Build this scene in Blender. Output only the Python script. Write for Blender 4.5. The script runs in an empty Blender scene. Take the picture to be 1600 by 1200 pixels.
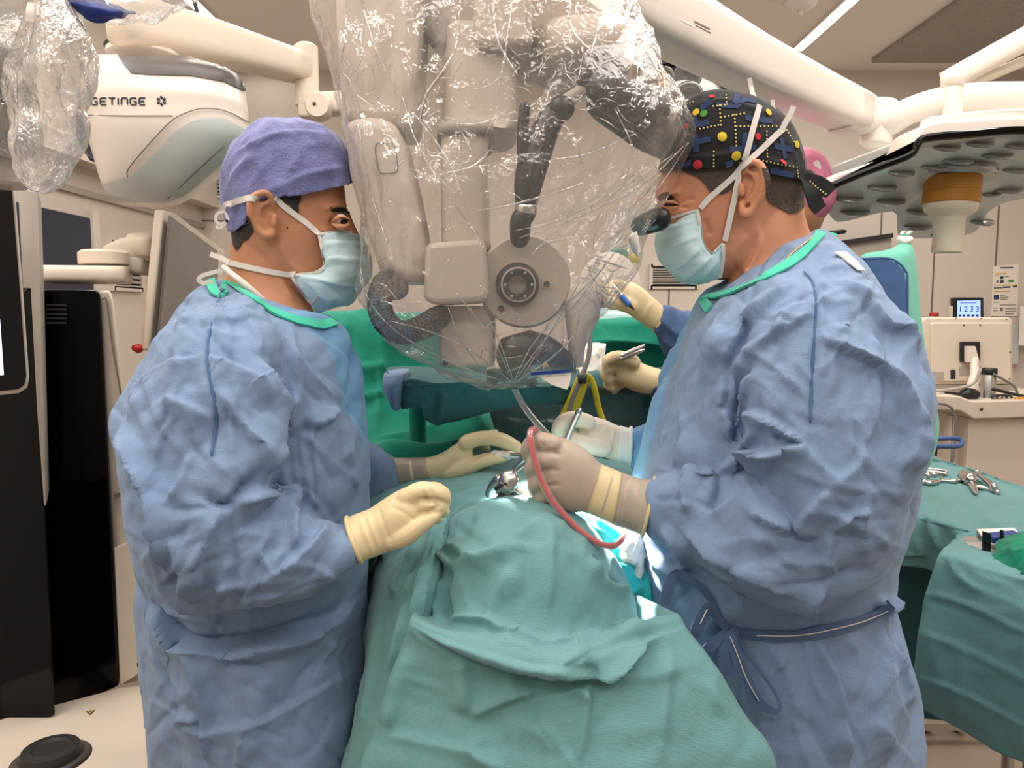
import bpy, bmesh, math, random
import numpy as np
from mathutils import Vector, Matrix
from mathutils.bvhtree import BVHTree

random.seed(7)
np.random.seed(7)
SC = bpy.context.scene
COL = SC.collection

# ------------------------------------------------------------------ camera, world, lamps, exposure
FPX = 1200.0
PITCH = math.radians(5.4)
CAM = Vector((0.0, 0.0, 1.42))
cd = bpy.data.cameras.new('camera')
cam = bpy.data.objects.new('camera', cd)
COL.objects.link(cam)
cam.location = CAM
cam.rotation_euler = (math.pi / 2 - PITCH, 0, 0)
cd.sensor_width = 36.0
cd.lens = 36.0 * FPX / 1600.0
cd.clip_start = 0.02
SC.camera = cam

world = bpy.data.worlds.new('world')
SC.world = world
world.use_nodes = True
world.node_tree.nodes['Background'].inputs[0].default_value = (1.0, 0.955, 0.905, 1)
world.node_tree.nodes['Background'].inputs[1].default_value = 0.27


def area_lamp(name, loc, sx, sy, power, col, target=None):
    l = bpy.data.lights.new(name, 'AREA')
    l.shape = 'RECTANGLE'
    l.size, l.size_y, l.energy, l.color = sx, sy, power, col
    o = bpy.data.objects.new(name, l)
    COL.objects.link(o)
    o.location = loc
    if target is not None:
        o.rotation_euler = (Vector(target) - Vector(loc)).to_track_quat('-Z', 'Y').to_euler()
    return o


# unseen lamps: long ones continue the visible lines; cross lines and panels are added
for x in (-1.4, 1.45): area_lamp('unseen_line_lamp', (x, 0.4, 2.73), 0.06, 3.4, 22, (1, 0.945, 0.88))
area_lamp('unseen_line_lamp', (0, -0.7, 2.73), 2.8, 0.06, 20, (1, 0.945, 0.88))
area_lamp('unseen_line_lamp', (0, 2.55, 2.73), 2.8, 0.06, 26, (1, 0.93, 0.85))
area_lamp('added_panel_lamp', (-0.6, 0.95, 2.72), 0.9, 1.5, 18, (1, 0.945, 0.885))
area_lamp('added_panel_lamp', (0.8, 1.0, 2.72), 0.9, 1.5, 18, (1, 0.945, 0.885))
area_lamp('added_panel_lamp', (1.9, 3.0, 2.72), 0.4, 1.2, 14, (1, 0.93, 0.85))
# the operating lamp inside the microscope, shining straight down on the wound
sl = bpy.data.lights.new('microscope_lamp', 'SPOT')
sl.energy, sl.spot_size, sl.spot_blend, sl.shadow_soft_size = 46, math.radians(75), 0.6, 0.015
sl.color = (1.0, 0.97, 0.93)
slo = bpy.data.objects.new('microscope_lamp', sl)
COL.objects.link(slo)
SC.view_settings.view_transform = 'Standard'
SC.view_settings.look = 'None'
SC.view_settings.gamma = 1
SC.view_settings.use_curve_mapping = False
SC.view_settings.exposure = 0.2
SC.cycles.use_denoising = True
SC.cycles.max_bounces = 10
SC.cycles.diffuse_bounces = 4
SC.cycles.glossy_bounces = 4
SC.cycles.transparent_max_bounces = 24
SC.cycles.transmission_bounces = 6
SC.cycles.caustics_reflective = False
SC.cycles.caustics_refractive = False
SC.cycles.sample_clamp_indirect = 4

# ------------------------------------------------------------------ placing helpers
FWD = Vector((0, math.cos(PITCH), -math.sin(PITCH)))
UPV = Vector((0, math.sin(PITCH), math.cos(PITCH)))


def P(px, py, Y):
    """The point at distance Y into the room that lies on a sight line."""
    d = FWD + Vector((1, 0, 0)) * ((px - 800) / FPX) + UPV * ((600 - py) / FPX)
    return CAM + d * (Y / d.y)


def pxl(V):
    """Image position of an array of points."""
    D = np.asarray(V, float) - np.array(CAM)
    z = D @ np.array(FWD)
    return np.stack([800 + FPX * D[:, 0] / z, 600 - FPX * (D @ np.array(UPV)) / z], 1)


slo.location = P(835, 616, 1.05)
slo.rotation_euler = (Vector(P(880, 820, 1.0)) - slo.location).to_track_quat('-Z', 'Y').to_euler()


def srgb(r, g, b):
    f = lambda c: (c / 255 / 12.92) if c / 255 <= 0.04045 else ((c / 255 + 0.055) / 1.055) ** 2.4
    return (f(r), f(g), f(b), 1)


ORG = {}


def tag(o, label=None, cat=None, group=None, kind=None):
    if label: o['label'] = label
    if cat: o['category'] = cat
    if group: o['group'] = group
    if kind: o['kind'] = kind
    return o


def thing(name, label, cat, loc, group=None):
    o = bpy.data.objects.new(name, None)
    o.empty_display_size = 0.05
    COL.objects.link(o)
    o.location = loc
    ORG[o.name] = np.array(loc, float)
    return tag(o, label, cat, group)


def mk(name, V, F, mat, parent=None, smooth=True, org=None, bevel=0, solid=0, angle=None):
    """Link one mesh object; V in room coordinates."""
    V = np.asarray(V, float).reshape(-1, 3)
    if parent is not None:
        org = ORG[parent.name]
    elif org is None:
        lo, hi = V.min(0), V.max(0)
        org = np.array([(lo[0] + hi[0]) / 2, (lo[1] + hi[1]) / 2, lo[2]])
    me = bpy.data.meshes.new(name)
    if isinstance(F, np.ndarray):
        W = V - org
        n, k = F.shape
        me.vertices.add(len(W)); me.vertices.foreach_set('co', W.ravel())
        me.loops.add(n * k); me.loops.foreach_set('vertex_index', F.ravel().astype(np.int32))
        me.polygons.add(n)
        me.polygons.foreach_set('loop_start', np.arange(0, n * k, k, dtype=np.int32))
        me.update(calc_edges=True)
        me.validate()
    else:
        me.from_pydata([tuple(v) for v in (V - org)], [], [tuple(int(i) for i in f) for f in F])
    o = bpy.data.objects.new(name, me)
    COL.objects.link(o)
    me.materials.append(mat)
    if smooth:
        me.polygons.foreach_set('use_smooth', np.ones(len(me.polygons), bool))
        if name in ('mask_tie', 'tie_end', 'tie_loop', 'belt', 'belt_stitching', 'mask_seam', 'collar', 'velcro_tab', 'cap_tie', 'print_bars', 'print_spots', 'lettering'): angle = 50
        if angle: me.set_sharp_from_angle(angle=math.radians(angle))
    if parent is not None:
        o.parent = parent
    else:
        o.location = org
    ORG[o.name] = np.array(org, float)
    if bevel:
        m = o.modifiers.new('b', 'BEVEL'); m.width = bevel; m.segments = 3; m.limit_method = 'ANGLE'; m.angle_limit = math.radians(40)
        m.harden_normals = False
        me.set_sharp_from_angle(angle=math.radians(70))
    if solid:
        m = o.modifiers.new('s', 'SOLIDIFY'); m.thickness = solid; m.offset = -1
    return o


def dup(root, delta, label=None, group=None):
    """A copy of a thing with copies of its parts and sub-parts."""
    def cp(o, par):
        c = o.copy(); COL.objects.link(c); c.parent = par
        for k in list(o.children): cp(k, c)
        return c
    kids = list(root.children)
    c = root.copy(); COL.objects.link(c); c.location = Vector(root.location) + Vector(delta)
    for k in kids: cp(k, c)
    if label: c['label'] = label
    if group: c['group'] = group
    ORG[c.name] = np.array(c.location)
    return c


# ------------------------------------------------------------------ shapes
def cat(*parts):
    """Join (V, F) pairs into one (V, F)."""
    Vs, Fs, n = [], [], 0
    for V, F in parts:
        V = np.asarray(V, float).reshape(-1, 3)
        Vs.append(V)
        Fs += [tuple(int(i) + n for i in f) for f in F]
        n += len(V)
    return np.concatenate(Vs), Fs


def spline(pts, sub):
    """Catmull-Rom through rows of pts."""
    p = np.asarray(pts, float)
    if len(p) < 3 or sub <= 1:
        t = np.linspace(0, len(p) - 1, (len(p) - 1) * max(sub, 1) + 1)
        return np.stack([np.interp(t, np.arange(len(p)), p[:, k]) for k in range(p.shape[1])], 1)
    q = np.vstack([2 * p[0] - p[1], p, 2 * p[-1] - p[-2]])
    out = []
    for i in range(1, len(q) - 2):
        a, b, c, d = q[i - 1], q[i], q[i + 1], q[i + 2]
        for s in range(sub):
            t = s / sub
            out.append(0.5 * (2 * b + (c - a) * t + (2 * a - 5 * b + 4 * c - d) * t * t + (3 * b - a - 3 * c + d) * t ** 3))
    out.append(p[-1])
    return np.array(out)


def grid_faces(nu, nv, closed=False):
    F = []
    for i in range(nu - 1):
        for j in range(nv if closed else nv - 1):
            k = (j + 1) % nv
            F.append((i * nv + j, i * nv + k, (i + 1) * nv + k, (i + 1) * nv + j))
    return F


def ring_loft(rings, n=40, sub=4, p=2.2, egg=0.0, cap=True):
    """rings: (ax, ay, bx, by, Y, half_depth) or with a seventh value Yb. Closed tube whose two outlines run through A and B."""
    R = np.array([list(r) + ([r[4]] if len(r) < 7 else []) for r in rings], float)
    R = spline(R, sub)
    th = np.linspace(0, 2 * math.pi, n, endpoint=False)
    c, s = np.cos(th), np.sin(th)
    ce, se = np.sign(c) * np.abs(c) ** (2 / p), np.sign(s) * np.abs(s) ** (2 / p)
    V = []
    for ax, ay, bx, by, Y, hd, Yb in R:
        A, B = np.array(P(ax, ay, Y)), np.array(P(bx, by, Yb))
        m, h = (A + B) / 2, (B - A) / 2
        d = np.array([m[0], m[1], 0.0]); d /= np.linalg.norm(d)
        V.append(m + np.outer(ce, h) + np.outer(se * (1 - egg * c), d * hd))
    nr = len(R)
    V = np.concatenate(V)
    F = grid_faces(nr, n, True)
    if cap:
        V = np.vstack([V, V[:n].mean(0), V[-n:].mean(0)])
        a, b = nr * n, nr * n + 1
        F += [(a, (j + 1) % n, j) for j in range(n)] + [(b, (nr - 1) * n + j, (nr - 1) * n + (j + 1) % n) for j in range(n)]
    return V, F


def frames(C, up=None):
    T = np.gradient(C, axis=0)
    T /= np.linalg.norm(T, axis=1)[:, None] + 1e-12
    u = np.array(up if up is not None else (0, 0, 1.0), float)
    if abs(u @ T[0]) > 0.9: u = np.array([0, 1.0, 0]) if abs(T[0][1]) < 0.9 else np.array([1.0, 0, 0])
    U = []
    for t in T:
        u = u - t * (u @ t)
        u /= np.linalg.norm(u) + 1e-12
        U.append(u.copy())
    U = np.array(U)
    return T, U, np.cross(T, U)


def tube(pts, r, n=12, sub=5, flat=1.0, up=None, cap=True, dome=True):
    """Round (or flattened) tube through 3-D points; r a number or one per point."""
    pts = np.array([tuple(q) for q in pts], float)
    rr = np.full(len(pts), r, float) if np.isscalar(r) else np.array(r, float)
    A = spline(np.column_stack([pts, rr]), sub)
    C, rr = A[:, :3], np.maximum(A[:, 3], 1e-5)
    if dome and cap:
        t0 = C[0] - C[1]; t0 /= np.linalg.norm(t0) + 1e-12
        t1 = C[-1] - C[-2]; t1 /= np.linalg.norm(t1) + 1e-12
        k = [(0.5, 0.866), (0.85, 0.53), (0.98, 0.2)]
        C = np.vstack([[C[0] + t0 * rr[0] * a for a, b in k[::-1]], C, [C[-1] + t1 * rr[-1] * a for a, b in k]])
        rr = np.concatenate([[rr[0] * b for a, b in k[::-1]], rr, [rr[-1] * b for a, b in k]])
    T, U, W = frames(C, up)
    th = np.linspace(0, 2 * math.pi, n, endpoint=False)
    V = np.concatenate([C[i] + rr[i] * (np.outer(np.cos(th), W[i]) + np.outer(np.sin(th) * flat, U[i])) for i in range(len(C))])
    F = grid_faces(len(C), n, True)
    if cap:
        m = len(C)
        V = np.vstack([V, C[0], C[-1]])
        F += [(m * n, (j + 1) % n, j) for j in range(n)] + [(m * n + 1, (m - 1) * n + j, (m - 1) * n + (j + 1) % n) for j in range(n)]
    return V, F


def lathe(profile, origin, axis, n=32, cap=True):
    """profile: (radius, height along axis)."""
    a = Vector(axis).normalized()
    q = Vector((0, 0, 1)).rotation_difference(a).to_matrix()
    q = np.array(q)
    th = np.linspace(0, 2 * math.pi, n, endpoint=False)
    V = []
    for r, h in profile:
        L = np.stack([r * np.cos(th), r * np.sin(th), np.full(n, h)], 1)
        V.append(L @ q.T + np.array(origin, float))
    V = np.concatenate(V)
    m = len(profile)
    F = grid_faces(m, n, True)
    if cap:
        V = np.vstack([V, V[:n].mean(0), V[-n:][:n].mean(0)])
        F += [(m * n, (j + 1) % n, j) for j in range(n)] + [(m * n + 1, (m - 1) * n + j, (m - 1) * n + (j + 1) % n) for j in range(n)]
    return V, F


def box(c, s, rot=0, tilt=None):
    x, y, z = s[0] / 2, s[1] / 2, s[2] / 2
    V = np.array([(-x, -y, -z), (x, -y, -z), (x, y, -z), (-x, y, -z), (-x, -y, z), (x, -y, z), (x, y, z), (-x, y, z)], float)
    M = Matrix.Rotation(rot, 3, 'Z')
    if tilt: M = M @ Matrix.Rotation(tilt[0], 3, 'X') @ Matrix.Rotation(tilt[1], 3, 'Y')
    V = V @ np.array(M).T + np.array(tuple(c), float)
    return V, [(0, 3, 2, 1), (4, 5, 6, 7), (0, 1, 5, 4), (1, 2, 6, 5), (2, 3, 7, 6), (3, 0, 4, 7)]


def prism(outline, Y, depth, sub=1, closed=True, slant=(0, 0)):
    """An outline given along sight lines at distance Y, carried straight back by depth (a solid)."""
    o = np.array(outline, float)
    if sub > 1:
        o = np.vstack([o[-1], o, o[0], o[1]])
        o = spline(o, sub)[sub:-2 * sub]
    A = np.array([tuple(P(x, y, Y)) for x, y in o])
    area = np.sum(A[:, 0] * np.roll(A[:, 2], -1) - np.roll(A[:, 0], -1) * A[:, 2])
    if area < 0: A = A[::-1]
    B = A + np.array([slant[0], depth, slant[1]])
    n = len(A)
    V = np.vstack([A, B])
    F = [tuple(range(n)), tuple(range(2 * n - 1, n - 1, -1))] + [(i, n + i, n + (i + 1) % n, (i + 1) % n) for i in range(n)]
    return V, F


def rounded(x0, y0, x1, y1, r, k=5):
    out = []
    for cx, cy, a0 in ((x1 - r, y0 + r, -90), (x1 - r, y1 - r, 0), (x0 + r, y1 - r, 90), (x0 + r, y0 + r, 180)):
        for i in range(k + 1):
            a = math.radians(a0 + 90 * i / k)
            out.append((cx + r * math.cos(a), cy + r * math.sin(a)))
    return out


def bezel_fix(o, w=0.004):
    m = o.modifiers.new('b', 'BEVEL'); m.width = w; m.segments = 3; m.limit_method = 'ANGLE'; m.angle_limit = math.radians(50)
    return o


def surf(rows, su=8, sv=8):
    """Smooth sheet through a grid of (px, py, Y) control points, or 3-D points."""
    G = np.array([[tuple(P(*c)) for c in r] for r in rows], float)
    nv = G.shape[1]
    A = spline(G.reshape(len(G), -1), su)
    A = A.reshape(len(A), nv, 3).transpose(1, 0, 2)
    B = spline(A.reshape(nv, -1), sv).reshape(-1, A.shape[1], 3).transpose(1, 0, 2)
    return B                                # nu x nv x 3


def np_grid(nu, nv):
    i, j = np.meshgrid(np.arange(nu - 1), np.arange(nv - 1), indexing='ij')
    a = (i * nv + j).ravel()
    return np.stack([a, a + 1, a + nv + 1, a + nv], 1)


def vnormals(V, F):
    V = np.asarray(V, float)
    F = np.asarray(F)
    if F.shape[1] == 4: n = np.cross(V[F[:, 2]] - V[F[:, 0]], V[F[:, 3]] - V[F[:, 1]])
    else: n = np.cross(V[F[:, 1]] - V[F[:, 0]], V[F[:, 2]] - V[F[:, 0]])
    N = np.zeros_like(V)
    for k in range(F.shape[1]): np.add.at(N, F[:, k], n)
    return N / (np.linalg.norm(N, axis=1)[:, None] + 1e-12)


# ------------------------------------------------------------------ noise and folds
def vnoise(Pn, seed=0):
    """Smooth value noise, -1..1."""
    Pn = np.asarray(Pn, float)
    i = np.floor(Pn).astype(np.int64)
    f = Pn - i
    f = f * f * (3 - 2 * f)
    def h(a, b, c):
        x = (a * 374761393 + b * 668265263 + c * 2147483647 + seed * 1274126177) & 0xFFFFFFFF
        x = ((x ^ (x >> 13)) * 1274126177) & 0xFFFFFFFF
        return ((x ^ (x >> 16)) & 0xFFFF) / 32767.5 - 1
    r = 0
    for dx in (0, 1):
        for dy in (0, 1):
            for dz in (0, 1):
                w = (f[:, 0] if dx else 1 - f[:, 0]) * (f[:, 1] if dy else 1 - f[:, 1]) * (f[:, 2] if dz else 1 - f[:, 2])
                r = r + w * h(i[:, 0] + dx, i[:, 1] + dy, i[:, 2] + dz)
    return r


def creased(Pn, seed=0):
    """Ridged noise: sharp ridges, soft hollows, 0..1."""
    return (1 - np.abs(vnoise(Pn, seed))) ** 2


def crumple(V, N, scale, amp, seed=0, stretch=(1, 1, 1)):
    w = np.stack([vnoise(V * scale * 0.6 + 9.1 * k, seed + 5 + k) for k in range(3)], 1) * 0.5
    q = V * scale * np.array(stretch) + w
    d = creased(q, seed) * 0.65 + creased(q * 2.1 + 3, seed + 1) * 0.35 - 0.5
    return V + N * (d * amp)[:, None]


def facet_field(q, seed=0):
    """Piecewise flat field with straight sharp creases (crumpled film): 3-D lattice of random heights, tetrahedral interpolation."""
    i = np.floor(q).astype(np.int64)
    f = q - i
    o = np.argsort(-f, axis=1)
    fs = np.take_along_axis(f, o, 1)
    def h(c):
        x = (c[:, 0] * 374761393 + c[:, 1] * 668265263 + c[:, 2] * 1103515245 + seed * 1274126177) & 0xFFFFFFFF
        x = ((x ^ (x >> 13)) * 1274126177) & 0xFFFFFFFF
        return ((x ^ (x >> 16)) & 0xFFFF) / 32767.5 - 1
    c = i.copy()
    w = [1 - fs[:, 0], fs[:, 0] - fs[:, 1], fs[:, 1] - fs[:, 2], fs[:, 2]]
    r = w[0] * h(c)
    for k in range(3):
        c = c.copy()
        c[np.arange(len(c)), o[:, k]] += 1
        r = r + w[k + 1] * h(c)
    return r


def folds(V, N, strokes, ymax=None, ymin=None):
    """Lay folds along sight-line polylines on the side of the cloth that faces the room's middle.
    stroke: (points, amplitude m, width one side px, width other side px[, power])."""
    V = V.copy()
    uv = pxl(V)
    D = V - np.array(CAM)
    D /= np.linalg.norm(D, axis=1)[:, None]
    f = np.clip((-(N * D).sum(1) + 0.05) / 0.3, 0, 1)
    if ymax is not None: f = f * (V[:, 1] < ymax)
    if ymin is not None: f = f * (V[:, 1] > ymin)
    disp = np.zeros(len(V))
    for st in strokes:
        pts, amp, wl, wr = st[0], st[1], max(st[2], 6.5), max(st[3], 6.5)
        pw = st[4] if len(st) > 4 else 2.0
        p = spline(np.array(pts, float), 6)
        w = max(wl, wr)
        lo, hi = p.min(0) - w, p.max(0) + w
        idx = np.where((f > 0) & (uv[:, 0] > lo[0]) & (uv[:, 0] < hi[0]) & (uv[:, 1] > lo[1]) & (uv[:, 1] < hi[1]))[0]
        if not len(idx): continue
        q = uv[idx]
        seg = np.linalg.norm(np.diff(p, axis=0), axis=1)
        L = np.concatenate([[0], np.cumsum(seg)])
        best = np.full(len(q), 1e9); side = np.zeros(len(q)); tt = np.zeros(len(q))
        for k in range(len(p) - 1):
            d = p[k + 1] - p[k]
            l2 = d @ d + 1e-9
            t = np.clip(((q - p[k]) @ d) / l2, 0, 1)
            e = q - (p[k] + t[:, None] * d)
            dist = np.hypot(e[:, 0], e[:, 1])
            m = dist < best
            best[m] = dist[m]
            side[m] = (d[0] * e[:, 1] - d[1] * e[:, 0])[m]
            tt[m] = ((L[k] + t * seg[k]) / L[-1])[m]
        ww = np.where(side > 0, wr, wl)
        pr = np.clip(1 - best / ww, 0, 1) ** pw
        tp = np.clip(np.minimum(tt, 1 - tt) / 0.22, 0, 1)
        tp = tp * tp * (3 - 2 * tp) * 0.9 + 0.1 * (pr > 0)
        disp[idx] += amp * pr * tp
    return V + N * (disp * f)[:, None]


def remesh(V, F, voxel, smooth=4, sfac=0.5):
    """Union of closed shells as one continuous surface. Returns arrays V, F(quads/tris padded list)."""
    me = bpy.data.meshes.new('tmp')
    me.from_pydata([tuple(v) for v in V], [], F)
    o = bpy.data.objects.new('tmp', me)
    COL.objects.link(o)
    bm = bmesh.new(); bm.from_mesh(me); bmesh.ops.recalc_face_normals(bm, faces=bm.faces); bm.to_mesh(me); bm.free()
    m = o.modifiers.new('r', 'REMESH'); m.mode = 'VOXEL'; m.voxel_size = voxel; m.adaptivity = 0
    if smooth:
        s = o.modifiers.new('s', 'SMOOTH'); s.factor = sfac; s.iterations = smooth
    dg = bpy.context.evaluated_depsgraph_get()
    ev = o.evaluated_get(dg)
    r = ev.to_mesh()
    W = np.empty(len(r.vertices) * 3); r.vertices.foreach_get('co', W)
    L = np.empty(len(r.loops), np.int32); r.loops.foreach_get('vertex_index', L)
    n = len(r.polygons)
    T = np.empty(n, np.int32); r.polygons.foreach_get('loop_total', T)
    ev.to_mesh_clear()
    bpy.data.objects.remove(o); bpy.data.meshes.remove(me)
    assert (T == 4).all()
    return W.reshape(-1, 3), L.reshape(-1, 4)


def tri(F):
    """Any face list as triangles."""
    out = []
    for f in F:
        f = list(f)
        for k in range(1, len(f) - 1): out.append((int(f[0]), int(f[k]), int(f[k + 1])))
    return out


class Surface:
    """Sight-line hits on a set of shells."""
    def __init__(s, *parts):
        V, T, n = [], [], 0
        for v, f in parts:
            V += [Vector(x) for x in v]
            T += [tuple(i + n for i in t) for t in tri(f)]
            n += len(v)
        s.b = BVHTree.FromPolygons(V, T)

    def hit(s, px, py, lift=0.0, Y=None):
        d = (P(px, py, 1.0) - CAM).normalized()
        h, n, i, t = s.b.ray_cast(CAM + d * 0.05, d)
        if h is None:
            h = P(px, py, Y if Y else 1.0)
            h2, n, i, t = s.b.find_nearest(h)
            if Y is None: h = h2
            n = (h - h2).normalized() if (h - h2).length > 1e-6 else n
        if n.dot(d) > 0: n = -n
        return np.array(h + n * lift), np.array(n)


def ribbon_on(S, pts, width, lift=0.001, thick=0.001, sub=6, Y=None, n=6):
    """Flat band lying on a surface along a sight-line path. width m, number or per point."""
    A = spline(np.array(pts, float)[:, :2], sub)
    H = [S.hit(x, y, lift, Y) for x, y in A]
    C = np.array([h[0] for h in H]); Nn = np.array([h[1] for h in H])
    for _ in range(3 if sub > 1 else 0):
        C[1:-1] = (C[:-2] + 2 * C[1:-1] + C[2:]) / 4
        Nn[1:-1] = (Nn[:-2] + 2 * Nn[1:-1] + Nn[2:]) / 4
    return band(C, Nn, width, thick)


def band(C, Nn, width, thick=0.001):
    C = np.asarray(C, float)
    T = np.gradient(C, axis=0); T /= np.linalg.norm(T, axis=1)[:, None] + 1e-12
    W = np.cross(T, Nn); W /= np.linalg.norm(W, axis=1)[:, None] + 1e-12
    Nn = np.cross(W, T)
    w = (np.full(len(C), width) if np.isscalar(width) else np.interp(np.linspace(0, 1, len(C)), np.linspace(0, 1, len(width)), width))[:, None] / 2
    h = thick / 2
    V = np.stack([C - W * w - Nn * h, C - W * w + Nn * h, C + W * w + Nn * h, C + W * w - Nn * h], 1).reshape(-1, 3)
    F = grid_faces(len(C), 4, True) + [(3, 2, 1, 0), tuple(4 * (len(C) - 1) + k for k in range(4))]
    return V, F


def patch_on(S, outline, lift=0.0015, step=4.0, thick=0.0, Y=None):
    """A piece with a sight-line outline lying on a surface."""
    o = np.array(outline, float)
    bm = bmesh.new()
    vs = [bm.verts.new((x, y, 0)) for x, y in o]
    bm.faces.new(vs)
    bmesh.ops.triangulate(bm, faces=bm.faces)
    for _ in range(4):
        long = [e for e in bm.edges if e.calc_length() > step]
        if not long: break
        bmesh.ops.subdivide_edges(bm, edges=long, cuts=1)
        bmesh.ops.triangulate(bm, faces=bm.faces)
    bm.verts.index_update()
    V = np.array([S.hit(v.co.x, v.co.y, lift, Y)[0] for v in bm.verts])
    F = [tuple(v.index for v in f.verts) for f in bm.faces]
    bm.free()
    return V, F
# ------------------------------------------------------------------ materials
def mat(name, col, rough=0.5, metal=0.0, spec=0.5, bump=None, vary=0.0, vscale=20, sss=0.0, sheen=0.0, coat=0.0, emit=0, trans=0.0, extra=None):
    m = bpy.data.materials.new(name)
    m.use_nodes = True
    nt = m.node_tree
    b = nt.nodes['Principled BSDF']
    b.inputs['Base Color'].default_value = col
    b.inputs['Roughness'].default_value = rough
    b.inputs['Metallic'].default_value = metal
    b.inputs['Specular IOR Level'].default_value = spec
    b.inputs['Coat Weight'].default_value = coat
    b.inputs['Sheen Weight'].default_value = sheen
    if sss:
        b.inputs['Subsurface Weight'].default_value = sss
        b.inputs['Subsurface Radius'].default_value = (0.012, 0.005, 0.003)
        b.inputs['Subsurface Scale'].default_value = 0.6
    if emit:
        b.inputs['Emission Color'].default_value = col
        b.inputs['Emission Strength'].default_value = emit
    b.inputs['Transmission Weight'].default_value = trans
    tc = nt.nodes.new('ShaderNodeTexCoord')
    if vary:
        nz = nt.nodes.new('ShaderNodeTexNoise'); nz.inputs['Scale'].default_value = vscale; nz.inputs['Detail'].default_value = 5
        nt.links.new(tc.outputs['Object'], nz.inputs['Vector'])
        mx = nt.nodes.new('ShaderNodeMix'); mx.data_type = 'RGBA'
        mx.inputs['A'].default_value = tuple(c * (1 - vary) for c in col[:3]) + (1,)
        mx.inputs['B'].default_value = tuple(min(1, c * (1 + vary)) for c in col[:3]) + (1,)
        nt.links.new(nz.outputs['Fac'], mx.inputs['Factor'])
        nt.links.new(mx.outputs['Result'], b.inputs['Base Color'])
    prev = None
    for kind, scale, strength, dist in (bump or []):
        if kind == 'noise':
            t = nt.nodes.new('ShaderNodeTexNoise'); t.inputs['Detail'].default_value = 6; out = t.outputs['Fac']
        elif kind == 'voronoi':
            t = nt.nodes.new('ShaderNodeTexVoronoi'); out = t.outputs['Distance']
        elif kind == 'crease':
            t = nt.nodes.new('ShaderNodeTexVoronoi'); t.feature = 'DISTANCE_TO_EDGE'; out = t.outputs['Distance']
        elif kind == 'wave':
            t = nt.nodes.new('ShaderNodeTexWave'); out = t.outputs['Fac']
        t.inputs['Scale'].default_value = scale
        nt.links.new(tc.outputs['Object'], t.inputs['Vector'])
        bp = nt.nodes.new('ShaderNodeBump'); bp.inputs['Strength'].default_value = strength; bp.inputs['Distance'].default_value = dist
        nt.links.new(out, bp.inputs['Height'])
        if prev: nt.links.new(prev.outputs['Normal'], bp.inputs['Normal'])
        prev = bp
    if prev: nt.links.new(prev.outputs['Normal'], b.inputs['Normal'])
    return m


def fabric(name, col, dots=330, depth=0.0006, rough=0.85, vary=0.06, dark=0.88, sheen=0.15):
    """Bonded nonwoven: rows of pressed dots, soft mottling, fine wrinkles."""
    m = mat(name, col, rough, spec=0.25, sheen=sheen)
    nt = m.node_tree
    b = nt.nodes['Principled BSDF']
    tc = nt.nodes.new('ShaderNodeTexCoord')
    vo = nt.nodes.new('ShaderNodeTexVoronoi'); vo.inputs['Scale'].default_value = dots; vo.inputs['Randomness'].default_value = 0.25
    nt.links.new(tc.outputs['Object'], vo.inputs['Vector'])
    nz = nt.nodes.new('ShaderNodeTexNoise'); nz.inputs['Scale'].default_value = 14; nz.inputs['Detail'].default_value = 8; nz.inputs['Roughness'].default_value = 0.65
    nt.links.new(tc.outputs['Object'], nz.inputs['Vector'])
    r1 = nt.nodes.new('ShaderNodeMapRange'); r1.inputs['From Min'].default_value = 0.1; r1.inputs['From Max'].default_value = 0.55
    nt.links.new(vo.outputs['Distance'], r1.inputs['Value'])
    mx = nt.nodes.new('ShaderNodeMix'); mx.data_type = 'RGBA'
    mx.inputs['A'].default_value = tuple(c * dark for c in col[:3]) + (1,)
    mx.inputs['B'].default_value = col
    nt.links.new(r1.outputs['Result'], mx.inputs['Factor'])
    m2 = nt.nodes.new('ShaderNodeMix'); m2.data_type = 'RGBA'; m2.blend_type = 'MULTIPLY'; m2.inputs['Factor'].default_value = 1
    rp = nt.nodes.new('ShaderNodeMapRange'); rp.inputs['From Min'].default_value = 0.3; rp.inputs['From Max'].default_value = 0.7
    rp.inputs['To Min'].default_value = 1 - vary; rp.inputs['To Max'].default_value = 1 + vary
    nt.links.new(nz.outputs['Fac'], rp.inputs['Value'])
    nt.links.new(mx.outputs['Result'], m2.inputs['A'])
    nt.links.new(rp.outputs['Result'], m2.inputs['B'])
    nt.links.new(m2.outputs['Result'], b.inputs['Base Color'])
    bp = nt.nodes.new('ShaderNodeBump'); bp.inputs['Strength'].default_value = 0.55; bp.inputs['Distance'].default_value = depth
    nt.links.new(vo.outputs['Distance'], bp.inputs['Height'])
    n2 = nt.nodes.new('ShaderNodeTexNoise'); n2.inputs['Scale'].default_value = 38; n2.inputs['Detail'].default_value = 6
    nt.links.new(tc.outputs['Object'], n2.inputs['Vector'])
    b2 = nt.nodes.new('ShaderNodeBump'); b2.inputs['Strength'].default_value = 0.35; b2.inputs['Distance'].default_value = 0.006
    nt.links.new(n2.outputs['Fac'], b2.inputs['Height'])
    nt.links.new(bp.outputs['Normal'], b2.inputs['Normal'])
    nt.links.new(b2.outputs['Normal'], b.inputs['Normal'])
    return m


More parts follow.
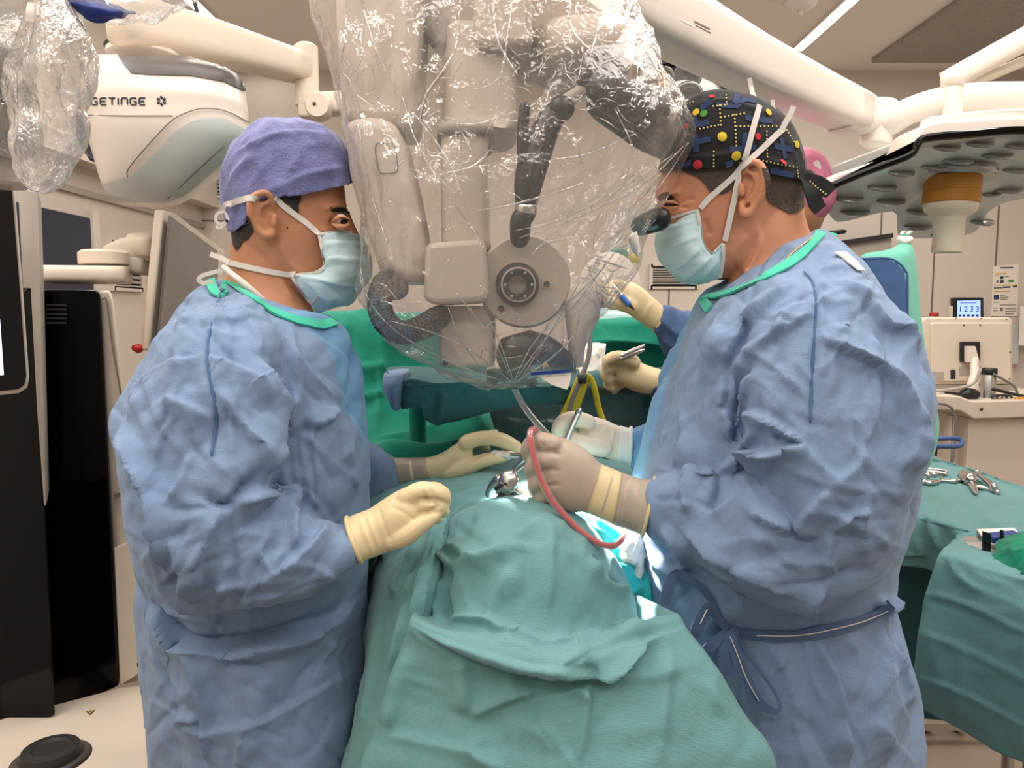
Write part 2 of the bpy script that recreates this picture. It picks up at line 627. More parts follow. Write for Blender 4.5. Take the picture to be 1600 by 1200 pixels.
def film(name, tint=(0.97, 0.95, 0.93, 1), haze=0.07, gloss=0.22, rough=0.12, crease=26, strength=0.8):
    """Clear polythene: see-through, glossy, a little milky."""
    m = bpy.data.materials.new(name); m.use_nodes = True
    nt = m.node_tree
    for n in list(nt.nodes):
        if n.type != 'OUTPUT_MATERIAL': nt.nodes.remove(n)
    out = [n for n in nt.nodes if n.type == 'OUTPUT_MATERIAL'][0]
    tr = nt.nodes.new('ShaderNodeBsdfTransparent'); tr.inputs[0].default_value = tint
    gl = nt.nodes.new('ShaderNodeBsdfGlossy'); gl.inputs['Roughness'].default_value = rough
    df = nt.nodes.new('ShaderNodeBsdfDiffuse'); df.inputs[0].default_value = (0.9, 0.87, 0.84, 1)
    tl = nt.nodes.new('ShaderNodeBsdfTranslucent'); tl.inputs[0].default_value = (0.9, 0.87, 0.84, 1)
    tc = nt.nodes.new('ShaderNodeTexCoord')
    prev = None
    for s, st, d in ((crease, strength, 0.004), (crease * 2.7, strength * 0.6, 0.002)):
        nz = nt.nodes.new('ShaderNodeTexNoise'); nz.inputs['Scale'].default_value = s * 0.6
        nt.links.new(tc.outputs['Object'], nz.inputs['Vector'])
        ad = nt.nodes.new('ShaderNodeMix'); ad.data_type = 'VECTOR'; ad.inputs['Factor'].default_value = 0.06
        nt.links.new(tc.outputs['Object'], ad.inputs['A']); nt.links.new(nz.outputs['Color'], ad.inputs['B'])
        vo = nt.nodes.new('ShaderNodeTexVoronoi'); vo.feature = 'F1'; vo.inputs['Scale'].default_value = s
        nt.links.new(ad.outputs['Result'], vo.inputs['Vector'])
        bp = nt.nodes.new('ShaderNodeBump'); bp.inputs['Strength'].default_value = st; bp.inputs['Distance'].default_value = d
        nt.links.new(vo.outputs['Distance'], bp.inputs['Height'])
        if prev: nt.links.new(prev.outputs['Normal'], bp.inputs['Normal'])
        prev = bp
    nt.links.new(prev.outputs['Normal'], gl.inputs['Normal'])
    fr = nt.nodes.new('ShaderNodeLayerWeight'); fr.inputs['Blend'].default_value = 0.45
    nt.links.new(prev.outputs['Normal'], fr.inputs['Normal'])
    mr = nt.nodes.new('ShaderNodeMapRange'); mr.inputs['To Min'].default_value = gloss * 0.35; mr.inputs['To Max'].default_value = min(1, gloss * 2.2)
    nt.links.new(fr.outputs['Facing'], mr.inputs['Value'])
    dm = nt.nodes.new('ShaderNodeMixShader'); dm.inputs[0].default_value = 0.5
    nt.links.new(df.outputs[0], dm.inputs[1]); nt.links.new(tl.outputs[0], dm.inputs[2])
    m1 = nt.nodes.new('ShaderNodeMixShader'); m1.inputs[0].default_value = haze
    nt.links.new(tr.outputs[0], m1.inputs[1]); nt.links.new(dm.outputs[0], m1.inputs[2])
    m2 = nt.nodes.new('ShaderNodeMixShader')
    nt.links.new(mr.outputs['Result'], m2.inputs[0])
    nt.links.new(m1.outputs[0], m2.inputs[1]); nt.links.new(gl.outputs[0], m2.inputs[2])
    nt.links.new(m2.outputs[0], out.inputs['Surface'])
    return m


M = {}
M['wall'] = mat('wall_paint', srgb(214, 203, 192), 0.6, vary=0.02, vscale=3)
M['ceiling'] = mat('ceiling_paint', srgb(244, 238, 232), 0.7, vary=0.02, vscale=3)
M['perf'] = mat('perforated_metal', srgb(176, 168, 160), 0.5, bump=[('voronoi', 90, 1.0, 0.01)])
M['floor'] = mat('floor_vinyl', srgb(146, 130, 117), 0.35, vary=0.12, vscale=18)
M['navy'] = mat('navy_panel', srgb(22, 34, 58), 0.2)
M['grille'] = mat('vent_metal', srgb(165, 158, 150), 0.5)
M['dark'] = mat('dark_recess', srgb(42, 40, 40), 0.8)
M['white'] = mat('white_lacquer', srgb(228, 218, 208), 0.28, coat=0.3, vary=0.015, vscale=9)
M['cream'] = mat('cream_plastic', srgb(214, 200, 184), 0.42, vary=0.02, vscale=9)
M['beige'] = mat('beige_shell', srgb(206, 192, 177), 0.4, vary=0.02, vscale=12)
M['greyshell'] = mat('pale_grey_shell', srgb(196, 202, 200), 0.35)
M['scope'] = mat('microscope_shell', srgb(196, 183, 170), 0.45, vary=0.02, vscale=9)
M['grey'] = mat('grey_paint', srgb(168, 160, 151), 0.5)
M['black'] = mat('black_gloss', srgb(6, 6, 8), 0.1, spec=0.22)
M['blackp'] = mat('black_plastic', srgb(24, 24, 25), 0.38, bump=[('noise', 60, 0.2, 0.003)])
M['rubber'] = mat('black_rubber', srgb(38, 36, 36), 0.6)
M['charcoal'] = mat('charcoal_trim', srgb(66, 62, 60), 0.4)
M['seam'] = mat('seam_line', srgb(120, 110, 100), 0.7)
M['ink'] = mat('printed_ink', srgb(38, 44, 62), 0.5)
M['steel'] = mat('polished_steel', (0.62, 0.6, 0.57, 1), 0.2, metal=1.0)
M['bsteel'] = mat('brushed_steel', (0.55, 0.53, 0.5, 1), 0.35, metal=1.0, bump=[('noise', 150, 0.15, 0.001)])
M['gold'] = mat('gold_chain', (0.75, 0.5, 0.18, 1), 0.25, metal=1.0)
M['lens'] = mat('lamp_lens_glass', srgb(160, 160, 158), 0.08, metal=0.5, coat=1.0, bump=[('wave', 60, 0.2, 0.002)])
M['lampface'] = mat('lamp_clear_cover', srgb(224, 228, 222), 0.12, metal=0.0, coat=1.0)
M['orange'] = mat('ochre_ring', srgb(190, 128, 36), 0.4)
M['handle'] = mat('ivory_handle', srgb(232, 222, 200), 0.35)
M['gown'] = fabric('gown_blue', srgb(124, 146, 178), dots=600)
M['chest'] = fabric('gown_chest_panel', srgb(112, 156, 196), dots=900, depth=0.0003, dark=0.96, vary=0.05)
M['flap'] = fabric('gown_inner_blue', srgb(76, 108, 152), dots=600, depth=0.0003)
M['belt'] = fabric('gown_tie_blue', srgb(84, 104, 140), dots=600)
M['gowndk'] = fabric('gown_dark_blue', srgb(74, 98, 138))
M['collar'] = fabric('collar_green', srgb(70, 196, 166), dots=600, depth=0.0005, dark=0.8)
M['teal'] = fabric('drape_teal', srgb(106, 152, 153), dots=480, vary=0.05)
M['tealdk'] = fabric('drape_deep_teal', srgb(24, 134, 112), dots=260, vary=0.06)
M['teallit'] = fabric('drape_teal_lit', srgb(56, 190, 190), dots=500, vary=0.04)  # teal cloth with the microscope lamp's brightness put into its colour
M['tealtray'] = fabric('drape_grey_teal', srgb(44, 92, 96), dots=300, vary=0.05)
M['green'] = fabric('towel_green', srgb(20, 128, 98), dots=420)
M['glove'] = mat('latex_cream', srgb(226, 206, 164), 0.42, sss=0.25, spec=0.4, vary=0.05, vscale=30, bump=[('noise', 55, 0.3, 0.002)])
M['gloveshade'] = mat('latex_shaded', srgb(190, 170, 152), 0.4, sss=0.2, spec=0.4, vary=0.05, vscale=30, bump=[('noise', 55, 0.3, 0.002)])  # shade on the backlit hand is put into this latex colour
M['cuffg'] = mat('latex_over_sleeve', srgb(172, 158, 142), 0.42, spec=0.4, vary=0.08, vscale=40, bump=[('noise', 40, 0.5, 0.003)])
M['cuffy'] = mat('latex_cuff_roll', srgb(222, 202, 156), 0.4, sss=0.1, bump=[('noise', 60, 0.3, 0.002)])
M['skin1'] = mat('skin_tan', srgb(199, 140, 105), 0.48, sss=0.25, spec=0.4, vary=0.06, vscale=25, bump=[('noise', 260, 0.15, 0.0006)])
M['skin2'] = mat('skin_ruddy', srgb(206, 142, 108), 0.45, sss=0.25, spec=0.45, vary=0.08, vscale=22, bump=[('noise', 200, 0.25, 0.0008)])
M['hair'] = mat('dark_hair', srgb(34, 27, 24), 0.5, bump=[('noise', 220, 0.9, 0.003)], vary=0.3, vscale=120)
M['hair2'] = mat('greying_hair', srgb(72, 58, 48), 0.55, bump=[('noise', 220, 0.9, 0.003)], vary=0.45, vscale=160)
M['brow'] = mat('eyebrow_hair', srgb(38, 27, 22), 0.7)
M['eye'] = mat('eye_white', srgb(225, 215, 205), 0.2)
M['iris'] = mat('eye_iris', srgb(30, 18, 12), 0.1)
M['cap1'] = mat('bouffant_purple', srgb(120, 125, 176), 0.8, vary=0.62, vscale=38, sheen=0.2, bump=[('voronoi', 330, 0.6, 0.001), ('noise', 30, 0.8, 0.006)])
M['cap2'] = mat('cap_black_cotton', srgb(20, 20, 24), 0.85, sheen=0.1, bump=[('noise', 30, 0.5, 0.006)])
M['pblue'] = mat('print_blue', srgb(46, 62, 100), 0.85)
M['pyellow'] = mat('print_yellow', srgb(222, 192, 60), 0.85)
M['pdot'] = mat('print_cream', srgb(222, 206, 130), 0.85)
M['pred'] = mat('print_red', srgb(196, 44, 56), 0.85)
M['pgreen'] = mat('print_green', srgb(84, 150, 62), 0.85)
M['pink'] = mat('cap_pink', srgb(206, 120, 152), 0.85, vary=0.35, vscale=60)
M['mask'] = mat('mask_pale_blue', srgb(200, 226, 231), 0.8, sheen=0.15, bump=[('voronoi', 420, 0.3, 0.0006), ('noise', 45, 0.5, 0.003)], vary=0.03)
M['tie'] = mat('white_tape', srgb(232, 224, 216), 0.8, bump=[('wave', 260, 0.4, 0.001)])
M['paper'] = mat('white_paper', srgb(240, 232, 222), 0.8)
M['film'] = film('clear_film', haze=0.10, gloss=0.165, rough=0.13)
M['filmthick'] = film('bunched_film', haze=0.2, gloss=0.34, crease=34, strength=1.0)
M['filmdark'] = film('hanging_film', tint=(0.72, 0.78, 0.78, 1), haze=0.03, gloss=0.08, rough=0.2, crease=9, strength=0.3)
M['hose'] = mat('ribbed_hose', srgb(34, 29, 26), 0.4, bump=[('voronoi', 260, 1.0, 0.003)])
M['clear'] = film('clear_tubing', haze=0.22, gloss=0.22, crease=5, strength=0.05)
M['blood'] = mat('red_fluid', srgb(226, 52, 52), 0.35)
M['yellow'] = mat('yellow_cable', srgb(206, 186, 34), 0.4)
M['cable'] = mat('grey_cable', srgb(120, 118, 114), 0.5)
M['bluetape'] = mat('blue_band', srgb(32, 52, 130), 0.4)
M['bluep'] = mat('blue_plastic', srgb(68, 96, 150), 0.4)
M['probe'] = mat('blue_probe', srgb(60, 110, 180), 0.4)
M['screen'] = mat('lit_screen', srgb(205, 215, 250), 0.3, emit=0.9)
M['screen2'] = mat('lit_tablet', srgb(150, 180, 250), 0.3, emit=1.0)
M['glass'] = mat('dark_screen_glass', srgb(38, 38, 40), 0.06, coat=1.0)
M['smoke'] = mat('grey_screen_glass', srgb(96, 92, 88), 0.08, coat=1.0)
M['lightstrip'] = mat('light_diffuser', (1, 0.95, 0.87, 1), 0.5, emit=7.0)
M['red'] = mat('red_button', srgb(190, 40, 40), 0.4)
M['gauze'] = mat('cotton_gauze', srgb(240, 236, 230), 0.9, bump=[('noise', 90, 0.8, 0.003)])
M['gyellow'] = mat('warning_yellow', srgb(222, 176, 40), 0.5)
M['skinbg'] = M['skin1']
# ------------------------------------------------------------------ the room
XL, XR, YB, ZC = -1.75, 3.0, 4.4, 2.75


def struct(name, V, F, m, parent=None, **k):
    o = mk(name, V, F, m, parent, smooth=False, **k)
    if parent is None: o['kind'] = 'structure'
    return o


struct('floor', *box(((XL + XR) / 2, 1.4, -0.05), (XR - XL + 0.4, 6.6, 0.1)), M['floor'])
struct('ceiling', *box(((XL + XR) / 2, 1.4, ZC + 0.06), (XR - XL + 0.4, 6.6, 0.12)), M['ceiling'])
wb = struct('wall_back', *box(((XL + XR) / 2, YB + 0.06, ZC / 2), (XR - XL + 0.4, 0.12, ZC)), M['wall'])
wl = struct('wall_left', *box((XL - 0.06, 1.4, ZC / 2), (0.12, 6.2, ZC)), M['wall'])
wr = struct('wall_right', *box((XR + 0.06, 1.4, ZC / 2), (0.12, 6.2, ZC)), M['wall'])
# joints between the wall panels
for px, y0, y1 in ((1367, 225, 900), (1455, 250, 720), (1552, 230, 700), (1045, 330, 620)):
    a, b = P(px, y0, YB), P(px, y1, YB)
    struct('panel_joint', *box(((a.x + b.x) / 2, YB - 0.001, (a.z + b.z) / 2), (0.008, 0.006, abs(a.z - b.z))), M['seam'], wb)
for px, py in ((395, 205),):
    a, b = P(300, 205, YB), P(520, 205, YB)
    struct('panel_joint', *box(((a.x + b.x) / 2, YB - 0.001, P(0, 345, YB).z), (b.x - a.x, 0.006, 0.008)), M['seam'], wb)
# bulkhead over the left wall
z0 = 2.0
struct('trim_1', *box((XL + 0.05, 2.6, (z0 + z0 + 0.2) / 2), (0.1, 3.6, 0.2)), M['wall'])
struct('trim_2', *box((XL + 0.004, 2.6, z0 - 0.1), (0.03, 3.6, 0.025)), M['grille'])
d = struct('door_1', *box((XL + 0.012, 2.86, 0.9), (0.03, 0.66, 1.8)), M['navy'], bevel=0.004)
struct('door_frame', *box((XL + 0.012, 3.215, 0.91), (0.05, 0.05, 1.84)), M['wall'], d)


def vent(name, label, c, w, h, n, axis='y'):
    t = thing(name, label, 'vent', tuple(c))
    def bx(dx, dz, sx, sy, sz, off):
        if axis == 'y': return box((c[0] + dx, c[1] + off, c[2] + dz), (sx, sy, sz))
        return box((c[0] - off, c[1] + dx, c[2] + dz), (sy, sx, sz))
    mk('backing', *bx(0, 0, w, 0.01, h, -0.004), M['dark'], t, smooth=False)
    mk('frame', *cat(bx(-w / 2, 0, 0.02, 0.02, h + .02, -0.01), bx(w / 2, 0, 0.02, 0.02, h + .02, -0.01), bx(0, h / 2, w, 0.02, 0.02, -0.01), bx(0, -h / 2, w, 0.02, 0.02, -0.01)), M['wall'], t, smooth=False)
    for i in range(n):
        mk('slat', *bx(0, -h / 2 + h * (i + 0.5) / n, w - 0.02, 0.016, h / n * 0.6, -0.012), M['grille'], t, smooth=False)


p = P(1052, 432, YB)
vent('wall_vent', 'slatted grey wall vent just beyond the mask of the surgeon in the black cap', (p.x, YB, p.z), 0.26, 0.12, 9)
vent('wall_vent', 'slatted vent in the pale wall beside the dark blue door', (XL, 3.5, 1.62), 0.26, 0.2, 9, 'x')
p = P(345, 270, YB)
vent('return_air_vent', 'wide flat air vent under the ceiling behind the purple cap', (p.x, YB, p.z), 0.42, 0.26, 12)

# recessed hatch and dark shelf high on the back wall behind the black cap
t = thing('wall_cupboard', 'grey wall cupboard with dark top beyond the shoulder of the surgeon in black cap', 'cupboard', tuple(P(1345, 420, YB)))
mk('body', *prism([(1300, 384), (1393, 370), (1393, 440), (1300, 440)], YB - 0.12, 0.11), M['grey'], t, smooth=False)
mk('frame', *prism([(1300, 378), (1396, 364), (1396, 371), (1300, 386)], YB - 0.15, 0.14), M['dark'], t, smooth=False)
mk('rail', *tube([P(1275, 366, YB - .2), P(1317, 362, YB - .2)], 0.02, flat=0.6), M['blackp'], t)

# light lines round the ceiling
LS = []
for nm, x0, y0, x1, y1, lab in (('ceiling_light', 1.45, 2.0, 1.45, 4.05, 'long bright light line in the ceiling above the black patterned cap'),
                                ('ceiling_light', -1.37, 2.0, -1.37, 4.05, 'bright ceiling light line above the white boom arm'),
                                ('ceiling_light', 1.0, 4.25, 1.36, 4.25, 'short bright ceiling light over the back of the black cap'),
                                ('ceiling_light', -1.52, 4.25, -1.18, 4.25, 'short bright ceiling light beside the white lettered pod')):
    L = thing(nm, lab, 'light', ((x0 + x1) / 2, (y0 + y1) / 2, ZC))
    w, l = (0.055, abs(y1 - y0)) if x0 == x1 else (abs(x1 - x0), 0.055)
    mk('diffuser', *box(((x0 + x1) / 2, (y0 + y1) / 2, ZC - 0.004), (w, l, 0.01)), M['lightstrip'], L, smooth=False)
    mk('frame', *cat(box(((x0 + x1) / 2 - w / 2 - .005, (y0 + y1) / 2, ZC - 0.004), (0.01, l + .02, 0.014)), box(((x0 + x1) / 2 + w / 2 + .005, (y0 + y1) / 2, ZC - 0.004), (0.01, l + .02, 0.014)),
                     box(((x0 + x1) / 2, (y0 + y1) / 2 - l / 2 - .005, ZC - .004), (w, 0.01, 0.014)), box(((x0 + x1) / 2, (y0 + y1) / 2 + l / 2 + .005, ZC - .004), (w, 0.01, 0.014))), M['white'], L, smooth=False)
# perforated ceiling field over the right side
c0 = [(1335, 250), (1600, 60)]
pf = mk('perforated_panel', *box((2.45, 3.55, ZC - 0.012), (1.1, 1.3, 0.02)), M['perf'], smooth=False)
tag(pf, 'perforated grey metal ceiling panel above the large lamp with the ochre ring', 'panel')
# smoke detector
t = thing('smoke_detector', 'round white smoke detector on the ceiling', 'detector', (1.225, 3.4, ZC))
mk('base', *lathe([(0.085, 0), (0.085, -0.012), (0.078, -0.018)], (1.225, 3.4, ZC), (0, 0, 1)), M['ceiling'], t, angle=40)
mk('dome', *lathe([(0.07, -0.018), (0.066, -0.035), (0.045, -0.052), (0.02, -0.058)], (1.225, 3.4, ZC), (0, 0, 1)), M['ceiling'], t)
mk('sensor', *lathe([(0.012, -0.055), (0.01, -0.075), (0.004, -0.078)], (1.225, 3.4, ZC), (0, 0, 1), 12), M['white'], t)
# ------------------------------------------------------------------ equipment along the left side
# the big pod with lettering
t = thing('equipment_pod', 'big white rounded pod with dark lettering and charcoal top band', 'medical equipment', tuple(P(258, 200, 1.8)))
Y0 = 1.62
pod = [(133, 84, 300, 86, 1.78, 0.02), (131, 88, 372, 100, 1.78, 0.17), (130, 120, 383, 135, 1.78, 0.2), (132, 150, 386, 165, 1.78, 0.2), (138, 182, 386, 205, 1.78, 0.195), (148, 225, 366, 236, 1.78, 0.175),
                  (156, 260, 335, 262, 1.78, 0.15), (163, 283, 310, 285, 1.78, 0.125), (176, 303, 288, 304, 1.78, 0.09), (200, 316, 262, 317, 1.78, 0.04)]
near = lambda y, h: 487 - (487 - y) * (1.78 - h) / 1.78      # the outline runs along the near side of each ring
body = ring_loft([(a, near(b, h), c, near(d, h), Y, h) for a, b, c, d, Y, h in pod], n=72, sub=6, p=3.2)
S_pod = Surface(body)
mk('shell', *body, M['white'], t)
mk('top_band', *patch_on(S_pod, [(184, 87), (300, 89), (345, 100), (372, 115), (381, 128), (382, 143), (350, 128), (300, 119), (230, 117), (206, 115), (196, 106)], 0.003, 5), M['charcoal'], t)
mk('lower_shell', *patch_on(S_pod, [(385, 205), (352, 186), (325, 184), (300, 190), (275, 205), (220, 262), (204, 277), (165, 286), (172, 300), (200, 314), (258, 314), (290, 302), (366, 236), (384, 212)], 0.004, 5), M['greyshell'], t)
mk('crease_line', *cat(ribbon_on(S_pod, [(386, 192), (352, 174), (318, 170), (290, 178), (262, 195), (205, 258), (201, 275)], 0.002, 0.005), ribbon_on(S_pod, [(137, 180), (200, 181), (270, 181)], 0.0015, 0.002),
                       ribbon_on(S_pod, [(262, 308), (310, 262), (350, 226)], 0.0015, 0.005)), M['seam'], t)
# the lettering: strokes on a 6 x 7 grid per letter
GL = {'G': [[(6, 1), (5, 0), (1, 0), (0, 1), (0, 6), (1, 7), (5, 7), (6, 6), (6, 4), (3.5, 4)]], 'E': [[(6, 0), (1, 0), (0, 1), (0, 6), (1, 7), (6, 7)], [(0, 3.5), (5, 3.5)]],
      'T': [[(0, 0), (6, 0)], [(3, 0), (3, 7)]], 'I': [[(0.2, 0), (0.2, 7)]], 'N': [[(0, 7), (0, 1), (1, 0), (5, 0), (6, 1), (6, 7)]]}
x = 143.5
txt = []
for ch in 'GETINGE':
    for st in GL[ch]:
        txt.append(ribbon_on(S_pod, [(x + a * 1.55, 153.2 + b * 1.5) for a, b in st], 0.0026, 0.0015, sub=1))
    x += 5.4 if ch == 'I' else 13.8
mk('lettering', *cat(*txt), M['ink'], t)
st = []
for k in range(6):
    a = math.radians(-60 * k + 30)
    c, s = math.cos(a), math.sin(a)
    st.append(ribbon_on(S_pod, [(252.5 + 3.2 * c - .8 * s, 157.5 + 3.2 * s + .8 * c), (252.5 + 7.5 * c + .8 * s, 157.5 + 7.5 * s - .8 * c)], 0.0042, 0.0015, sub=1))
mk('emblem', *cat(*st), M['ink'], t)
mk('rear_shell', *ring_loft([(122, 160, 200, 160, 2.02, 0.05), (118, 190, 220, 200, 2.02, 0.06), (122, 222, 240, 240, 2.02, 0.06), (140, 250, 250, 262, 2.02, 0.05)], n=32), M['navy'], t)
mk('swivel', *lathe([(0.08, 0), (0.08, 0.02), (0.07, 0.03), (0.045, 0.045), (0.04, 0.9)], tuple(P(225, 88, 1.85)), (0, 0, 1), 48), M['white'], t, angle=40)
mk('swivel_ring', *lathe([(0.082, 0.01), (0.084, 0.014), (0.082, 0.018)], tuple(P(225, 88, 1.85)), (0, 0, 1), 48), M['blackp'], t)

# white boom arm crossing above it
t = thing('boom_arm', 'long pale boom arm reaching across above the lettered pod', 'arm', tuple(P(330, 80, 2.0)))
def beam(pts, w, h, up=(0, 0, 1), n=20, sub=4, p=4):
    A = spline(np.array([tuple(q) for q in pts], float), sub) if len(pts) > 2 else np.linspace(np.array(pts[0]), np.array(pts[1]), 8)
    ww = np.interp(np.linspace(0, 1, len(A)), np.linspace(0, 1, len(w)), w) if not np.isscalar(w) else np.full(len(A), w)
    hh = np.interp(np.linspace(0, 1, len(A)), np.linspace(0, 1, len(h)), h) if not np.isscalar(h) else np.full(len(A), h)
    T, U, W = frames(A, up)
    th = np.linspace(0, 2 * math.pi, n, endpoint=False) + math.pi / n
    c, s = np.cos(th), np.sin(th)
    ce, se = np.sign(c) * np.abs(c) ** (2 / p), np.sign(s) * np.abs(s) ** (2 / p)
    V = np.concatenate([A[i] + np.outer(ce * ww[i] / 2, W[i]) + np.outer(se * hh[i] / 2, U[i]) for i in range(len(A))])
    m = len(A)
    V = np.vstack([V, A[0], A[-1]])
    F = grid_faces(m, n, True) + [(m * n, (j + 1) % n, j) for j in range(n)] + [(m * n + 1, (m - 1) * n + j, (m - 1) * n + (j + 1) % n) for j in range(n)]
    return V, F
mk('beam', *beam([P(185, 28, 1.75), P(330, 66, 1.95), P(470, 106, 2.15)], 0.1, [0.105, 0.1, 0.075]), M['cream'], t)
mk('joint', *lathe([(0.02, -.09), (0.032, -0.085), (0.032, 0.07), (0.02, 0.078)], tuple(P(479, 115, 2.15)), (0, 0, 1), 24), M['cream'], t, angle=40)
mk('bracket', *prism(rounded(465, 140, 500, 182, 6), 2.12, 0.07), M['cream'], t, smooth=False, bevel=0.006)
mk('pivot_disc', *lathe([(0.03, 0), (0.034, 0.01), (0.034, 0.05)], tuple(P(495, 163, 2.06)), (0, 1, 0.05), 28), M['cream'], t, angle=40)
mk('pivot_screw', *lathe([(0.005, 0), (0.004, -0.004)], tuple(P(491, 162, 2.06)), (0, 1, 0.05), 10), M['charcoal'], t)
mk('carrier', *beam([P(490, 165, 2.12), P(560, 160, 2.12)], 0.06, 0.06), M['cream'], t)
t2 = mk('hanging_cable', *tube([P(303, 0, 2.2), P(308, 20, 2.2), P(309, 38, 2.2), P(313, 72, 2.2)], 0.006), M['rubber'])
tag(t2, 'thin black cable hanging by the ceiling light above the boom arm', 'cable')

# screen on a swing arm behind the surgeon in the purple cap
t = thing('monitor', 'cream framed flat monitor seen edge-on behind the surgeon in purple cap', 'monitor', tuple(P(262, 480, 1.75)))
mk('rear_shell', *prism([(219, 545), (240, 328), (252, 327), (236, 545)], 1.72, 0.03), M['cream'], t, smooth=False, bevel=0.006)
fr = P(236, 550, 1.70)
def quad(pts, th=0.004):
    A = np.array([tuple(q) for q in pts]); n = np.cross(A[1] - A[0], A[2] - A[1]); n /= np.linalg.norm(n)
    V = np.vstack([A, A - n * th]); k = len(A)
    F = [tuple(range(k)), tuple(range(2 * k - 1, k - 1, -1))] + [(i, k + i, k + (i + 1) % k, (i + 1) % k) for i in range(k)]
    return V, F
mk('bezel', *quad([P(233, 548, 1.70), P(254, 328, 1.70), P(276, 334, 1.74), P(352, 392, 2.02), P(340, 560, 2.02)][::-1], 0.02), M['cream'], t, smooth=False, bevel=0.005)
mk('screen', *quad([P(247, 548, 1.69), P(267, 338, 1.70), P(343, 394, 1.99), P(333, 552, 1.99)][::-1], 0.006), M['smoke'], t, smooth=False)

mk('red_tip', *lathe([(0.008, 0), (0.011, 0.008), (0.006, 0.02)], tuple(P(221, 545, 1.71)), (-.6, -1, 0.2), 16), M['red'], t)
mk('hinge_shell', *ring_loft([(198, 366, 242, 362, 1.8, .02), (196, 376, 242, 372, 1.8, 0.05), (197, 388, 242, 390, 1.8, .05), (204, 400, 242, 402, 1.8, .04)], n=24), M['cream'], t)
mk('hinge_neck', *beam([P(172, 395, 1.8), P(205, 388, 1.8), P(240, 392, 1.8)], 0.06, [0.03, 0.05, 0.05]), M['beige'], t)
mk('swing_arm', *beam([P(200, 412, 1.8), P(232, 416, 1.8)], 0.06, 0.045), M['grey'], t)
mk('upper_knuckle', *lathe([(0.052, -0.017), (0.058, -0.012), (0.058, 0.012), (0.05, 0.018)], tuple(P(166, 404, 1.78)), (0, 0, 1), 40), M['cream'], t, angle=35)
mk('lower_arm', *beam([P(60, 429, 1.70), P(200, 430, 1.75)], 0.11, 0.04), M['cream'], t)
mk('arm_gap', *lathe([(0.055, -0.022), (0.055, -0.016)], tuple(P(166, 404, 1.78)), (0, 0, 1), 40), M['blackp'], t)



# grey post and big dark screen at the frame's edge
t = thing('equipment_tower', 'tall gloss black and beige equipment tower on a cream plinth', 'medical equipment', tuple(P(120, 1080, 1.5)))
mk('post', *prism([(28, 292), (58, 300), (63, 450), (68, 640), (72, 790), (69, 790), (58, 640), (48, 450), (36, 450)], 1.36, 0.12, slant=(-.066, 0)), M['grey'], t, smooth=False, bevel=0.004)
mk('post_cap', *quad([P(28, 293, 1.36), P(60, 298, 1.36), P(38, 276, 1.5), P(30, 262, 1.52)], 0.006), M['grey'], t, smooth=False)
mk('black_body', *prism([(65, 456), (70, 452), (150, 453), (156, 458), (186, 1072), (60, 1130)], 1.5, 0.35, slant=(-.2, 0)), M['black'], t, smooth=False, bevel=0.006)
mk('side_column', *prism([(-40, 520), (50, 446), (64, 640), (86, 1118), (0, 1172), (-60, 1200)], 1.38, 0.3, slant=(-.19, 0)), M['black'], t, smooth=False, bevel=0.004)
for k in range(5):
    mk('vent_slot', *prism([(72, 475 + k * 7), (103, 475 + k * 7), (103, 478 + k * 7), (72, 478 + k * 7)], 1.497, 0.01), M['charcoal'], t, smooth=False)
mk('side_shell', *prism([(156, 454), (172, 453), (178, 470), (196, 650), (215, 780), (236, 905), (245, 1060), (186, 1072)], 1.52, 0.3, slant=(-.17, 0)), M['beige'], t, smooth=False, bevel=0.006)
mk('seam', *tube([P(160, 468, 1.515), P(167, 470, 1.515), P(176, 540, 1.515), P(190, 620, 1.515)], 0.0015, 6), M['seam'], t)
mk('lower_panel', *prism([(178, 856), (224, 840), (236, 1040), (187, 1072)], 1.505, 0.02), M['cream'], t, smooth=False, bevel=0.002)
mk('panel_clip', *prism([(178, 772), (184, 771), (184, 777), (178, 778)], 1.512, 0.01), M['seam'], t, smooth=False)
mk('printed_mark', *cat(prism([(214, 1036), (217, 1034), (217, 1041), (214, 1042)], 1.502, 0.004), prism([(219, 1037), (231, 1030), (231, 1034), (219, 1041)], 1.502, 0.004)), M['ink'], t, smooth=False)
# plinth: a low cream box the tower stands on
z1 = 0.62
pa = [P(-160, 1230, 1.25), P(-10, 1178, 1.37), P(186, 1073, 1.5), P(248, 1040, 1.52), P(262, 1210, 1.22), P(260, 1290, 1.1), P(-160, 1330, 1.0)]
pa = [Vector((q.x, q.y, pa[2].z)) for q in pa]
pl = [(q.x, q.y) for q in pa]
V = np.array([(a, b, pa[2].z) for a, b in pl] + [(a, b, 0.0) for a, b in pl]); n = len(pl)
mk('plinth', V, [tuple(range(n)), tuple(range(2 * n - 1, n - 1, -1))] + [(i, n + i, n + (i + 1) % n, (i + 1) % n) for i in range(n)], M['cream'], t, smooth=False, bevel=0.008)
zt = pa[2].z
def on_top(px, py, z):
    d = P(px, py, 1.0) - CAM
    return CAM + d * ((z - CAM.z) / d.z)
def flat(outline, z, m, name, par, th=0.001):
    A = np.array([tuple(on_top(x, y, z)) for x, y in outline]) + np.array([0, 0, th])
    k = len(A); V = np.vstack([A, A - np.array([0, 0, th])])
    return mk(name, V, [tuple(range(k)), tuple(range(2 * k - 1, k - 1, -1))] + [(i, k + i, k + (i + 1) % k, (i + 1) % k) for i in range(k)], m, par, smooth=False)
tri_l = flat([(134, 1112), (141, 1118), (149, 1110)], zt, M['ink'], 'warning_label', t, 0.001)
flat([(136, 1112.3), (141, 1116.3), (146.5, 1110.8)], zt, M['gyellow'], 'warning_print', t, 0.002)
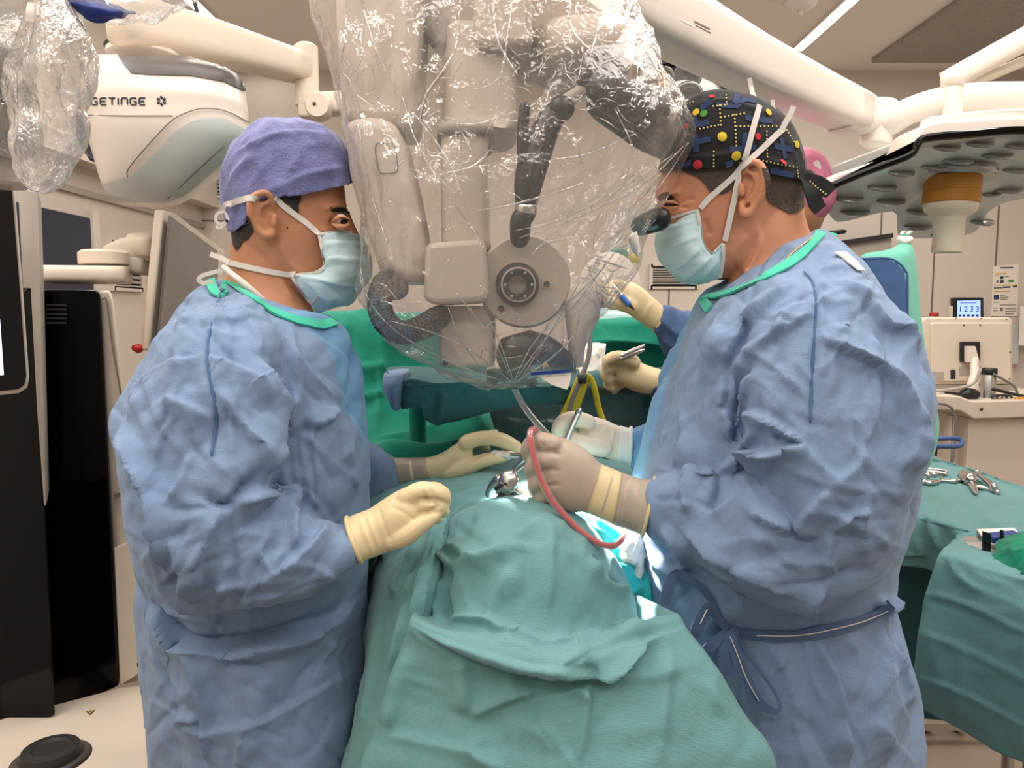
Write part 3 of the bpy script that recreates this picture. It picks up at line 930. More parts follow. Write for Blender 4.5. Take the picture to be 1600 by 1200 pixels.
flat([(140, 1113.2), (142, 1114), (143, 1111.5), (141.5, 1111.4)], zt, M['ink'], 'warning_symbol', t, 0.003)
q = on_top(80, 1186, zt)
pk = thing('rubber_puck', 'round black rubber puck on the cream plinth', 'puck', tuple(q))
mk('puck', *lathe([(0.045, 0), (0.047, 0.01), (0.044, 0.02), (0.03, 0.022), (0.026, 0.018), (0.001, 0.018)], tuple(q), (0, 0, 1), 36), M['rubber'], pk, angle=35)
mk('skirt', *lathe([(0.062, 0.0005), (0.05, 0.004), (0.046, 0.005)], tuple(q), (0, 0, 1), 36), M['charcoal'], pk)

t = thing('touch_screen', 'big dark touch screen in a cream bezel at the far edge by the tower', 'monitor', tuple(P(-40, 610, 1.15)))
o = [(-120, 262), (-20, 263), (8, 268), (20, 280), (24, 300), (36, 450), (46, 590), (43, 606), (30, 615), (0, 618), (-120, 622)]
mk('bezel', *prism(o, 1.15, 0.04, slant=(-.028, 0)), M['cream'], t, smooth=False, bevel=0.006)
o2 = [(-119, 272), (-20, 273), (5, 276), (15, 286), (19, 302), (31, 450), (41, 588), (38, 601), (28, 608), (0, 611), (-119, 615)]
mk('glass', *prism(o2, 1.146, 0.006, slant=(-.0045, 0)), M['black'], t, smooth=False)
mk('lit_field', *prism([(-119, 500), (0, 498), (6, 586), (-119, 590)], 1.1455, 0.003, slant=(-.002, 0)), M['screen'], t, smooth=False)
# ------------------------------------------------------------------ lamps and arms on the right
t = thing('boom_arm', 'thick white lamp arm running down from above to the elbow by the black cap', 'arm', tuple(P(1180, 100, 1.6)))
mk('beam', *beam([P(940, -42, 1.3), P(1000, 4, 1.36), P(1170, 98, 1.6), P(1335, 178, 1.85)], 0.10, [0.12, 0.115, 0.1, 0.085], sub=6, p=5), M['white'], t)
mk('highlight_strip', *tube([P(1022, -2, 1.31), P(1040, 14, 1.335), P(1070, 36, 1.37), P(1110, 55, 1.43), P(1150, 68, 1.5)], 0.0035, 8), M['tie'], t)  # white tube standing in for a curved reflection on the arm
mk('collar', *beam([P(1316, 170, 1.83), P(1340, 182, 1.86)], 0.1, [0.098, 0.092]), M['white'], t)
mk('neck', *tube([P(1336, 180, 1.85), P(1356, 187, 1.87), P(1376, 190, 1.88)], [0.036, 0.036, 0.034], 20), M['white'], t)
mk('screw', *lathe([(0.005, -0.036), (0.005, -0.039)], tuple(P(1341, 186, 1.85)), (-.1, 1, .1), 10), M['charcoal'], t)
mk('knuckle', *lathe([(0.02, -0.06), (0.036, -0.05), (0.036, 0.045), (0.03, 0.052)], tuple(P(1374, 192, 1.88)), (0.15, 0, 1), 28), M['white'], t, angle=40)
mk('label_print', *cat(box(P(1097, 40, 1.365), (0.03, 0.001, 0.003), tilt=(0, .45)), box(P(1099, 46, 1.365), (0.03, 0.001, 0.002), tilt=(0, .45))), M['seam'], t, smooth=False)

t = thing('surgical_lamp', 'large white surgical lamp with ochre ring and ivory handle by the right wall', 'lamp', tuple(P(1490, 330, 1.9)))
FY = lambda py: 1.70 + (py - 215) / 160 * 0.42
face = [(1284, 302), (1300, 288), (1420, 243), (1442, 218), (1600, 205), (1720, 215), (1740, 300), (1600, 312), (1548, 330), (1525, 364), (1465, 373), (1408, 372), (1400, 356), (1393, 332), (1322, 347), (1302, 346), (1288, 325)]
A = spline(np.array([face[-1]] + face + [face[0]], float), 3)[3:-4]
up = np.array([0, -0.02, 0.045])
V0 = np.array([tuple(P(x, y, FY(y))) for x, y in A])
k = len(V0)
V = np.vstack([V0, V0 + up])
mk('lens_cover', V, [tuple(range(k)), tuple(range(2 * k - 1, k - 1, -1))] + [(i, k + i, k + (i + 1) % k, (i + 1) % k) for i in range(k)], M['lampface'], t, smooth=False, bevel=0.006)
mk('housing', *prism([(1282, 300), (1290, 285), (1304, 272), (1415, 236), (1428, 222), (1436, 202), (1448, 193), (1470, 188), (1590, 181), (1720, 188), (1735, 215), (1600, 205), (1444, 219), (1421, 244), (1300, 290)], 1.64, 0.12), M['white'], t, smooth=False, bevel=0.008)
mk('black_rim', *tube([P(1283, 302, 1.64), P(1300, 291, 1.635), P(1360, 266, 1.635), P(1420, 243, 1.635), P(1432, 228, 1.635), P(1446, 216, 1.635), P(1520, 209, 1.635), P(1600, 204, 1.635), P(1720, 213, 1.635)], 0.013, 10, flat=0.6), M['black'], t)
def fpt(x, y, off=0.0):
    return np.array(tuple(P(x, y, FY(y)))) - up / np.linalg.norm(up) * off
for x, y, r in ((1325, 308, .038), (1335, 329, .038), (1377, 290, .036), (1392, 312, .036), (1434, 352, .036), (1436, 328, .034), (1495, 248, .036), (1460, 258, .034), (1556, 240, .036), (1585, 262, .036), (1572, 294, .038), (1545, 300, .03), (1535, 345, .03), (1408, 268, .03), (1478, 228, .03), (1530, 222, .03), (1590, 225, .03)):
    mk('lens', *lathe([(r, 0.001), (r, -0.004), (r * .86, -0.007), (r * .8, -0.002), (0.001, 0.0)], fpt(x, y), up, 24), M['lens'], t)
mk('sensor', *box(fpt(1458, 366, 0.003), (0.008, 0.004, 0.006)), M['rubber'], t, smooth=False)
o = np.array(tuple(P(1487, 300, 1.86)))
mk('handle_ring', *lathe([(0.058, -0.028), (0.062, -0.026), (0.062, 0.0), (0.0605, 0.002), (0.0605, 0.006), (0.062, 0.008), (0.062, 0.034), (0.056, 0.036)], o, (0.03, 0.0, 1), 40), M['orange'], t, angle=35)
mk('handle', *lathe([(0.02, -0.138), (0.034, -0.142), (0.035, -0.136), (0.033, -0.12), (0.034, -0.062), (0.04, -0.055), (0.056, -0.045), (0.06, -0.03), (0.05, -0.02)], o, (0.03, 0.0, 1), 40), M['handle'], t, angle=60)
mk('handle_socket', *lathe([(0.02, -0.1385), (0.006, -0.13)], o, (0.03, 0, 1), 20), M['orange'], t)
mk('mount_ring', *lathe([(0.085, 0.04), (0.09, 0.05), (0.088, 0.06)], o, (0.03, -0.1, 1), 40), M['lens'], t)
mk('post', *tube([P(1487, 192, 1.8), P(1487, 172, 1.8), P(1488, 122, 1.8)], 0.022, 20), M['white'], t)
mk('post_cap', *lathe([(0.024, -0.02), (0.026, 0.0), (0.024, 0.01)], tuple(P(1489, 122, 1.8)), (0, 0, 1), 20), M['white'], t)
mk('curved_arm', *tube([P(1372, 198, 1.88), P(1392, 190, 1.86), P(1425, 172, 1.84), P(1480, 157, 1.82), P(1550, 152, 1.82), P(1640, 156, 1.82), P(1740, 175, 1.82)], [0.03, 0.031, 0.031, 0.032, 0.034, 0.035, 0.035], 20), M['white'], t)
mk('upper_arm', *beam([P(1476, 130, 1.95), P(1640, 40, 1.8)], 0.045, 0.05), M['white'], t)
mk('upper_arm_edge', *beam([P(1482, 146, 1.97), P(1660, 70, 1.82)], 0.03, 0.02), M['cream'], t)

t = thing('surgical_lamp', 'second surgical lamp half hidden between the film and the white lamp arm', 'lamp', tuple(P(1090, 130, 2.6)))
mk('top_shell', *prism([(1005, 92), (1048, 74), (1084, 92), (1015, 106)], 2.5, 0.1), M['black'], t, smooth=False, bevel=0.004)
mk('body', *prism([(1004, 100), (1080, 92), (1112, 112), (1146, 148), (1130, 150), (1060, 178), (1010, 180)], 2.55, 0.06), M['lampface'], t, smooth=False, bevel=0.008)
mk('edge_trim', *tube([P(1112, 112, 2.54), P(1124, 122, 2.54), P(1138, 140, 2.54), P(1146, 150, 2.54)], 0.014, 10), M['charcoal'], t)
for x, y in ((1072, 120), (1074, 150), (1030, 124), (1040, 160)):
    mk('lens', *lathe([(0.05, 0.0), (0.05, -0.008), (0.04, -0.012), (0.036, -0.004), (0.001, 0)], tuple(P(x, y, 2.545)), (0, 0.8, 0.6), 24), M['lens'], t)
mk('drop_rod', *tube([P(1050, 90, 2.56), (P(1050, 90, 2.56).x, 2.56, 2.75)], .03, 14), M['white'], t)
mk('warm_part', *prism([(1026, 112), (1042, 112), (1046, 135), (1030, 140)], 2.53, 0.02), M['orange'], t, smooth=False)

# ------------------------------------------------------------------ far right: computer trolley
Y = 3.2
t = thing('trolley', 'cream computer trolley under the monitor by the right wall', 'trolley', (P(1560, 740, 3.1).x, 3.1, 0))
mk('worktop', *prism([(1440, 617), (1500, 619), (1520, 627), (1700, 622), (1700, 650), (1522, 655), (1500, 642), (1440, 640)], 2.9, 0.5), M['cream'], t, smooth=False, bevel=0.006)
mk('cabinet', *box((P(1620, 700, 3.0).x, 3.15, 0.55), (0.62, 0.42, 0.92)), M['cream'], t, smooth=False, bevel=0.004)
zb = P(0, 655, 2.95).z
for px in (1487, 1494):
    a = P(px, 650, 2.95)
    mk('post', *box((a.x, 2.97, a.z / 2), (0.014, 0.03, a.z)), M['beige'], t, smooth=False)
mk('screw', *lathe([(0.006, 0), (0.006, -.004)], tuple(P(1533, 639, 2.9)), (0, 1, 0), 10), M['charcoal'], t)
mk('rail_tray', *tube([P(1452, 686, 2.6), P(1490, 685, 2.6), P(1502, 688, 2.6), P(1498, 697, 2.55), P(1452, 697, 2.55)], 0.008, 8), M['bluep'], t)
mk('rail_clamp', *prism([(1448, 695), (1466, 694), (1464, 713), (1450, 706)], 2.56, 0.03), M['blackp'], t, smooth=False)

t = thing('monitor', 'cream monitor seen from behind with black mount on the computer trolley', 'monitor', tuple(P(1515, 615, Y)))
mk('back_shell', *prism(rounded(1441, 496, 1583, 600, 8), Y, 0.05), M['cream'], t, smooth=False, bevel=0.008)
mk('raised_back', *prism(rounded(1455, 504, 1580, 596, 4), Y - 0.012, 0.03), M['cream'], t, smooth=False, bevel=0.005)
mk('lower_edge', *prism([(1441, 602), (1590, 601), (1590, 612), (1441, 614)], Y + .01, 0.04), M['grey'], t, smooth=False)
mk('mount_plate', *prism(rounded(1503, 534, 1532, 566, 2), Y - 0.03, 0.02), M['blackp'], t, smooth=False, bevel=0.003)
mk('mount_bracket', *prism([(1511, 541), (1524, 541), (1531, 566), (1511, 566)], Y - 0.05, 0.022), M['white'], t, smooth=False)
mk('stand', *tube([P(1522, 562, Y - .04), P(1523, 585, Y - .06), P(1520, 602, Y - .07), P(1521, 626, Y - .07)], [0.016, 0.018, 0.022, 0.026], 16), M['white'], t)
for o in ([(1457, 581), (1475, 581), (1475, 594), (1457, 594)], [(1499, 573), (1533, 573), (1533, 586), (1499, 586)]):
    mk('rating_plate', *prism(o, Y - 0.015, 0.005), M['grey'], t, smooth=False)
mk('port', *prism([(1486, 578), (1493, 578), (1493, 592), (1486, 592)], Y - 0.016, 0.005), M['rubber'], t, smooth=False)
for x, y in ((1493, 498), (1533, 498), (1572, 499), (1506, 508), (1531, 508), (1578, 550), (1577, 592)):
    mk('screw', *lathe([(0.003, 0), (0.003, -0.004)], tuple(P(x, y, Y - 0.012)), (0, 1, 0), 8), M['charcoal'], t)

t = thing('vacuum_flask', 'steel vacuum flask with a black lid on the computer trolley', 'flask', tuple(P(1543, 626, 3.0)))
b = tuple(P(1543, 627, 3.0))
mk('body', *lathe([(0.024, 0), (0.027, 0.003), (0.027, 0.105), (0.026, 0.107)], b, (0, 0, 1), 28), M['bsteel'], t, angle=40)
mk('lid', *lathe([(0.0275, 0.105), (0.0285, 0.108), (0.0285, 0.127), (0.026, 0.131)], b, (0, 0, 1), 28), M['blackp'], t, angle=40)
t = thing('scanner', 'black hand scanner lying on the trolley beside the steel flask', 'scanner', tuple(P(1505, 626, 2.98)))
mk('head', *tube([P(1500, 619, 2.98), P(1510, 615, 2.98), P(1520, 616, 2.98)], [0.014, 0.026, 0.026], 16, flat=.85), M['blackp'], t)
mk('grip', *tube([P(1478, 615, 2.98), P(1490, 617, 2.98), P(1502, 619, 2.98)], [0.008, 0.011, 0.014], 12), M['rubber'], t)
mk('sleeve', *tube([P(1466, 617, 2.98), P(1476, 617, 2.98)], 0.008, 10), M['tie'], t)
for nm, pts, r, m, lab in (('monitor_cable', [(1532, 578), (1522, 598), (1500, 606), (1470, 610), (1445, 611)], 0.006, 'grey', 'pale cable looping from behind the monitor mount along its lower edge'),
                           ('power_cable', [(1553, 585), (1570, 594), (1585, 604), (1590, 616)], 0.005, 'cable', 'thin grey cable dropping beside the lower corner of the cream monitor'),
                           ('scanner_cable', [(1552, 608), (1572, 613), (1600, 619), (1640, 622)], 0.006, 'rubber', 'black cable running along the trolley top past the flask'),
                           ('hanging_cable', [(1464, 630), (1480, 633), (1490, 643), (1493, 670), (1487, 735)], 0.005, 'cable', 'grey cable hanging down the trolley posts over the blue rail')):
    o = mk(nm, *tube([P(x, y, 2.97 if nm != 'hanging_cable' else 2.88) for x, y in pts], r, 8), M[m]); tag(o, lab, 'cable')
o = mk('coiled_cable', *tube([P(1556 + 10 * math.cos(a) + a * 1.2, 621 + 3.5 * math.sin(a), 2.95) for a in np.linspace(0, 14, 30)], 0.004, 6, sub=3), M['rubber']); tag(o, 'small tangle of black cable on the trolley beside the flask', 'cable')
o = mk('plug', *tube([P(1588, 624, 2.93), P(1606, 623, 2.93)], 0.009, 10), M['orange']); tag(o, 'orange plug at the end of the trolley top', 'plug')
# wall things
t = thing('wall_tablet', 'lit blue tablet screen with digits on the wall above the monitor', 'tablet', tuple(P(1514, 480, YB)))
mk('case', *prism(rounded(1490, 465, 1537, 520, 2), YB - 0.03, 0.03), M['blackp'], t, smooth=False)
mk('side_trim', *prism([(1535.5, 464), (1538, 464), (1538, 520), (1535.5, 520)], YB - 0.03, 0.03), M['white'], t, smooth=False)
mk('screen', *prism([(1496, 470), (1532, 469), (1532, 518), (1496, 518)], YB - 0.032, 0.004), M['screen2'], t, smooth=False)
def text(name, s, px, py, Y, h, m, par):
    cu = bpy.data.curves.new(name, 'FONT'); cu.body = s; cu.size = h; cu.extrude = 0.0004; cu.align_x = 'CENTER'
    o = bpy.data.objects.new(name, cu); COL.objects.link(o); cu.materials.append(m)
    o.parent = par; o.location = P(px, py, Y) - Vector(ORG[par.name]); o.rotation_euler = (math.pi / 2, 0, 0)
    return o
for s, x in (('1', 1500.5), ('2', 1509), ('3', 1518), ('3', 1527)): text('digit', s, x, 487, YB - 0.0335, 0.045, M['ink'], t)
for x in (1500, 1506, 1513, 1520, 1527): mk('icon', *box(P(x, 493, YB - 0.0325), (0.014, 0.002, 0.012)), M['pblue'], t, smooth=False)
mk('status_line', *box(P(1513, 473, YB - 0.0325), (0.09, 0.002, 0.004)), M['pblue'], t, smooth=False)
o = mk('wall_switch', *prism([(1483, 478), (1489, 478), (1489, 496), (1483, 496)], YB - 0.03, 0.03), M['white'], smooth=False, bevel=0.002); tag(o, 'narrow white switch on the wall beside the lit tablet', 'switch')
t = thing('alarm_button', 'red alarm button on the wall near the corner of the cream monitor', 'button', tuple(P(1458, 494, 4.3)))
mk('knob', *lathe([(0.024, 0), (0.026, 0.01), (0.02, 0.02)], tuple(P(1459, 494, 4.3)), (0, 0, 1), 20), M['red'], t)
mk('box', *prism([(1451, 494), (1468, 494), (1468, 520), (1451, 520)], 4.28, 0.1), M['cream'], t, smooth=False)
t = thing('wall_notice', 'printed white notice with yellow rules on the wall', 'notice', tuple(P(1571, 495, YB)))
mk('sheet', *prism([(1552, 416), (1592, 412), (1590, 494), (1549, 494)], YB - 0.006, 0.004), M['paper'], t, smooth=False)
def pr(x0, y0, x1, y1, m, n='print'): mk(n, *prism([(x0, y0), (x1, y0 - .4), (x1, y1 - .4), (x0, y1)], YB - 0.0075, 0.001), M[m], t, smooth=False)
pr(1563, 417.5, 1583, 419.5, 'ink', 'heading')
for x0, y0, x1, y1, m in ((1554, 427, 1572, 428.5, 'gyellow'), (1554, 430, 1562, 431, 'gyellow'), (1563, 432, 1568, 436, 'ink'), (1570, 432, 1577, 433, 'seam'), (1563, 438, 1568, 442, 'ink'), (1576, 437, 1584, 441, 'pgreen'), (1557, 438, 1560, 442, 'seam'),
                         (1553, 445, 1590, 446.2, 'gyellow'), (1567, 447.5, 1579, 450, 'ink'), (1583, 446.5, 1589, 449, 'ink'), (1553, 449, 1566, 451, 'seam'), (1553, 455, 1578, 456.2, 'gyellow'), (1553, 461, 1561, 468, 'pblue'),
                         (1563, 461, 1571, 462, 'seam'), (1563, 464, 1576, 465, 'seam'), (1563, 467, 1574, 468, 'seam'), (1553, 472, 1560, 473, 'seam'), (1562, 476, 1588, 477, 'seam'), (1552, 481, 1559, 482, 'seam'), (1552, 485, 1559, 486, 'seam'),
                         (1563, 481, 1567, 486, 'seam'), (1571, 482, 1588, 483, 'seam'), (1571, 486, 1588, 487, 'seam'), (1571, 490, 1584, 491, 'seam')):
    pr(x0, y0, x1, y1, m)
o = mk('wall_sheet', *prism([(1595, 478), (1660, 470), (1660, 540), (1592, 540)], YB - 0.1, 0.004), M['paper'], smooth=False); tag(o, 'plain white sheet on the wall cut by the frame edge', 'sheet')
o = mk('leaflet_holder', *prism([(1581, 508), (1592, 507), (1592, 569), (1580, 569)], YB - 0.06, 0.05), M['greyshell'], smooth=False, bevel=.003); tag(o, 'pale grey plastic holder on the wall beside the cream monitor', 'holder')

# ------------------------------------------------------------------ draped instrument tables on the right
def cloth(name, rows, m, strokes=(), crump=(26, 0.004, 3), su=14, sv=14, label=None, cat_=None, parent=None, thick=0.0012, stretch=(1, 1, 1), kind=None):
    G = surf(rows, su, sv)
    nu, nv = G.shape[:2]
    V = G.reshape(-1, 3); F = np_grid(nu, nv)
    N = vnormals(V, F)
    D = V - np.array(CAM)
    if ((N * D).sum(1) > 0).mean() > 0.5: F = F[:, ::-1]; N = -N
    if crump: V = crumple(V, N, crump[0], crump[1], crump[2], stretch)
    if strokes:
        N = vnormals(V, F); V = folds(V, N, strokes)
    o = mk(name, V, F, m, parent)
    if thick:
        s = o.modifiers.new('s', 'SOLIDIFY'); s.thickness = thick; s.offset = -1
    if label: tag(o, label, cat_, kind=kind)
    return o, (V, F)


TBL, S_tbl = cloth('table_drape', [
    [(1330, 860, 2.3), (1440, 850, 2.3), (1520, 870, 2.14), (1600, 900, 1.94), (1720, 930, 1.76)],
    [(1330, 726, 2.29), (1440, 725, 2.29), (1520, 745, 2.12), (1600, 773, 1.92), (1720, 802, 1.74)],
    [(1340, 722, 2.27), (1440, 722, 2.26), (1520, 742, 2.09), (1600, 771, 1.89), (1720, 800, 1.71)],
    [(1350, 762, 1.97), (1440, 765, 1.94), (1520, 783, 1.82), (1600, 804, 1.70), (1720, 830, 1.56)],
    [(1350, 798, 1.74), (1430, 802, 1.72), (1500, 820, 1.62), (1580, 833, 1.56), (1720, 862, 1.43)],
    [(1350, 812, 1.70), (1430, 815, 1.68), (1500, 832, 1.59), (1580, 846, 1.53), (1720, 874, 1.41)],
    [(1350, 850, 1.69), (1430, 855, 1.67), (1500, 870, 1.58), (1580, 885, 1.52), (1720, 905, 1.40)],
    [(1350, 886, 1.70), (1430, 886, 1.68), (1500, 915, 1.59), (1580, 935, 1.53), (1720, 955, 1.41)]], M['teal'],
    [([(1405, 868), (1450, 866)], .004, 8, 8), ([(1450, 800), (1458, 830), (1470, 862)], .008, 10, 25), ([(1480, 805), (1500, 835), (1530, 850)], .006, 12, 20), ([(1535, 805), (1560, 825), (1600, 840)], .008, 14, 20),
     ([(1430, 840), (1440, 870)], .006, 10, 10), ([(1500, 790), (1470, 810), (1455, 818)], .005, 8, 18)],
    crump=(14, 0.012, 3), label='teal drape over the far instrument table behind the surgeon in black cap', cat_='drape')
t = thing('instrument_table', 'wheeled instrument table under the far teal drape', 'table', (P(1480, 800, 2.0).x, 2.0, 0))
# top board under the drape and its frame
a, b_, c_, d_ = P(1350, 742, 2.22), P(1600, 792, 1.86), P(1690, 852, 1.52), P(1360, 806, 1.80)
zt2 = 0.925
V = np.array([(q.x, q.y, z) for z in (zt2, zt2 - 0.03) for q in (a, b_, c_, d_)])
mk('tabletop', V, [(0, 1, 2, 3), (7, 6, 5, 4), (0, 4, 5, 1), (1, 5, 6, 2), (2, 6, 7, 3), (3, 7, 4, 0)], M['bsteel'], t, smooth=False)
for q, dx in ((a, .1), (b_, 0), (c_, 0), (d_, .12)):
    mk('leg', *tube([(q.x + dx, q.y, 0.1), (q.x + dx, q.y, zt2 - .03)], 0.014, 10), M['bsteel'], t)
mk('shaded_skirt', *prism([(1370, 880), (1500, 884), (1500, 1128), (1370, 1116)], 1.76, 0.02), M['tealtray'], t, smooth=False)  # hanging drape and the table's shade together, as one dark panel
wx = [P(1440, 1155, 2.5), P(1487, 1160, 2.5)]
for q in wx:
    mk('caster', *lathe([(0.03, -0.014), (0.042, -0.012), (0.044, 0), (0.042, 0.012), (0.03, 0.014)], (q.x, q.y, 0.045), (1, 0.25, 0), 24), M['rubber'], t)
    mk('caster_fork', *box((q.x, q.y + .02, 0.075), (0.04, 0.05, 0.03)), M['bsteel'], t, smooth=False)
mk('base_bar', *box(((wx[0].x + wx[1].x) / 2, 2.42, 0.06), (0.3, 0.03, 0.025)), M['bsteel'], t, smooth=False)

RT, S_rt = cloth('table_drape', [
    [(1510, 1010, 1.52), (1540, 1000, 1.52), (1600, 1000, 1.5), (1720, 1000, 1.5)],
    [(1496, 852, 1.50), (1530, 845, 1.5), (1600, 845, 1.48), (1720, 845, 1.46)],
    [(1492, 845, 1.46), (1530, 839, 1.47), (1600, 838, 1.46), (1720, 838, 1.44)],
    [(1480, 852, 1.38), (1530, 856, 1.36), (1600, 866, 1.32), (1720, 880, 1.26)],
    [(1472, 861, 1.32), (1530, 876, 1.27), (1600, 896, 1.21), (1720, 926, 1.11)],
    [(1464, 880, 1.31), (1525, 898, 1.25), (1600, 922, 1.19), (1720, 952, 1.09)],
    [(1446, 940, 1.31), (1515, 962, 1.24), (1600, 992, 1.17), (1720, 1022, 1.08)],
    [(1432, 1010, 1.31), (1507, 1040, 1.24), (1600, 1082, 1.17), (1720, 1120, 1.08)],
    [(1426, 1060, 1.32), (1500, 1095, 1.25), (1600, 1140, 1.18), (1720, 1190, 1.09)],
    [(1428, 1098, 1.33), (1500, 1142, 1.27), (1600, 1194, 1.20), (1720, 1250, 1.10)]], M['teal'],
    [([(1432, 920), (1500, 940), (1600, 985), (1640, 1000)], .005, 4, 16), ([(1425, 985), (1500, 1010), (1600, 1060), (1640, 1080)], .005, 4, 18), ([(1425, 1055), (1500, 1080), (1600, 1132), (1640, 1150)], .005, 4, 18), ([(1510, 1000), (1500, 1080), (1490, 1140)], .005, 6, 14),
     ([(1474, 858), (1462, 900), (1440, 960)], .008, 8, 18), ([(1480, 862), (1500, 900), (1540, 925)], .005, 6, 20), ([(1440, 935), (1500, 950), (1560, 975)], -.003, 8, 8)],
    crump=(9, 0.008, 6), label='teal drape over the near instrument table at the frame edge', cat_='drape')
t = thing('instrument_table', 'instrument table under the near teal drape at the frame edge', 'table', (P(1600, 900, 1.35).x, 1.35, 0))
q4 = [P(1505, 858, 1.46), P(1720, 855, 1.44), P(1720, 935, 1.14), P(1488, 872, 1.34)]
V = np.array([(q.x, q.y, z) for z in (0.985, 0.955) for q in q4])
mk('tabletop', V, [(0, 1, 2, 3), (7, 6, 5, 4), (0, 4, 5, 1), (1, 5, 6, 2), (2, 6, 7, 3), (3, 7, 4, 0)], M['bsteel'], t, smooth=False)
for q, dx in zip(q4, (.16, -.03, .1, .3)): mk('leg', *tube([(q.x + dx, q.y, 0.0), (q.x + dx, q.y, .96)], 0.014, 10), M['bsteel'], t)

# things on the near table
S3 = Surface(S_rt)
def on(S, px, py, lift=0.0): return S.hit(px, py, lift)[0]
o = mk('paper_pack', *quad([P(1525, 826, 1.47), P(1585, 824, 1.47), P(1600, 840, 1.4), P(1540, 846, 1.4)][::-1], 0.012), M['paper'], smooth=False, bevel=0.002); tag(o, 'flat white paper pack behind the black plates on the near table', 'pack')
t = thing('instrument_rack', 'black and grey instrument rack beside the green towel on the near table', 'rack', tuple(P(1545, 868, 1.34)))
mk('base', *prism([(1535, 862), (1600, 862), (1600, 872), (1536, 872)], 1.335, 0.06), M['grey'], t, smooth=False, bevel=0.003)
mk('end_plate', *prism([(1538, 831), (1549, 834), (1548, 868), (1537, 864)], 1.33, 0.006), M['blackp'], t, smooth=False)
for x in (1567, 1582): mk('peg', *prism([(x - 1.5, 829 + (x - 1567) * .4), (x + 1.5, 829 + (x - 1567) * .4), (x + 1.5, 846), (x - 1.5, 846)], 1.34, 0.006), M['blackp'], t, smooth=False)
mk('blue_block', *prism([(1551, 840), (1600, 835), (1600, 848), (1553, 850)], 1.345, 0.03), M['bluetape'], t, smooth=False, bevel=.002)
cloth('green_towel', [[(1556, 848, 1.34), (1580, 839, 1.36), (1610, 836, 1.36), (1680, 838, 1.36)], [(1556, 852, 1.32), (1580, 843, 1.31), (1610, 840, 1.3), (1680, 845, 1.28)], [(1549, 868, 1.30), (1575, 862, 1.27), (1610, 862, 1.24), (1680, 870, 1.2)],
                       [(1544, 880, 1.29), (1570, 888, 1.255), (1610, 900, 1.2), (1680, 910, 1.14)], [(1547, 886, 1.295), (1572, 894, 1.26), (1612, 906, 1.21), (1680, 918, 1.15)]], M['green'],
      crump=(22, 0.014, 9), label='crumpled bright green towel on the near table', cat_='towel')

# instruments on the far table
S2 = Surface(S_tbl)
def tl(pts, r, m='steel', n=10, lift=0.006, sub=4, flat=1.0): return tube([on(S2, x, y, lift) for x, y in pts], r, n, sub=sub, flat=flat), M[m]
def instr(name, label, parts, cat_='instrument', group=None):
    c = on(S2, *parts[0][1][0])
    t = thing(name, label, cat_, tuple(c), group)
    for nm, pts, r, *lf in parts:
        mk(nm, *tl(pts, r, lift=lf[0] if lf else 0.006)[0], M['steel'], t)
    return t
instr('forceps', 'long straight steel forceps lying across the far table', [('blade', [(1434, 741), (1460, 742), (1478, 744)], [.008, .006, .005]), ('blade', [(1434, 738), (1460, 740), (1478, 743)], [.006, .005, .004], .012), ('grip', [(1430, 740), (1440, 740)], .008)])
instr('knob_clamp', 'steel clamp with two ball knobs below the forceps', [('frame', [(1436, 754), (1450, 758), (1464, 757)], .006), ('knob', [(1450, 752), (1451, 752)], [.009, .009], .016), ('knob', [(1459, 751), (1460, 751)], [.009, .009], .016), ('foot', [(1442, 757), (1464, 757)], .007)])
instr('knob_clamp', 'steel clamp with stacked knobs close to the blue gown', [('frame', [(1424, 768), (1432, 770)], .007), ('knob', [(1430, 760), (1431, 760)], [.01, .01], .016), ('knob', [(1430, 769), (1431, 769)], [.01, .01], .016), ('foot', [(1424, 773), (1433, 773)], .006)])
instr('retractor', 'jointed steel retractor with angled arms near the table end', [('blade', [(1472, 754), (1490, 756), (1508, 753)], [.003, .005, .007]), ('hook', [(1470, 747), (1473, 752), (1468, 755)], .003), ('block', [(1507, 752), (1516, 758)], .018, .014), ('arm', [(1512, 754), (1528, 751)], .006, .02), ('arm', [(1528, 751), (1540, 760), (1552, 770)], [.006, .007, .009], .016),
                                                                                   ('arm', [(1518, 762), (1535, 766), (1556, 771)], .006), ('claw', [(1516, 758), (1521, 766), (1524, 774)], [.01, .009, .004]), ('screw', [(1527, 750), (1528, 750)], [.008, .008], .02), ('screw', [(1554, 769), (1557, 772)], .009)])
# ------------------------------------------------------------------ people
def paper(V, N, seed, k=1.0):
    """Stiff nonwoven cloth: flat facets between sharp creases."""
    w = np.stack([vnoise(V * 7 + 5.3 * j, seed + 30 + j) for j in range(3)], 1) * .25
    d = .014 * facet_field(V * np.array([8, 8, 5.0]) + w + seed, seed) + .0075 * facet_field(V * np.array([19, 19, 13.0]) + w * 2 + seed, seed + 1) + .0026 * facet_field(V * 44 + w * 3, seed + 2)
    return V + N * (d * k)[:, None]


def creases(seed, boxes):
    """Fine straight wrinkles of pressed nonwoven: (x0, y0, x1, y1, mean angle, spread, how many)."""
    r = random.Random(seed); out = []
    for x0, y0, x1, y1, a, s, n in boxes:
        for _ in range(n):
            t = math.radians(a + r.uniform(-s, s)); L = r.uniform(25, 85); x, y = r.uniform(x0, x1), r.uniform(y0, y1)
            c = r.uniform(-.25, .25) * L
            q = [(x - L * math.cos(t), y - L * math.sin(t)), (x - c * math.sin(t), y + c * math.cos(t)), (x + L * math.cos(t), y + L * math.sin(t))]
            w = r.uniform(10, 26)
            out.append((q, r.choice((-1, 1, 1)) * r.uniform(.0018, .0042), *(r.choice(((6.5, w), (w, 6.5)))), 1.5))
    return out


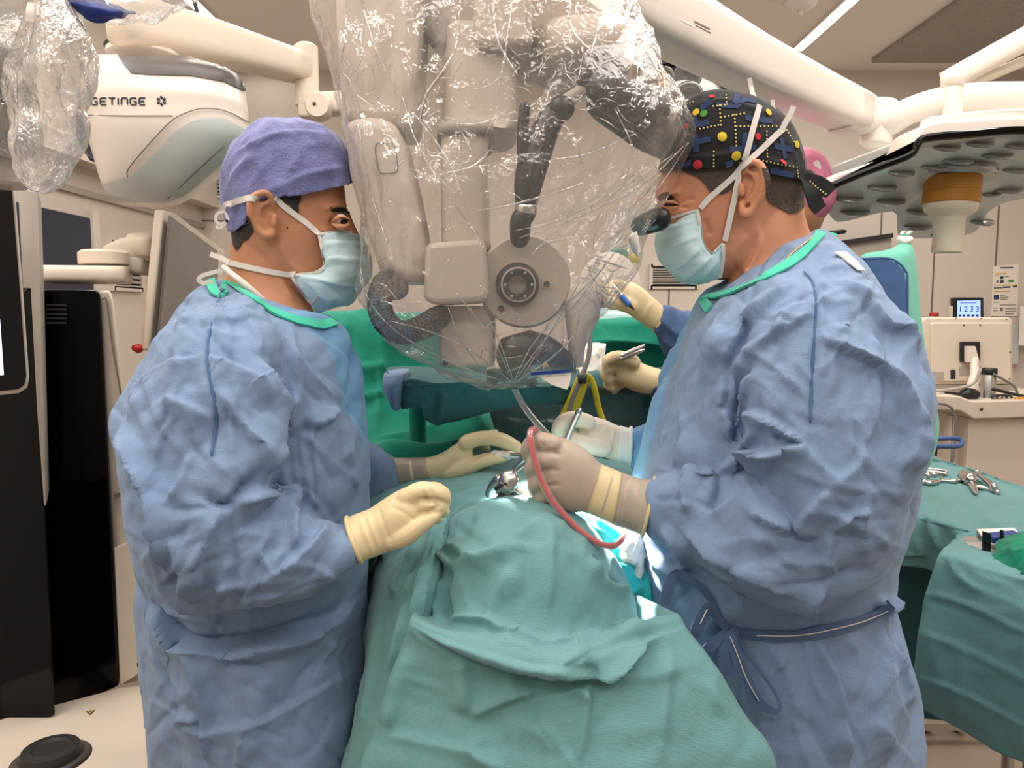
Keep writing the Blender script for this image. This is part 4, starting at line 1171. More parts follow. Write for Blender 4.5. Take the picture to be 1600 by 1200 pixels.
def crisp(L):
    return [(s[0], s[1] * 1.3, *[w * (1.7 if w == max(s[2:4]) else 1.2) for w in s[2:4]]) + tuple(s[4:]) for s in L]


def fin(pts, r, n=12):
    return tube([P(*q) for q in pts], r, n, sub=5)


def ell(c, r, n=24, m=14):
    th = np.linspace(0, math.pi, m)
    prof = [(max(math.sin(a), 1e-3), -math.cos(a)) for a in th]
    V, F = lathe(prof, (0, 0, 0), (0, 0, 1), n)
    return V * np.array(r) + np.array(tuple(c)), F


def glove(name, parts, m, parent, voxel=0.0022, smooth=4, strokes=(), label=None):
    V, F = remesh(*cat(*parts), voxel, smooth)
    N = vnormals(V, F)
    if strokes: V = folds(V, N, strokes)
    o = mk(name, V, F, m, parent)
    if label: o['label'] = label
    return o, (V, F)


def rim(A, B, Y, hd, r=0.003, n=36):
    """Rolled rim round a cuff mouth."""
    A, B = np.array(P(*A, Y)), np.array(P(*B, Y))
    th = np.linspace(0, 2 * math.pi, n + 1)
    d = np.array([A[0] + B[0], A[1] + B[1], 0.0]); d /= np.linalg.norm(d)
    c = (A + B) / 2 + np.outer(np.cos(th), (B - A) / 2) + np.outer(np.sin(th), d * hd)
    return tube(c, r, 8, sub=1, cap=False)


def split_mat(o, V, F, test, m2):
    """Give a second cloth to the faces whose centre passes the test."""
    o.data.materials.append(m2)
    c = V[F].mean(1)
    o.data.polygons.foreach_set('material_index', test(pxl(c), c).astype(np.int32))
    o.data.update()


def left_of(line):
    L = np.array(line, float)
    return lambda uv: uv[:, 0] < np.interp(uv[:, 1], L[:, 1], L[:, 0])


def clip_below(V, F, edge):
    """Cut a shell along a sight-line edge: keep what lies above."""
    E = np.array(edge, float)
    uv = pxl(V)
    ye = np.interp(uv[:, 0], E[:, 0], E[:, 1])
    below = uv[:, 1] > ye
    keep = [f for f in F if not all(below[i] for i in f)]
    used = np.zeros(len(V), bool)
    for f in keep:
        for i in f: used[i] = True
    W = V.copy()
    for i in np.where(used & below)[0]:
        s = V[i, 1] / FPX
        W[i, 2] += (uv[i, 1] - ye[i]) * s
    rm = -np.ones(len(V), int); rm[used] = np.arange(used.sum())
    return W[used], [tuple(rm[i] for i in f) for f in keep]


def sheet(rows, strokes=(), su=10, sv=10, crump=None):
    G = surf(rows, su, sv); nu, nv = G.shape[:2]
    V = G.reshape(-1, 3); F = np_grid(nu, nv); N = vnormals(V, F)
    D = V - np.array(CAM)
    if ((N * D).sum(1) > 0).mean() > 0.5: F = F[:, ::-1]; N = -N
    if crump: V = crumple(V, N, *crump)
    if strokes: V = folds(V, vnormals(V, F), strokes)
    return V, F


# ============================ the surgeon in the purple cap ============================
YC = 1.10
t1 = thing('person', 'surgeon in purple bouffant cap, pale blue gown and cream gloves, standing in profile', 'person', (P(400, 900, YC).x, YC, 0))
head = ring_loft([(432, 201, 468, 201, YC, .02), (386, 215, 510, 220, YC, .06), (361, 245, 530, 255, YC, .074), (354, 285, 538, 292, YC, .077), (356, 320, 541, 325, YC, .076), (363, 352, 541, 352, YC, .072),
                  (374, 385, 545, 385, YC, .068), (392, 410, 546, 412, YC, .062), (422, 440, 544, 440, YC, .054), (455, 462, 538, 462, YC, .036)], 64, 5, 2.1, .16)
nose = tube([P(538, 335, YC), P(547, 362, YC), P(554, 382, YC), P(546, 392, YC)], [.008, .010, .012, .009], 12)
neck = ring_loft([(366, 340, 455, 380, YC, .05), (360, 385, 472, 420, YC, .055), (356, 415, 478, 455, YC, .057), (347, 445, 492, 490, YC, .068), (330, 480, 510, 530, YC, .10)], 48, 5, 2.1)
ear = cat(tube([P(428, 322, 1.026), P(424, 307, 1.02), P(411, 301, 1.014), P(396, 308, 1.01), P(390, 325, 1.009), P(394, 345, 1.013), P(403, 359, 1.018), P(414, 368, 1.022), P(424, 366, 1.024), P(428, 352, 1.026)], [.004, .0045, .0045, .005, .005, .0048, .005, .0065, .006, .004], 10),
          tube([P(419, 316, 1.02), P(407, 322, 1.017), P(403, 336, 1.018), P(407, 348, 1.02), P(414, 356, 1.024)], [.003, .0042, .0045, .004, .004], 8),
          tube([P(429, 338, 1.022), P(428, 350, 1.022)], [.0045, .005], 8), ell(P(410, 335, 1.028), (.016, .006, .028)))
sk, skF = remesh(*cat(head, nose, neck, ear), 0.0021, 5, .5)
sk = folds(sk, vnormals(sk, skF), [([(505, 328), (520, 323), (545, 322)], .004, 14, 8), ([(512, 346), (530, 347), (548, 347)], -.007, 10, 12), ([(500, 356), (515, 363), (545, 362)], .003, 10, 10), ([(436, 372), (448, 402), (470, 428), (500, 448)], .004, 16, 14),
                                   ([(520, 354), (530, 358), (541, 357)], -.0015, 3, 4), ([(420, 395), (440, 440), (462, 475)], .004, 14, 22), ([(470, 345), (485, 365), (505, 372)], .003, 26, 26)])
S1 = Surface((sk, skF))
torso_low = ring_loft([(330, 470, 500, 520, YC, .1), (270, 540, 535, 560, YC, .19), (250, 700, 545, 700, YC, .2), (255, 900, 545, 900, YC, .18), (255, 1150, 540, 1150, YC, .17), (262, 1250, 530, 1250, YC, .15)], 40, 3)
xl, xr = P(330, 1200, 1.0).x, P(470, 1200, 1.0).x
legs = cat(tube([(xl + .05, YC - .09, .82), (xl + .05, YC - .09, .5), (xl + .04, YC - .09, .1)], [.085, .06, .042], 14), tube([(xl + .07, YC + .09, .82), (xl + .07, YC + .09, .5), (xl + .06, YC + .09, .1)], [.085, .06, .042], 14),
           tube([(xl + .02, YC - .09, .05), (xl + .24, YC - .09, .04)], [.05, .038], 14, flat=.8), tube([(xl + .04, YC + .09, .05), (xl + .26, YC + .09, .04)], [.05, .038], 14, flat=.8))
arms = cat(tube([P(330, 560, .93), P(280, 840, .88), P(530, 848, .866), P(590, 828, .87)], [.055, .04, .014, .012], 14), tube([P(450, 560, 1.26), P(500, 780, 1.26), P(600, 742, 1.2), P(640, 735, 1.19)], [.055, .045, .018, .014], 14))
V, F = cat((sk, [tuple(f) for f in skF]), torso_low, legs, arms)
mk('body', V, F, M['skin1'], t1)

# gown: torso and both sleeves as one sewn shell
torso = ring_loft([(338, 437, 520, 508, YC, .085), (305, 452, 534, 528, YC, .15), (262, 500, 543, 556, YC, .205), (236, 560, 552, 600, YC, .225), (222, 640, 562, 650, YC, .23), (215, 720, 565, 720, YC, .23), (218, 800, 566, 800, YC, .22), (224, 870, 566, 870, YC, .215),
                   (222, 925, 566, 925, YC, .205), (222, 960, 565, 960, YC, .215), (224, 1010, 563, 1000, YC, .22), (236, 1100, 560, 1100, YC, .22), (246, 1200, 554, 1200, YC, .22), (255, 1330, 546, 1330, YC, .22), (258, 1640, 545, 1640, YC, .22)], 64, 4, 2.3)
slv = ring_loft([(318, 462, 388, 470, .98, .05), (266, 512, 425, 520, .94, .085), (208, 590, 442, 585, .91, .095), (164, 662, 440, 655, .895, .097), (170, 725, 428, 725, .88, .095), (190, 800, 412, 790, .87, .092), (226, 872, 395, 838, .865, .085), (272, 925, 372, 880, .86, .07)], 56, 5, 2.3)
fore = ring_loft([(262, 790, 236, 905, .875, .06), (320, 772, 275, 940, .87, .078), (395, 768, 350, 950, .865, .08), (450, 785, 425, 944, .862, .072), (500, 806, 482, 930, .862, .06), (528, 812, 532, 905, .863, .048), (541, 813, 565, 878, .865, .036), (548, 818, 566, 868, .867, .03)], 56, 5, 2.2)
farslv = ring_loft([(470, 560, 540, 620, 1.24, .07), (520, 690, 545, 800, 1.24, .07), (562, 698, 566, 796, 1.22, .055), (588, 700, 596, 785, 1.205, .042), (612, 716, 619, 762, 1.195, .03)], 40, 5, 2.2)
gv, gF = remesh(*cat(torso, slv, fore, farslv), 0.0036, 5, .5)
gn = vnormals(gv, gF)
gv = paper(gv, gn, 21); gn = vnormals(gv, gF)
ST1 = [([(346, 452), (326, 528), (325, 572), (334, 620), (338, 660), (330, 716)], -.004, 4, 4, 1), ([(350, 452), (331, 528), (330, 572), (341, 640)], .004, 4, 22),
       ([(318, 558), (272, 568), (226, 596), (196, 660)], .006, 30, 3), ([(192, 655), (200, 690), (216, 724), (244, 792), (256, 860), (262, 900)], .018, 22, 9), ([(250, 632), (270, 626), (300, 637), (328, 655)], .007, 8, 26),
       ([(398, 552), (416, 600), (434, 644), (424, 700), (412, 752)], .017, 10, 40), ([(420, 560), (434, 590), (441, 628), (432, 680), (420, 720)], -.010, 9, 9), ([(428, 580), (440, 600), (446, 640), (438, 676)], .013, 6, 16),
       ([(462, 612), (448, 660), (430, 686)], .015, 12, 6), ([(324, 556), (364, 572), (400, 598), (414, 625)], .009, 5, 32), ([(330, 600), (365, 650), (400, 700), (412, 745)], .009, 28, 8), ([(455, 540), (490, 588), (526, 626)], .007, 4, 16),
       ([(476, 668), (512, 656), (526, 632)], .012, 26, 5), ([(440, 690), (470, 672), (500, 655)], -.006, 10, 10), ([(484, 670), (490, 705), (494, 740), (495, 800)], .005, 14, 4), ([(536, 648), (541, 690), (548, 732), (557, 772)], .006, 10, 3),
       ([(356, 790), (400, 770), (432, 768), (460, 794), (461, 812)], .016, 8, 30), ([(306, 770), (335, 786), (358, 790), (385, 760), (410, 752)], -.012, 14, 10), ([(524, 812), (488, 852), (440, 886), (400, 912)], .011, 24, 6), ([(460, 796), (463, 830), (466, 858)], .009, 5, 20),
       ([(340, 800), (325, 845), (312, 882), (318, 925)], .010, 7, 26), ([(270, 830), (285, 880), (296, 925), (305, 948)], .009, 22, 8), ([(240, 800), (248, 840), (252, 880)], -.008, 8, 10), ([(300, 700), (285, 745), (262, 790)], .008, 26, 10),
       ([(400, 860), (425, 890), (440, 860)], .006, 20, 6), ([(360, 870), (345, 905), (360, 935)], .006, 20, 10),
       ([(218, 930), (250, 968), (284, 1008), (322, 1016), (375, 1010), (462, 988), (520, 965), (562, 930)], .020, 4, 40), ([(222, 928), (255, 962), (290, 995), (325, 1003), (375, 998), (460, 978), (520, 955)], -.012, 10, 6), ([(245, 945), (300, 962), (360, 970)], .006, 5, 12),
       ([(245, 1110), (277, 1130), (326, 1140), (396, 1130), (466, 1095), (552, 1045)], .006, 4, 26), ([(303, 1022), (312, 1078), (318, 1128), (326, 1200)], .009, 22, 4), ([(255, 1012), (275, 1060), (300, 1110)], .006, 20, 6), ([(520, 990), (495, 1045), (480, 1075)], .006, 26, 10),
       ([(275, 1130), (290, 1120), (312, 1122)], .008, 5, 10), ([(380, 1150), (370, 1200)], .006, 20, 8), ([(300, 470), (280, 520), (268, 565)], .006, 30, 10), ([(395, 480), (430, 520), (452, 545)], .006, 10, 22), ([(370, 470), (400, 530), (400, 560)], .006, 26, 8)]
gv = folds(gv, gn, crisp(ST1) + creases(5, [(200, 520, 420, 900, 75, 45, 34), (290, 790, 540, 930, -20, 45, 24), (440, 560, 560, 860, 75, 35, 22), (230, 960, 550, 1190, 80, 60, 26), (270, 460, 420, 540, 40, 50, 16)]))
S1g = Surface((gv, gF))
og = mk('gown', gv, gF, M['gown'], t1)
split_mat(og, gv, gF, lambda uv, c: (~left_of([(430, 500), (440, 520), (462, 546), (494, 590), (526, 628), (560, 670), (590, 760)])(uv)) & (c[:, 1] > .95) & (uv[:, 1] < 770) & (uv[:, 1] > 480) & (uv[:, 0] < 572), M['chest'])
mk('collar', *ribbon_on(S1g, [(330, 440), (342, 434), (362, 446), (395, 468), (430, 490), (470, 504), (505, 509), (522, 505)], .0125, .003, .003), M['collar'], t1)
mk('collar_back', *tube([P(523, 505, 1.1), P(505, 494, 1.16), P(482, 486, 1.18), P(464, 482, 1.17)], .006, 8), M['collar'], t1)
mk('undershirt', *tube([P(350, 418, 1.045), P(362, 428, 1.03), P(385, 446, 1.02), P(410, 468, 1.025), P(432, 490, 1.035), P(440, 500, 1.04)], .0042, 10), M['tie'], t1)
mk('seam', *ribbon_on(S1g, [(346, 454), (327, 528), (326, 572), (336, 630), (338, 660), (331, 714)], .0022, .0022), M['flap'], t1)
# gloves
near = [ring_loft([(541, 812, 566, 874, .865, .031), (552, 806, 580, 870, .866, .028), (575, 797, 602, 862, .868, .025), (592, 786, 618, 856, .869, .026), (612, 773, 640, 846, .87, .028), (632, 763, 660, 832, .872, .028), (650, 759, 672, 815, .876, .022)], 40, 5, 2.2),
        fin([(636, 778, .86), (658, 768, .856), (676, 769, .856), (690, 775, .860), (694, 784, .868)], [.012, .0118, .0105, .0098, .0085]), fin([(645, 796, .862), (668, 788, .856), (684, 790, .858), (692, 798, .866)], [.012, .0112, .010, .0085]), fin([(650, 776, .885), (676, 766, .884), (692, 772, .886)], [.011, .0105, .0095]),
        fin([(640, 805, .88), (665, 806, .884), (682, 808, .888)], [.012, .011, .009]), fin([(612, 842, .856), (634, 836, .850), (652, 824, .848), (668, 812, .850), (680, 803, .854)], [.0135, .0125, .011, .0098, .008]), ell(P(658, 795, .878), (.018, .016, .017))]
mk_g, gl1 = glove('glove', near, M['glove'], t1, .0019, 2, strokes=[([(655, 782), (676, 780), (698, 786)], -.003, 4, 4), ([(640, 815), (664, 800), (688, 802)], -.003, 4, 4), ([(672, 764), (676, 776)], -.0015, 4, 4),([(560, 805), (572, 838), (586, 868)], .002, 4, 5), ([(572, 800), (584, 832), (598, 864)], .002, 5, 5), ([(590, 790), (600, 820), (615, 855)], -.0015, 5, 5), ([(606, 790), (630, 800), (650, 815)], -.001, 6, 10), ([(650, 778), (670, 782), (690, 792)], -.003, 4, 5), ([(660, 806), (676, 796), (690, 790)], -.003, 4, 4),
                                                            ([(660, 765), (664, 775), (672, 790)], -.002, 3, 3)])
mk('cuff_roll', *rim((541, 811), (566, 875), .865, .0315), M['cuffy'], t1)
far = [ring_loft([(612, 716, 618, 762, 1.195, .025), (640, 716, 648, 756, 1.19, .023), (668, 715, 678, 752, 1.185, .022), (690, 708, 700, 750, 1.18, .024), (712, 694, 722, 742, 1.178, .026), (735, 684, 742, 722, 1.176, .022)], 36, 5, 2.2),
       fin([(728, 692, 1.158), (752, 686, 1.152), (778, 688, 1.148), (800, 696, 1.146), (814, 704, 1.146)], [.012, .0105, .01, .0092, .0078]), fin([(730, 690, 1.175), (757, 683, 1.172), (785, 686, 1.17), (808, 697, 1.168)], [.012, .0105, .0098, .008]),
       fin([(728, 692, 1.192), (752, 686, 1.194), (776, 690, 1.194), (795, 698, 1.194)], [.012, .01, .0095, .008]), fin([(722, 698, 1.204), (742, 694, 1.21), (760, 700, 1.212)], [.011, .009, .0075]), fin([(705, 738, 1.165), (730, 730, 1.155), (752, 721, 1.15), (772, 716, 1.148), (786, 715, 1.148)], [.014, .013, .0115, .0105, .0085])]
_, gl2 = glove('glove', far, M['glove'], t1, strokes=[([(735, 722), (758, 708), (790, 706)], -.003, 5, 5), ([(640, 716), (645, 755)], .0015, 5, 5), ([(665, 715), (674, 752)], -.0015, 6, 4), ([(690, 745), (705, 725), (720, 715)], -.0015, 5, 5)])
mk('cuff_roll', *rim((612, 715), (618, 763), 1.195, .0255, .0025), M['cuffy'], t1)
mk('glove_sleeve', *ring_loft([(612, 715.5, 618, 762.5, 1.195, .0256), (640, 715.5, 648, 756.5, 1.19, .0236), (664, 714.8, 674, 752.8, 1.185, .0226)], 36, 4, 2.2), M['cuffg'], t1)
# cap, hair, ears and mask ties
cap = ring_loft([(432, 192, 478, 193, YC, .02), (388, 203, 516, 205, YC, .062), (360, 228, 538, 230, YC, .083), (347, 262, 548, 262, YC, .089), (345, 295, 552, 293, YC, .089), (349, 330, 552, 325, YC, .085), (358, 366, 550, 362, YC, .081), (366, 400, 548, 395, YC, .078)], 96, 10, 2.1, .1)
cv, cF = clip_below(*cap, [(340, 350), (352, 360), (366, 362), (384, 348), (390, 326), (396, 314), (426, 309), (460, 306), (500, 299), (560, 283)])
cF = np.array([f for f in cF if len(f) == 4])
cn = vnormals(cv, cF)
D = cv - np.array(tuple(P(445, 280, YC)))
if (cn * D).sum() < 0: cF = cF[:, ::-1]; cn = -cn
cv = crumple(cv, cn, 22, .008, 31, (1, 1, .6)); cn = vnormals(cv, cF)
cv = folds(cv, cn, [([(424, 302), (450, 285), (490, 268), (545, 260)], .005, 3, 20), ([(360, 245), (400, 222), (440, 208), (520, 210)], .005, 5, 12), ([(380, 330), (395, 285), (430, 240)], .004, 10, 10), ([(356, 300), (368, 270), (400, 235)], .004, 8, 8), ([(405, 305), (440, 285), (470, 240)], .004, 12, 6)])
oc = mk('cap', cv, cF, M['cap1'], t1); oc.modifiers.new('s', 'SOLIDIFY').thickness = .0015
S1c = Surface((cv, cF), (sk, skF))
mk('hair', *patch_on(S1, [(364, 348), (376, 345), (388, 336), (394, 350), (396, 362), (388, 374), (380, 377), (376, 386), (370, 392), (366, 384), (363, 365)], .002, 3), M['hair'], t1)
mk('sideburn', *patch_on(S1, [(432, 304), (470, 298), (470, 312), (466, 322), (467, 334), (460, 330), (452, 320), (442, 315)], .0018, 3), M['hair'], t1)
mk('eyebrow', *patch_on(S1, [(516, 327), (526, 323), (543, 325), (546, 334), (530, 331), (518, 331)], .0014, 3), M['brow'], t1)
def eye(c, r, tip, par, look):
    mk('eye', *ell(c, (r, r, r)), M['eye'], par)
    d = Vector(look).normalized()
    mk('iris', *lathe([(r * .52, r * .80), (r * .45, r * .93), (r * .2, r * 1.02), (0.0005, r * 1.04)], tuple(c), d, 16), M['iris'], par)
eye(P(533, 347, 1.050), .0105, None, t1, (.75, -1, -.12))
mk('eyelid', *cat(tube([P(519, 346, 1.041), P(527, 341, 1.035), P(537, 340, 1.036), P(545, 343, 1.046)], [.0015, .0027, .0028, .002], 8), tube([P(520, 350, 1.041), P(528, 353.5, 1.036), P(537, 354, 1.037), P(545, 351, 1.046)], [.0018, .0032, .0034, .002], 8)), M['skin1'], t1)
mk('eyelashes', *tube([P(522, 344.5, 1.037), P(529, 341, 1.033), P(538, 341.5, 1.034), P(545, 345, 1.043)], .0009, 6), M['brow'], t1)
mk('mole', *ell(S1.hit(449, 356)[0], (.0012, .0008, .0012), 8, 6), M['brow'], t1)
mv, mF = sheet([[(497, 367, 1.032), (528, 362, 1.045), (556, 366, 1.085), (566, 370, 1.12), (540, 366, 1.17)], [(503, 392, 1.03), (535, 390, 1.04), (570, 395, 1.085), (577, 398, 1.12), (545, 395, 1.17)], [(507, 414, 1.032), (540, 418, 1.04), (573, 424, 1.085), (579, 426, 1.12), (548, 420, 1.17)],
                [(480, 428, 1.036), (526, 434, 1.035), (564, 442, 1.08), (574, 442, 1.12), (545, 440, 1.17)], [(456, 431, 1.04), (505, 446, 1.03), (549, 457, 1.072), (562, 459, 1.12), (535, 455, 1.17)], [(474, 458, 1.045), (508, 466, 1.04), (540, 471, 1.072), (552, 473, 1.12), (530, 470, 1.17)],
                [(495, 490, 1.07), (510, 486, 1.065), (530, 480, 1.08), (540, 478, 1.12), (525, 478, 1.16)]],
               [([(500, 376), (530, 373), (570, 376)], -.0015, 3, 3), ([(501, 382), (530, 379), (572, 383)], .002, 3, 10), ([(506, 404), (540, 404), (578, 408)], .003, 3, 12), ([(470, 432), (510, 440), (560, 450)], .003, 10, 4), ([(480, 440), (510, 470), (520, 482)], .0025, 5, 6), ([(500, 436), (530, 460), (545, 470)], -.002, 4, 4)], crump=(40, .003, 4))
om = mk('face_mask', mv, mF, M['mask'], t1); om.modifiers.new('s', 'SOLIDIFY').thickness = .0015
S1m = Surface((mv, mF), (sk, skF), (cv, cF))
mk('mask_seam', *cat(ribbon_on(S1m, [(498, 367), (503, 390), (507, 412), (500, 424), (478, 428), (457, 431)], .004, .0012), ribbon_on(S1m, [(457, 432), (474, 458), (494, 488)], .005, .0012), ribbon_on(S1m, [(498, 367), (528, 362), (550, 364)], .004, .0012)), M['tie'], t1)
mk('mask_tie', *cat(ribbon_on(S1m, [(499, 368), (485, 355), (470, 342), (450, 327), (432, 312), (428, 309)], .0075, .0025), ribbon_on(S1m, [(406, 311), (394, 310), (376, 313), (362, 320)], .008, .003)), M['tie'], t1)
mk('mask_tie', *cat(ribbon_on(S1m, [(462, 429), (440, 427), (418, 424), (390, 418), (366, 412), (357, 410)], .0075, .0025)), M['tie'], t1)
def free(pts, w, nrm=(0, -1, 0), th=.0012, sub=6):
    C = spline(np.array([tuple(P(*q)) for q in pts]), sub)
    N = np.tile(np.array(nrm, float), (len(C), 1))
    return band(C, N, w, th)
mk('tie_end', *cat(free([(362, 318, 1.03), (352, 320, 1.05), (348, 330, 1.06)], .007), free([(352, 330, 1.05), (340, 334, 1.05), (337, 344, 1.05), (345, 350, 1.05), (356, 344, 1.05), (352, 332, 1.05)], .004), free([(356, 344, 1.05), (345, 356, 1.05), (337, 353, 1.05)], .004)), M['tie'], t1)
mk('tie_end', *cat(free([(358, 410, 1.04), (345, 403, 1.05), (329, 397, 1.06)], .007), free([(358, 420, 1.04), (340, 424, 1.05), (318, 430, 1.05), (310, 437, 1.05), (318, 442, 1.05), (332, 440, 1.04)], .0055)), M['tie'], t1)

# ============================ the surgeon in the black patterned cap ============================
t2 = thing('person', 'surgeon in black patterned cap and pale blue gown, leaning forward with a red tube', 'person', (P(1240, 900, YC).x, YC, 0))
head = ring_loft([(1130, 158, 1170, 158, YC, .02), (1085, 170, 1215, 182, YC, .06), (1061, 200, 1243, 215, YC, .074), (1048, 240, 1254, 258, YC, .077), (1031, 280, 1256, 300, YC, .076), (1023, 312, 1250, 330, YC, .072), (1027, 350, 1238, 360, YC, .068),
                  (1043, 385, 1222, 390, YC, .062), (1062, 413, 1196, 416, YC, .055), (1085, 435, 1160, 437, YC, .035)][::1], 64, 5, 2.1, -.16 * -1)
nose = tube([P(1034, 312, YC), P(1032, 335, YC), P(1036, 356, YC), P(1046, 368, YC)], [.009, .010, .011, .009], 12)
neck = ring_loft([(1130, 350, 1254, 312, YC, .05), (1140, 400, 1260, 345, YC, .056), (1138, 440, 1272, 375, YC, .06), (1115, 470, 1300, 415, YC, .075), (1090, 505, 1330, 465, YC, .11)], 48, 5, 2.1)
ear = cat(tube([P(1160, 272, 1.026), P(1166, 258, 1.02), P(1178, 253, 1.014), P(1190, 261, 1.009), P(1195, 282, 1.008), P(1190, 304, 1.012), P(1180, 320, 1.018), P(1170, 334, 1.022), P(1161, 332, 1.024), P(1158, 318, 1.026)], [.004, .0048, .005, .0055, .0055, .005, .005, .0065, .006, .004], 10),
          tube([P(1168, 268, 1.02), P(1180, 275, 1.016), P(1182, 292, 1.017), P(1176, 306, 1.02), P(1168, 314, 1.024)], [.003, .0042, .0045, .004, .004], 8), tube([P(1158, 290, 1.022), P(1159, 302, 1.022)], [.0045, .005], 8), ell(P(1174, 292, 1.03), (.015, .006, .03)))
sk2, sk2F = remesh(*cat(head, nose, neck, ear), 0.0021, 5, .5)
sk2 = folds(sk2, vnormals(sk2, sk2F), [([(1032, 303), (1050, 304), (1066, 298)], .005, 12, 8), ([(1030, 318), (1045, 318), (1062, 320)], -.008, 10, 12), ([(1032, 330), (1050, 334), (1076, 326)], .003, 10, 8), ([(1060, 318), (1075, 312), (1088, 310)], -.002, 4, 4), ([(1062, 324), (1078, 325)], -.002, 3, 3),
                                       ([(1130, 395), (1150, 420), (1160, 450)], -.002, 14, 18), ([(1170, 365), (1150, 390), (1135, 420)], .002, 18, 18), ([(1180, 345), (1185, 390), (1160, 440)], .004, 12, 20), ([(1170, 420), (1160, 445)], .004, 8, 10), ([(1100, 340), (1110, 370)], -.003, 14, 14)])
S2h = Surface((sk2, sk2F))
torso_low = ring_loft([(1110, 480, 1300, 440, YC, .1), (1070, 560, 1400, 520, YC, .19), (1050, 700, 1400, 650, YC, .2), (1060, 900, 1370, 900, YC, .17), (1090, 1150, 1370, 1150, YC, .15), (1100, 1250, 1370, 1250, YC, .14)], 40, 3)
xa = P(1230, 1200, 1.05).x
legs = cat(*[tube([(xa, YC + s, .82), (xa, YC + s, .5), (xa + .01, YC + s, .1)], [.085, .06, .042], 14) for s in (-.09, .09)], *[tube([(xa + .05, YC + s, .05), (xa - .2, YC + s, .04)], [.05, .038], 14, flat=.8) for s in (-.09, .09)])
arms = cat(tube([P(1300, 560, .95), P(1310, 830, .9), P(1010, 790, .93), P(950, 768, .937)], [.055, .045, .022, .014], 14), tube([P(1150, 600, 1.26), P(1120, 760, 1.26), P(1000, 698, 1.145), P(975, 696, 1.14)], [.055, .045, .018, .014], 14))
V, F = cat((sk2, [tuple(f) for f in sk2F]), torso_low, legs, arms)
mk('body', V, F, M['skin2'], t2)
torso = ring_loft([(1090, 466, 1283, 368, YC, .085), (1080, 490, 1312, 388, YC, .15), (1066, 522, 1350, 418, YC, .2), (1052, 560, 1392, 480, YC, .225), (1030, 615, 1424, 560, YC, .23), (1012, 670, 1432, 640, YC, .235), (996, 720, 1428, 715, YC, .235), (984, 770, 1415, 780, YC, .23), (985, 840, 1400, 850, YC, .22),
                   (1000, 900, 1394, 910, YC, .21), (1020, 950, 1396, 945, YC, .21), (1035, 1000, 1412, 1000, YC, .215), (1045, 1080, 1427, 1080, YC, .22), (1050, 1200, 1430, 1200, YC, .22), (1050, 1350, 1430, 1350, YC, .22), (1052, 1640, 1428, 1640, YC, .22)], 64, 4, 2.3)
slv = ring_loft([(1225, 425, 1330, 410, .99, .05), (1180, 480, 1400, 478, .95, .085), (1160, 545, 1437, 548, .92, .095), (1160, 610, 1456, 610, .905, .10), (1172, 670, 1460, 655, .9, .10), (1190, 740, 1450, 712, .895, .10), (1210, 800, 1432, 770, .895, .095), (1230, 850, 1412, 830, .895, .085), (1260, 900, 1380, 890, .895, .065)], 56, 5, 2.3)
fore = ring_loft([(1392, 770, 1400, 850, .90, .055), (1330, 735, 1345, 905, .9, .078), (1270, 722, 1290, 932, .9, .085), (1200, 722, 1235, 936, .9, .085), (1140, 738, 1170, 915, .905, .075), (1085, 744, 1105, 882, .912, .06), (1050, 744, 1058, 858, .918, .048), (1022, 748, 1004, 834, .925, .034), (1012, 752, 998, 828, .928, .03)], 56, 5, 2.2)
farslv = ring_loft([(1130, 600, 1120, 760, 1.25, .07), (1050, 650, 1040, 745, 1.2, .06), (1010, 662, 1006, 734, 1.16, .042), (986, 669, 985, 727, 1.14, .03)], 40, 5, 2.2)
gv2, g2F = remesh(*cat(torso, slv, fore, farslv), 0.0036, 5, .5)
gn = vnormals(gv2, g2F)
gv2 = paper(gv2, gn, 41); gn = vnormals(gv2, g2F)
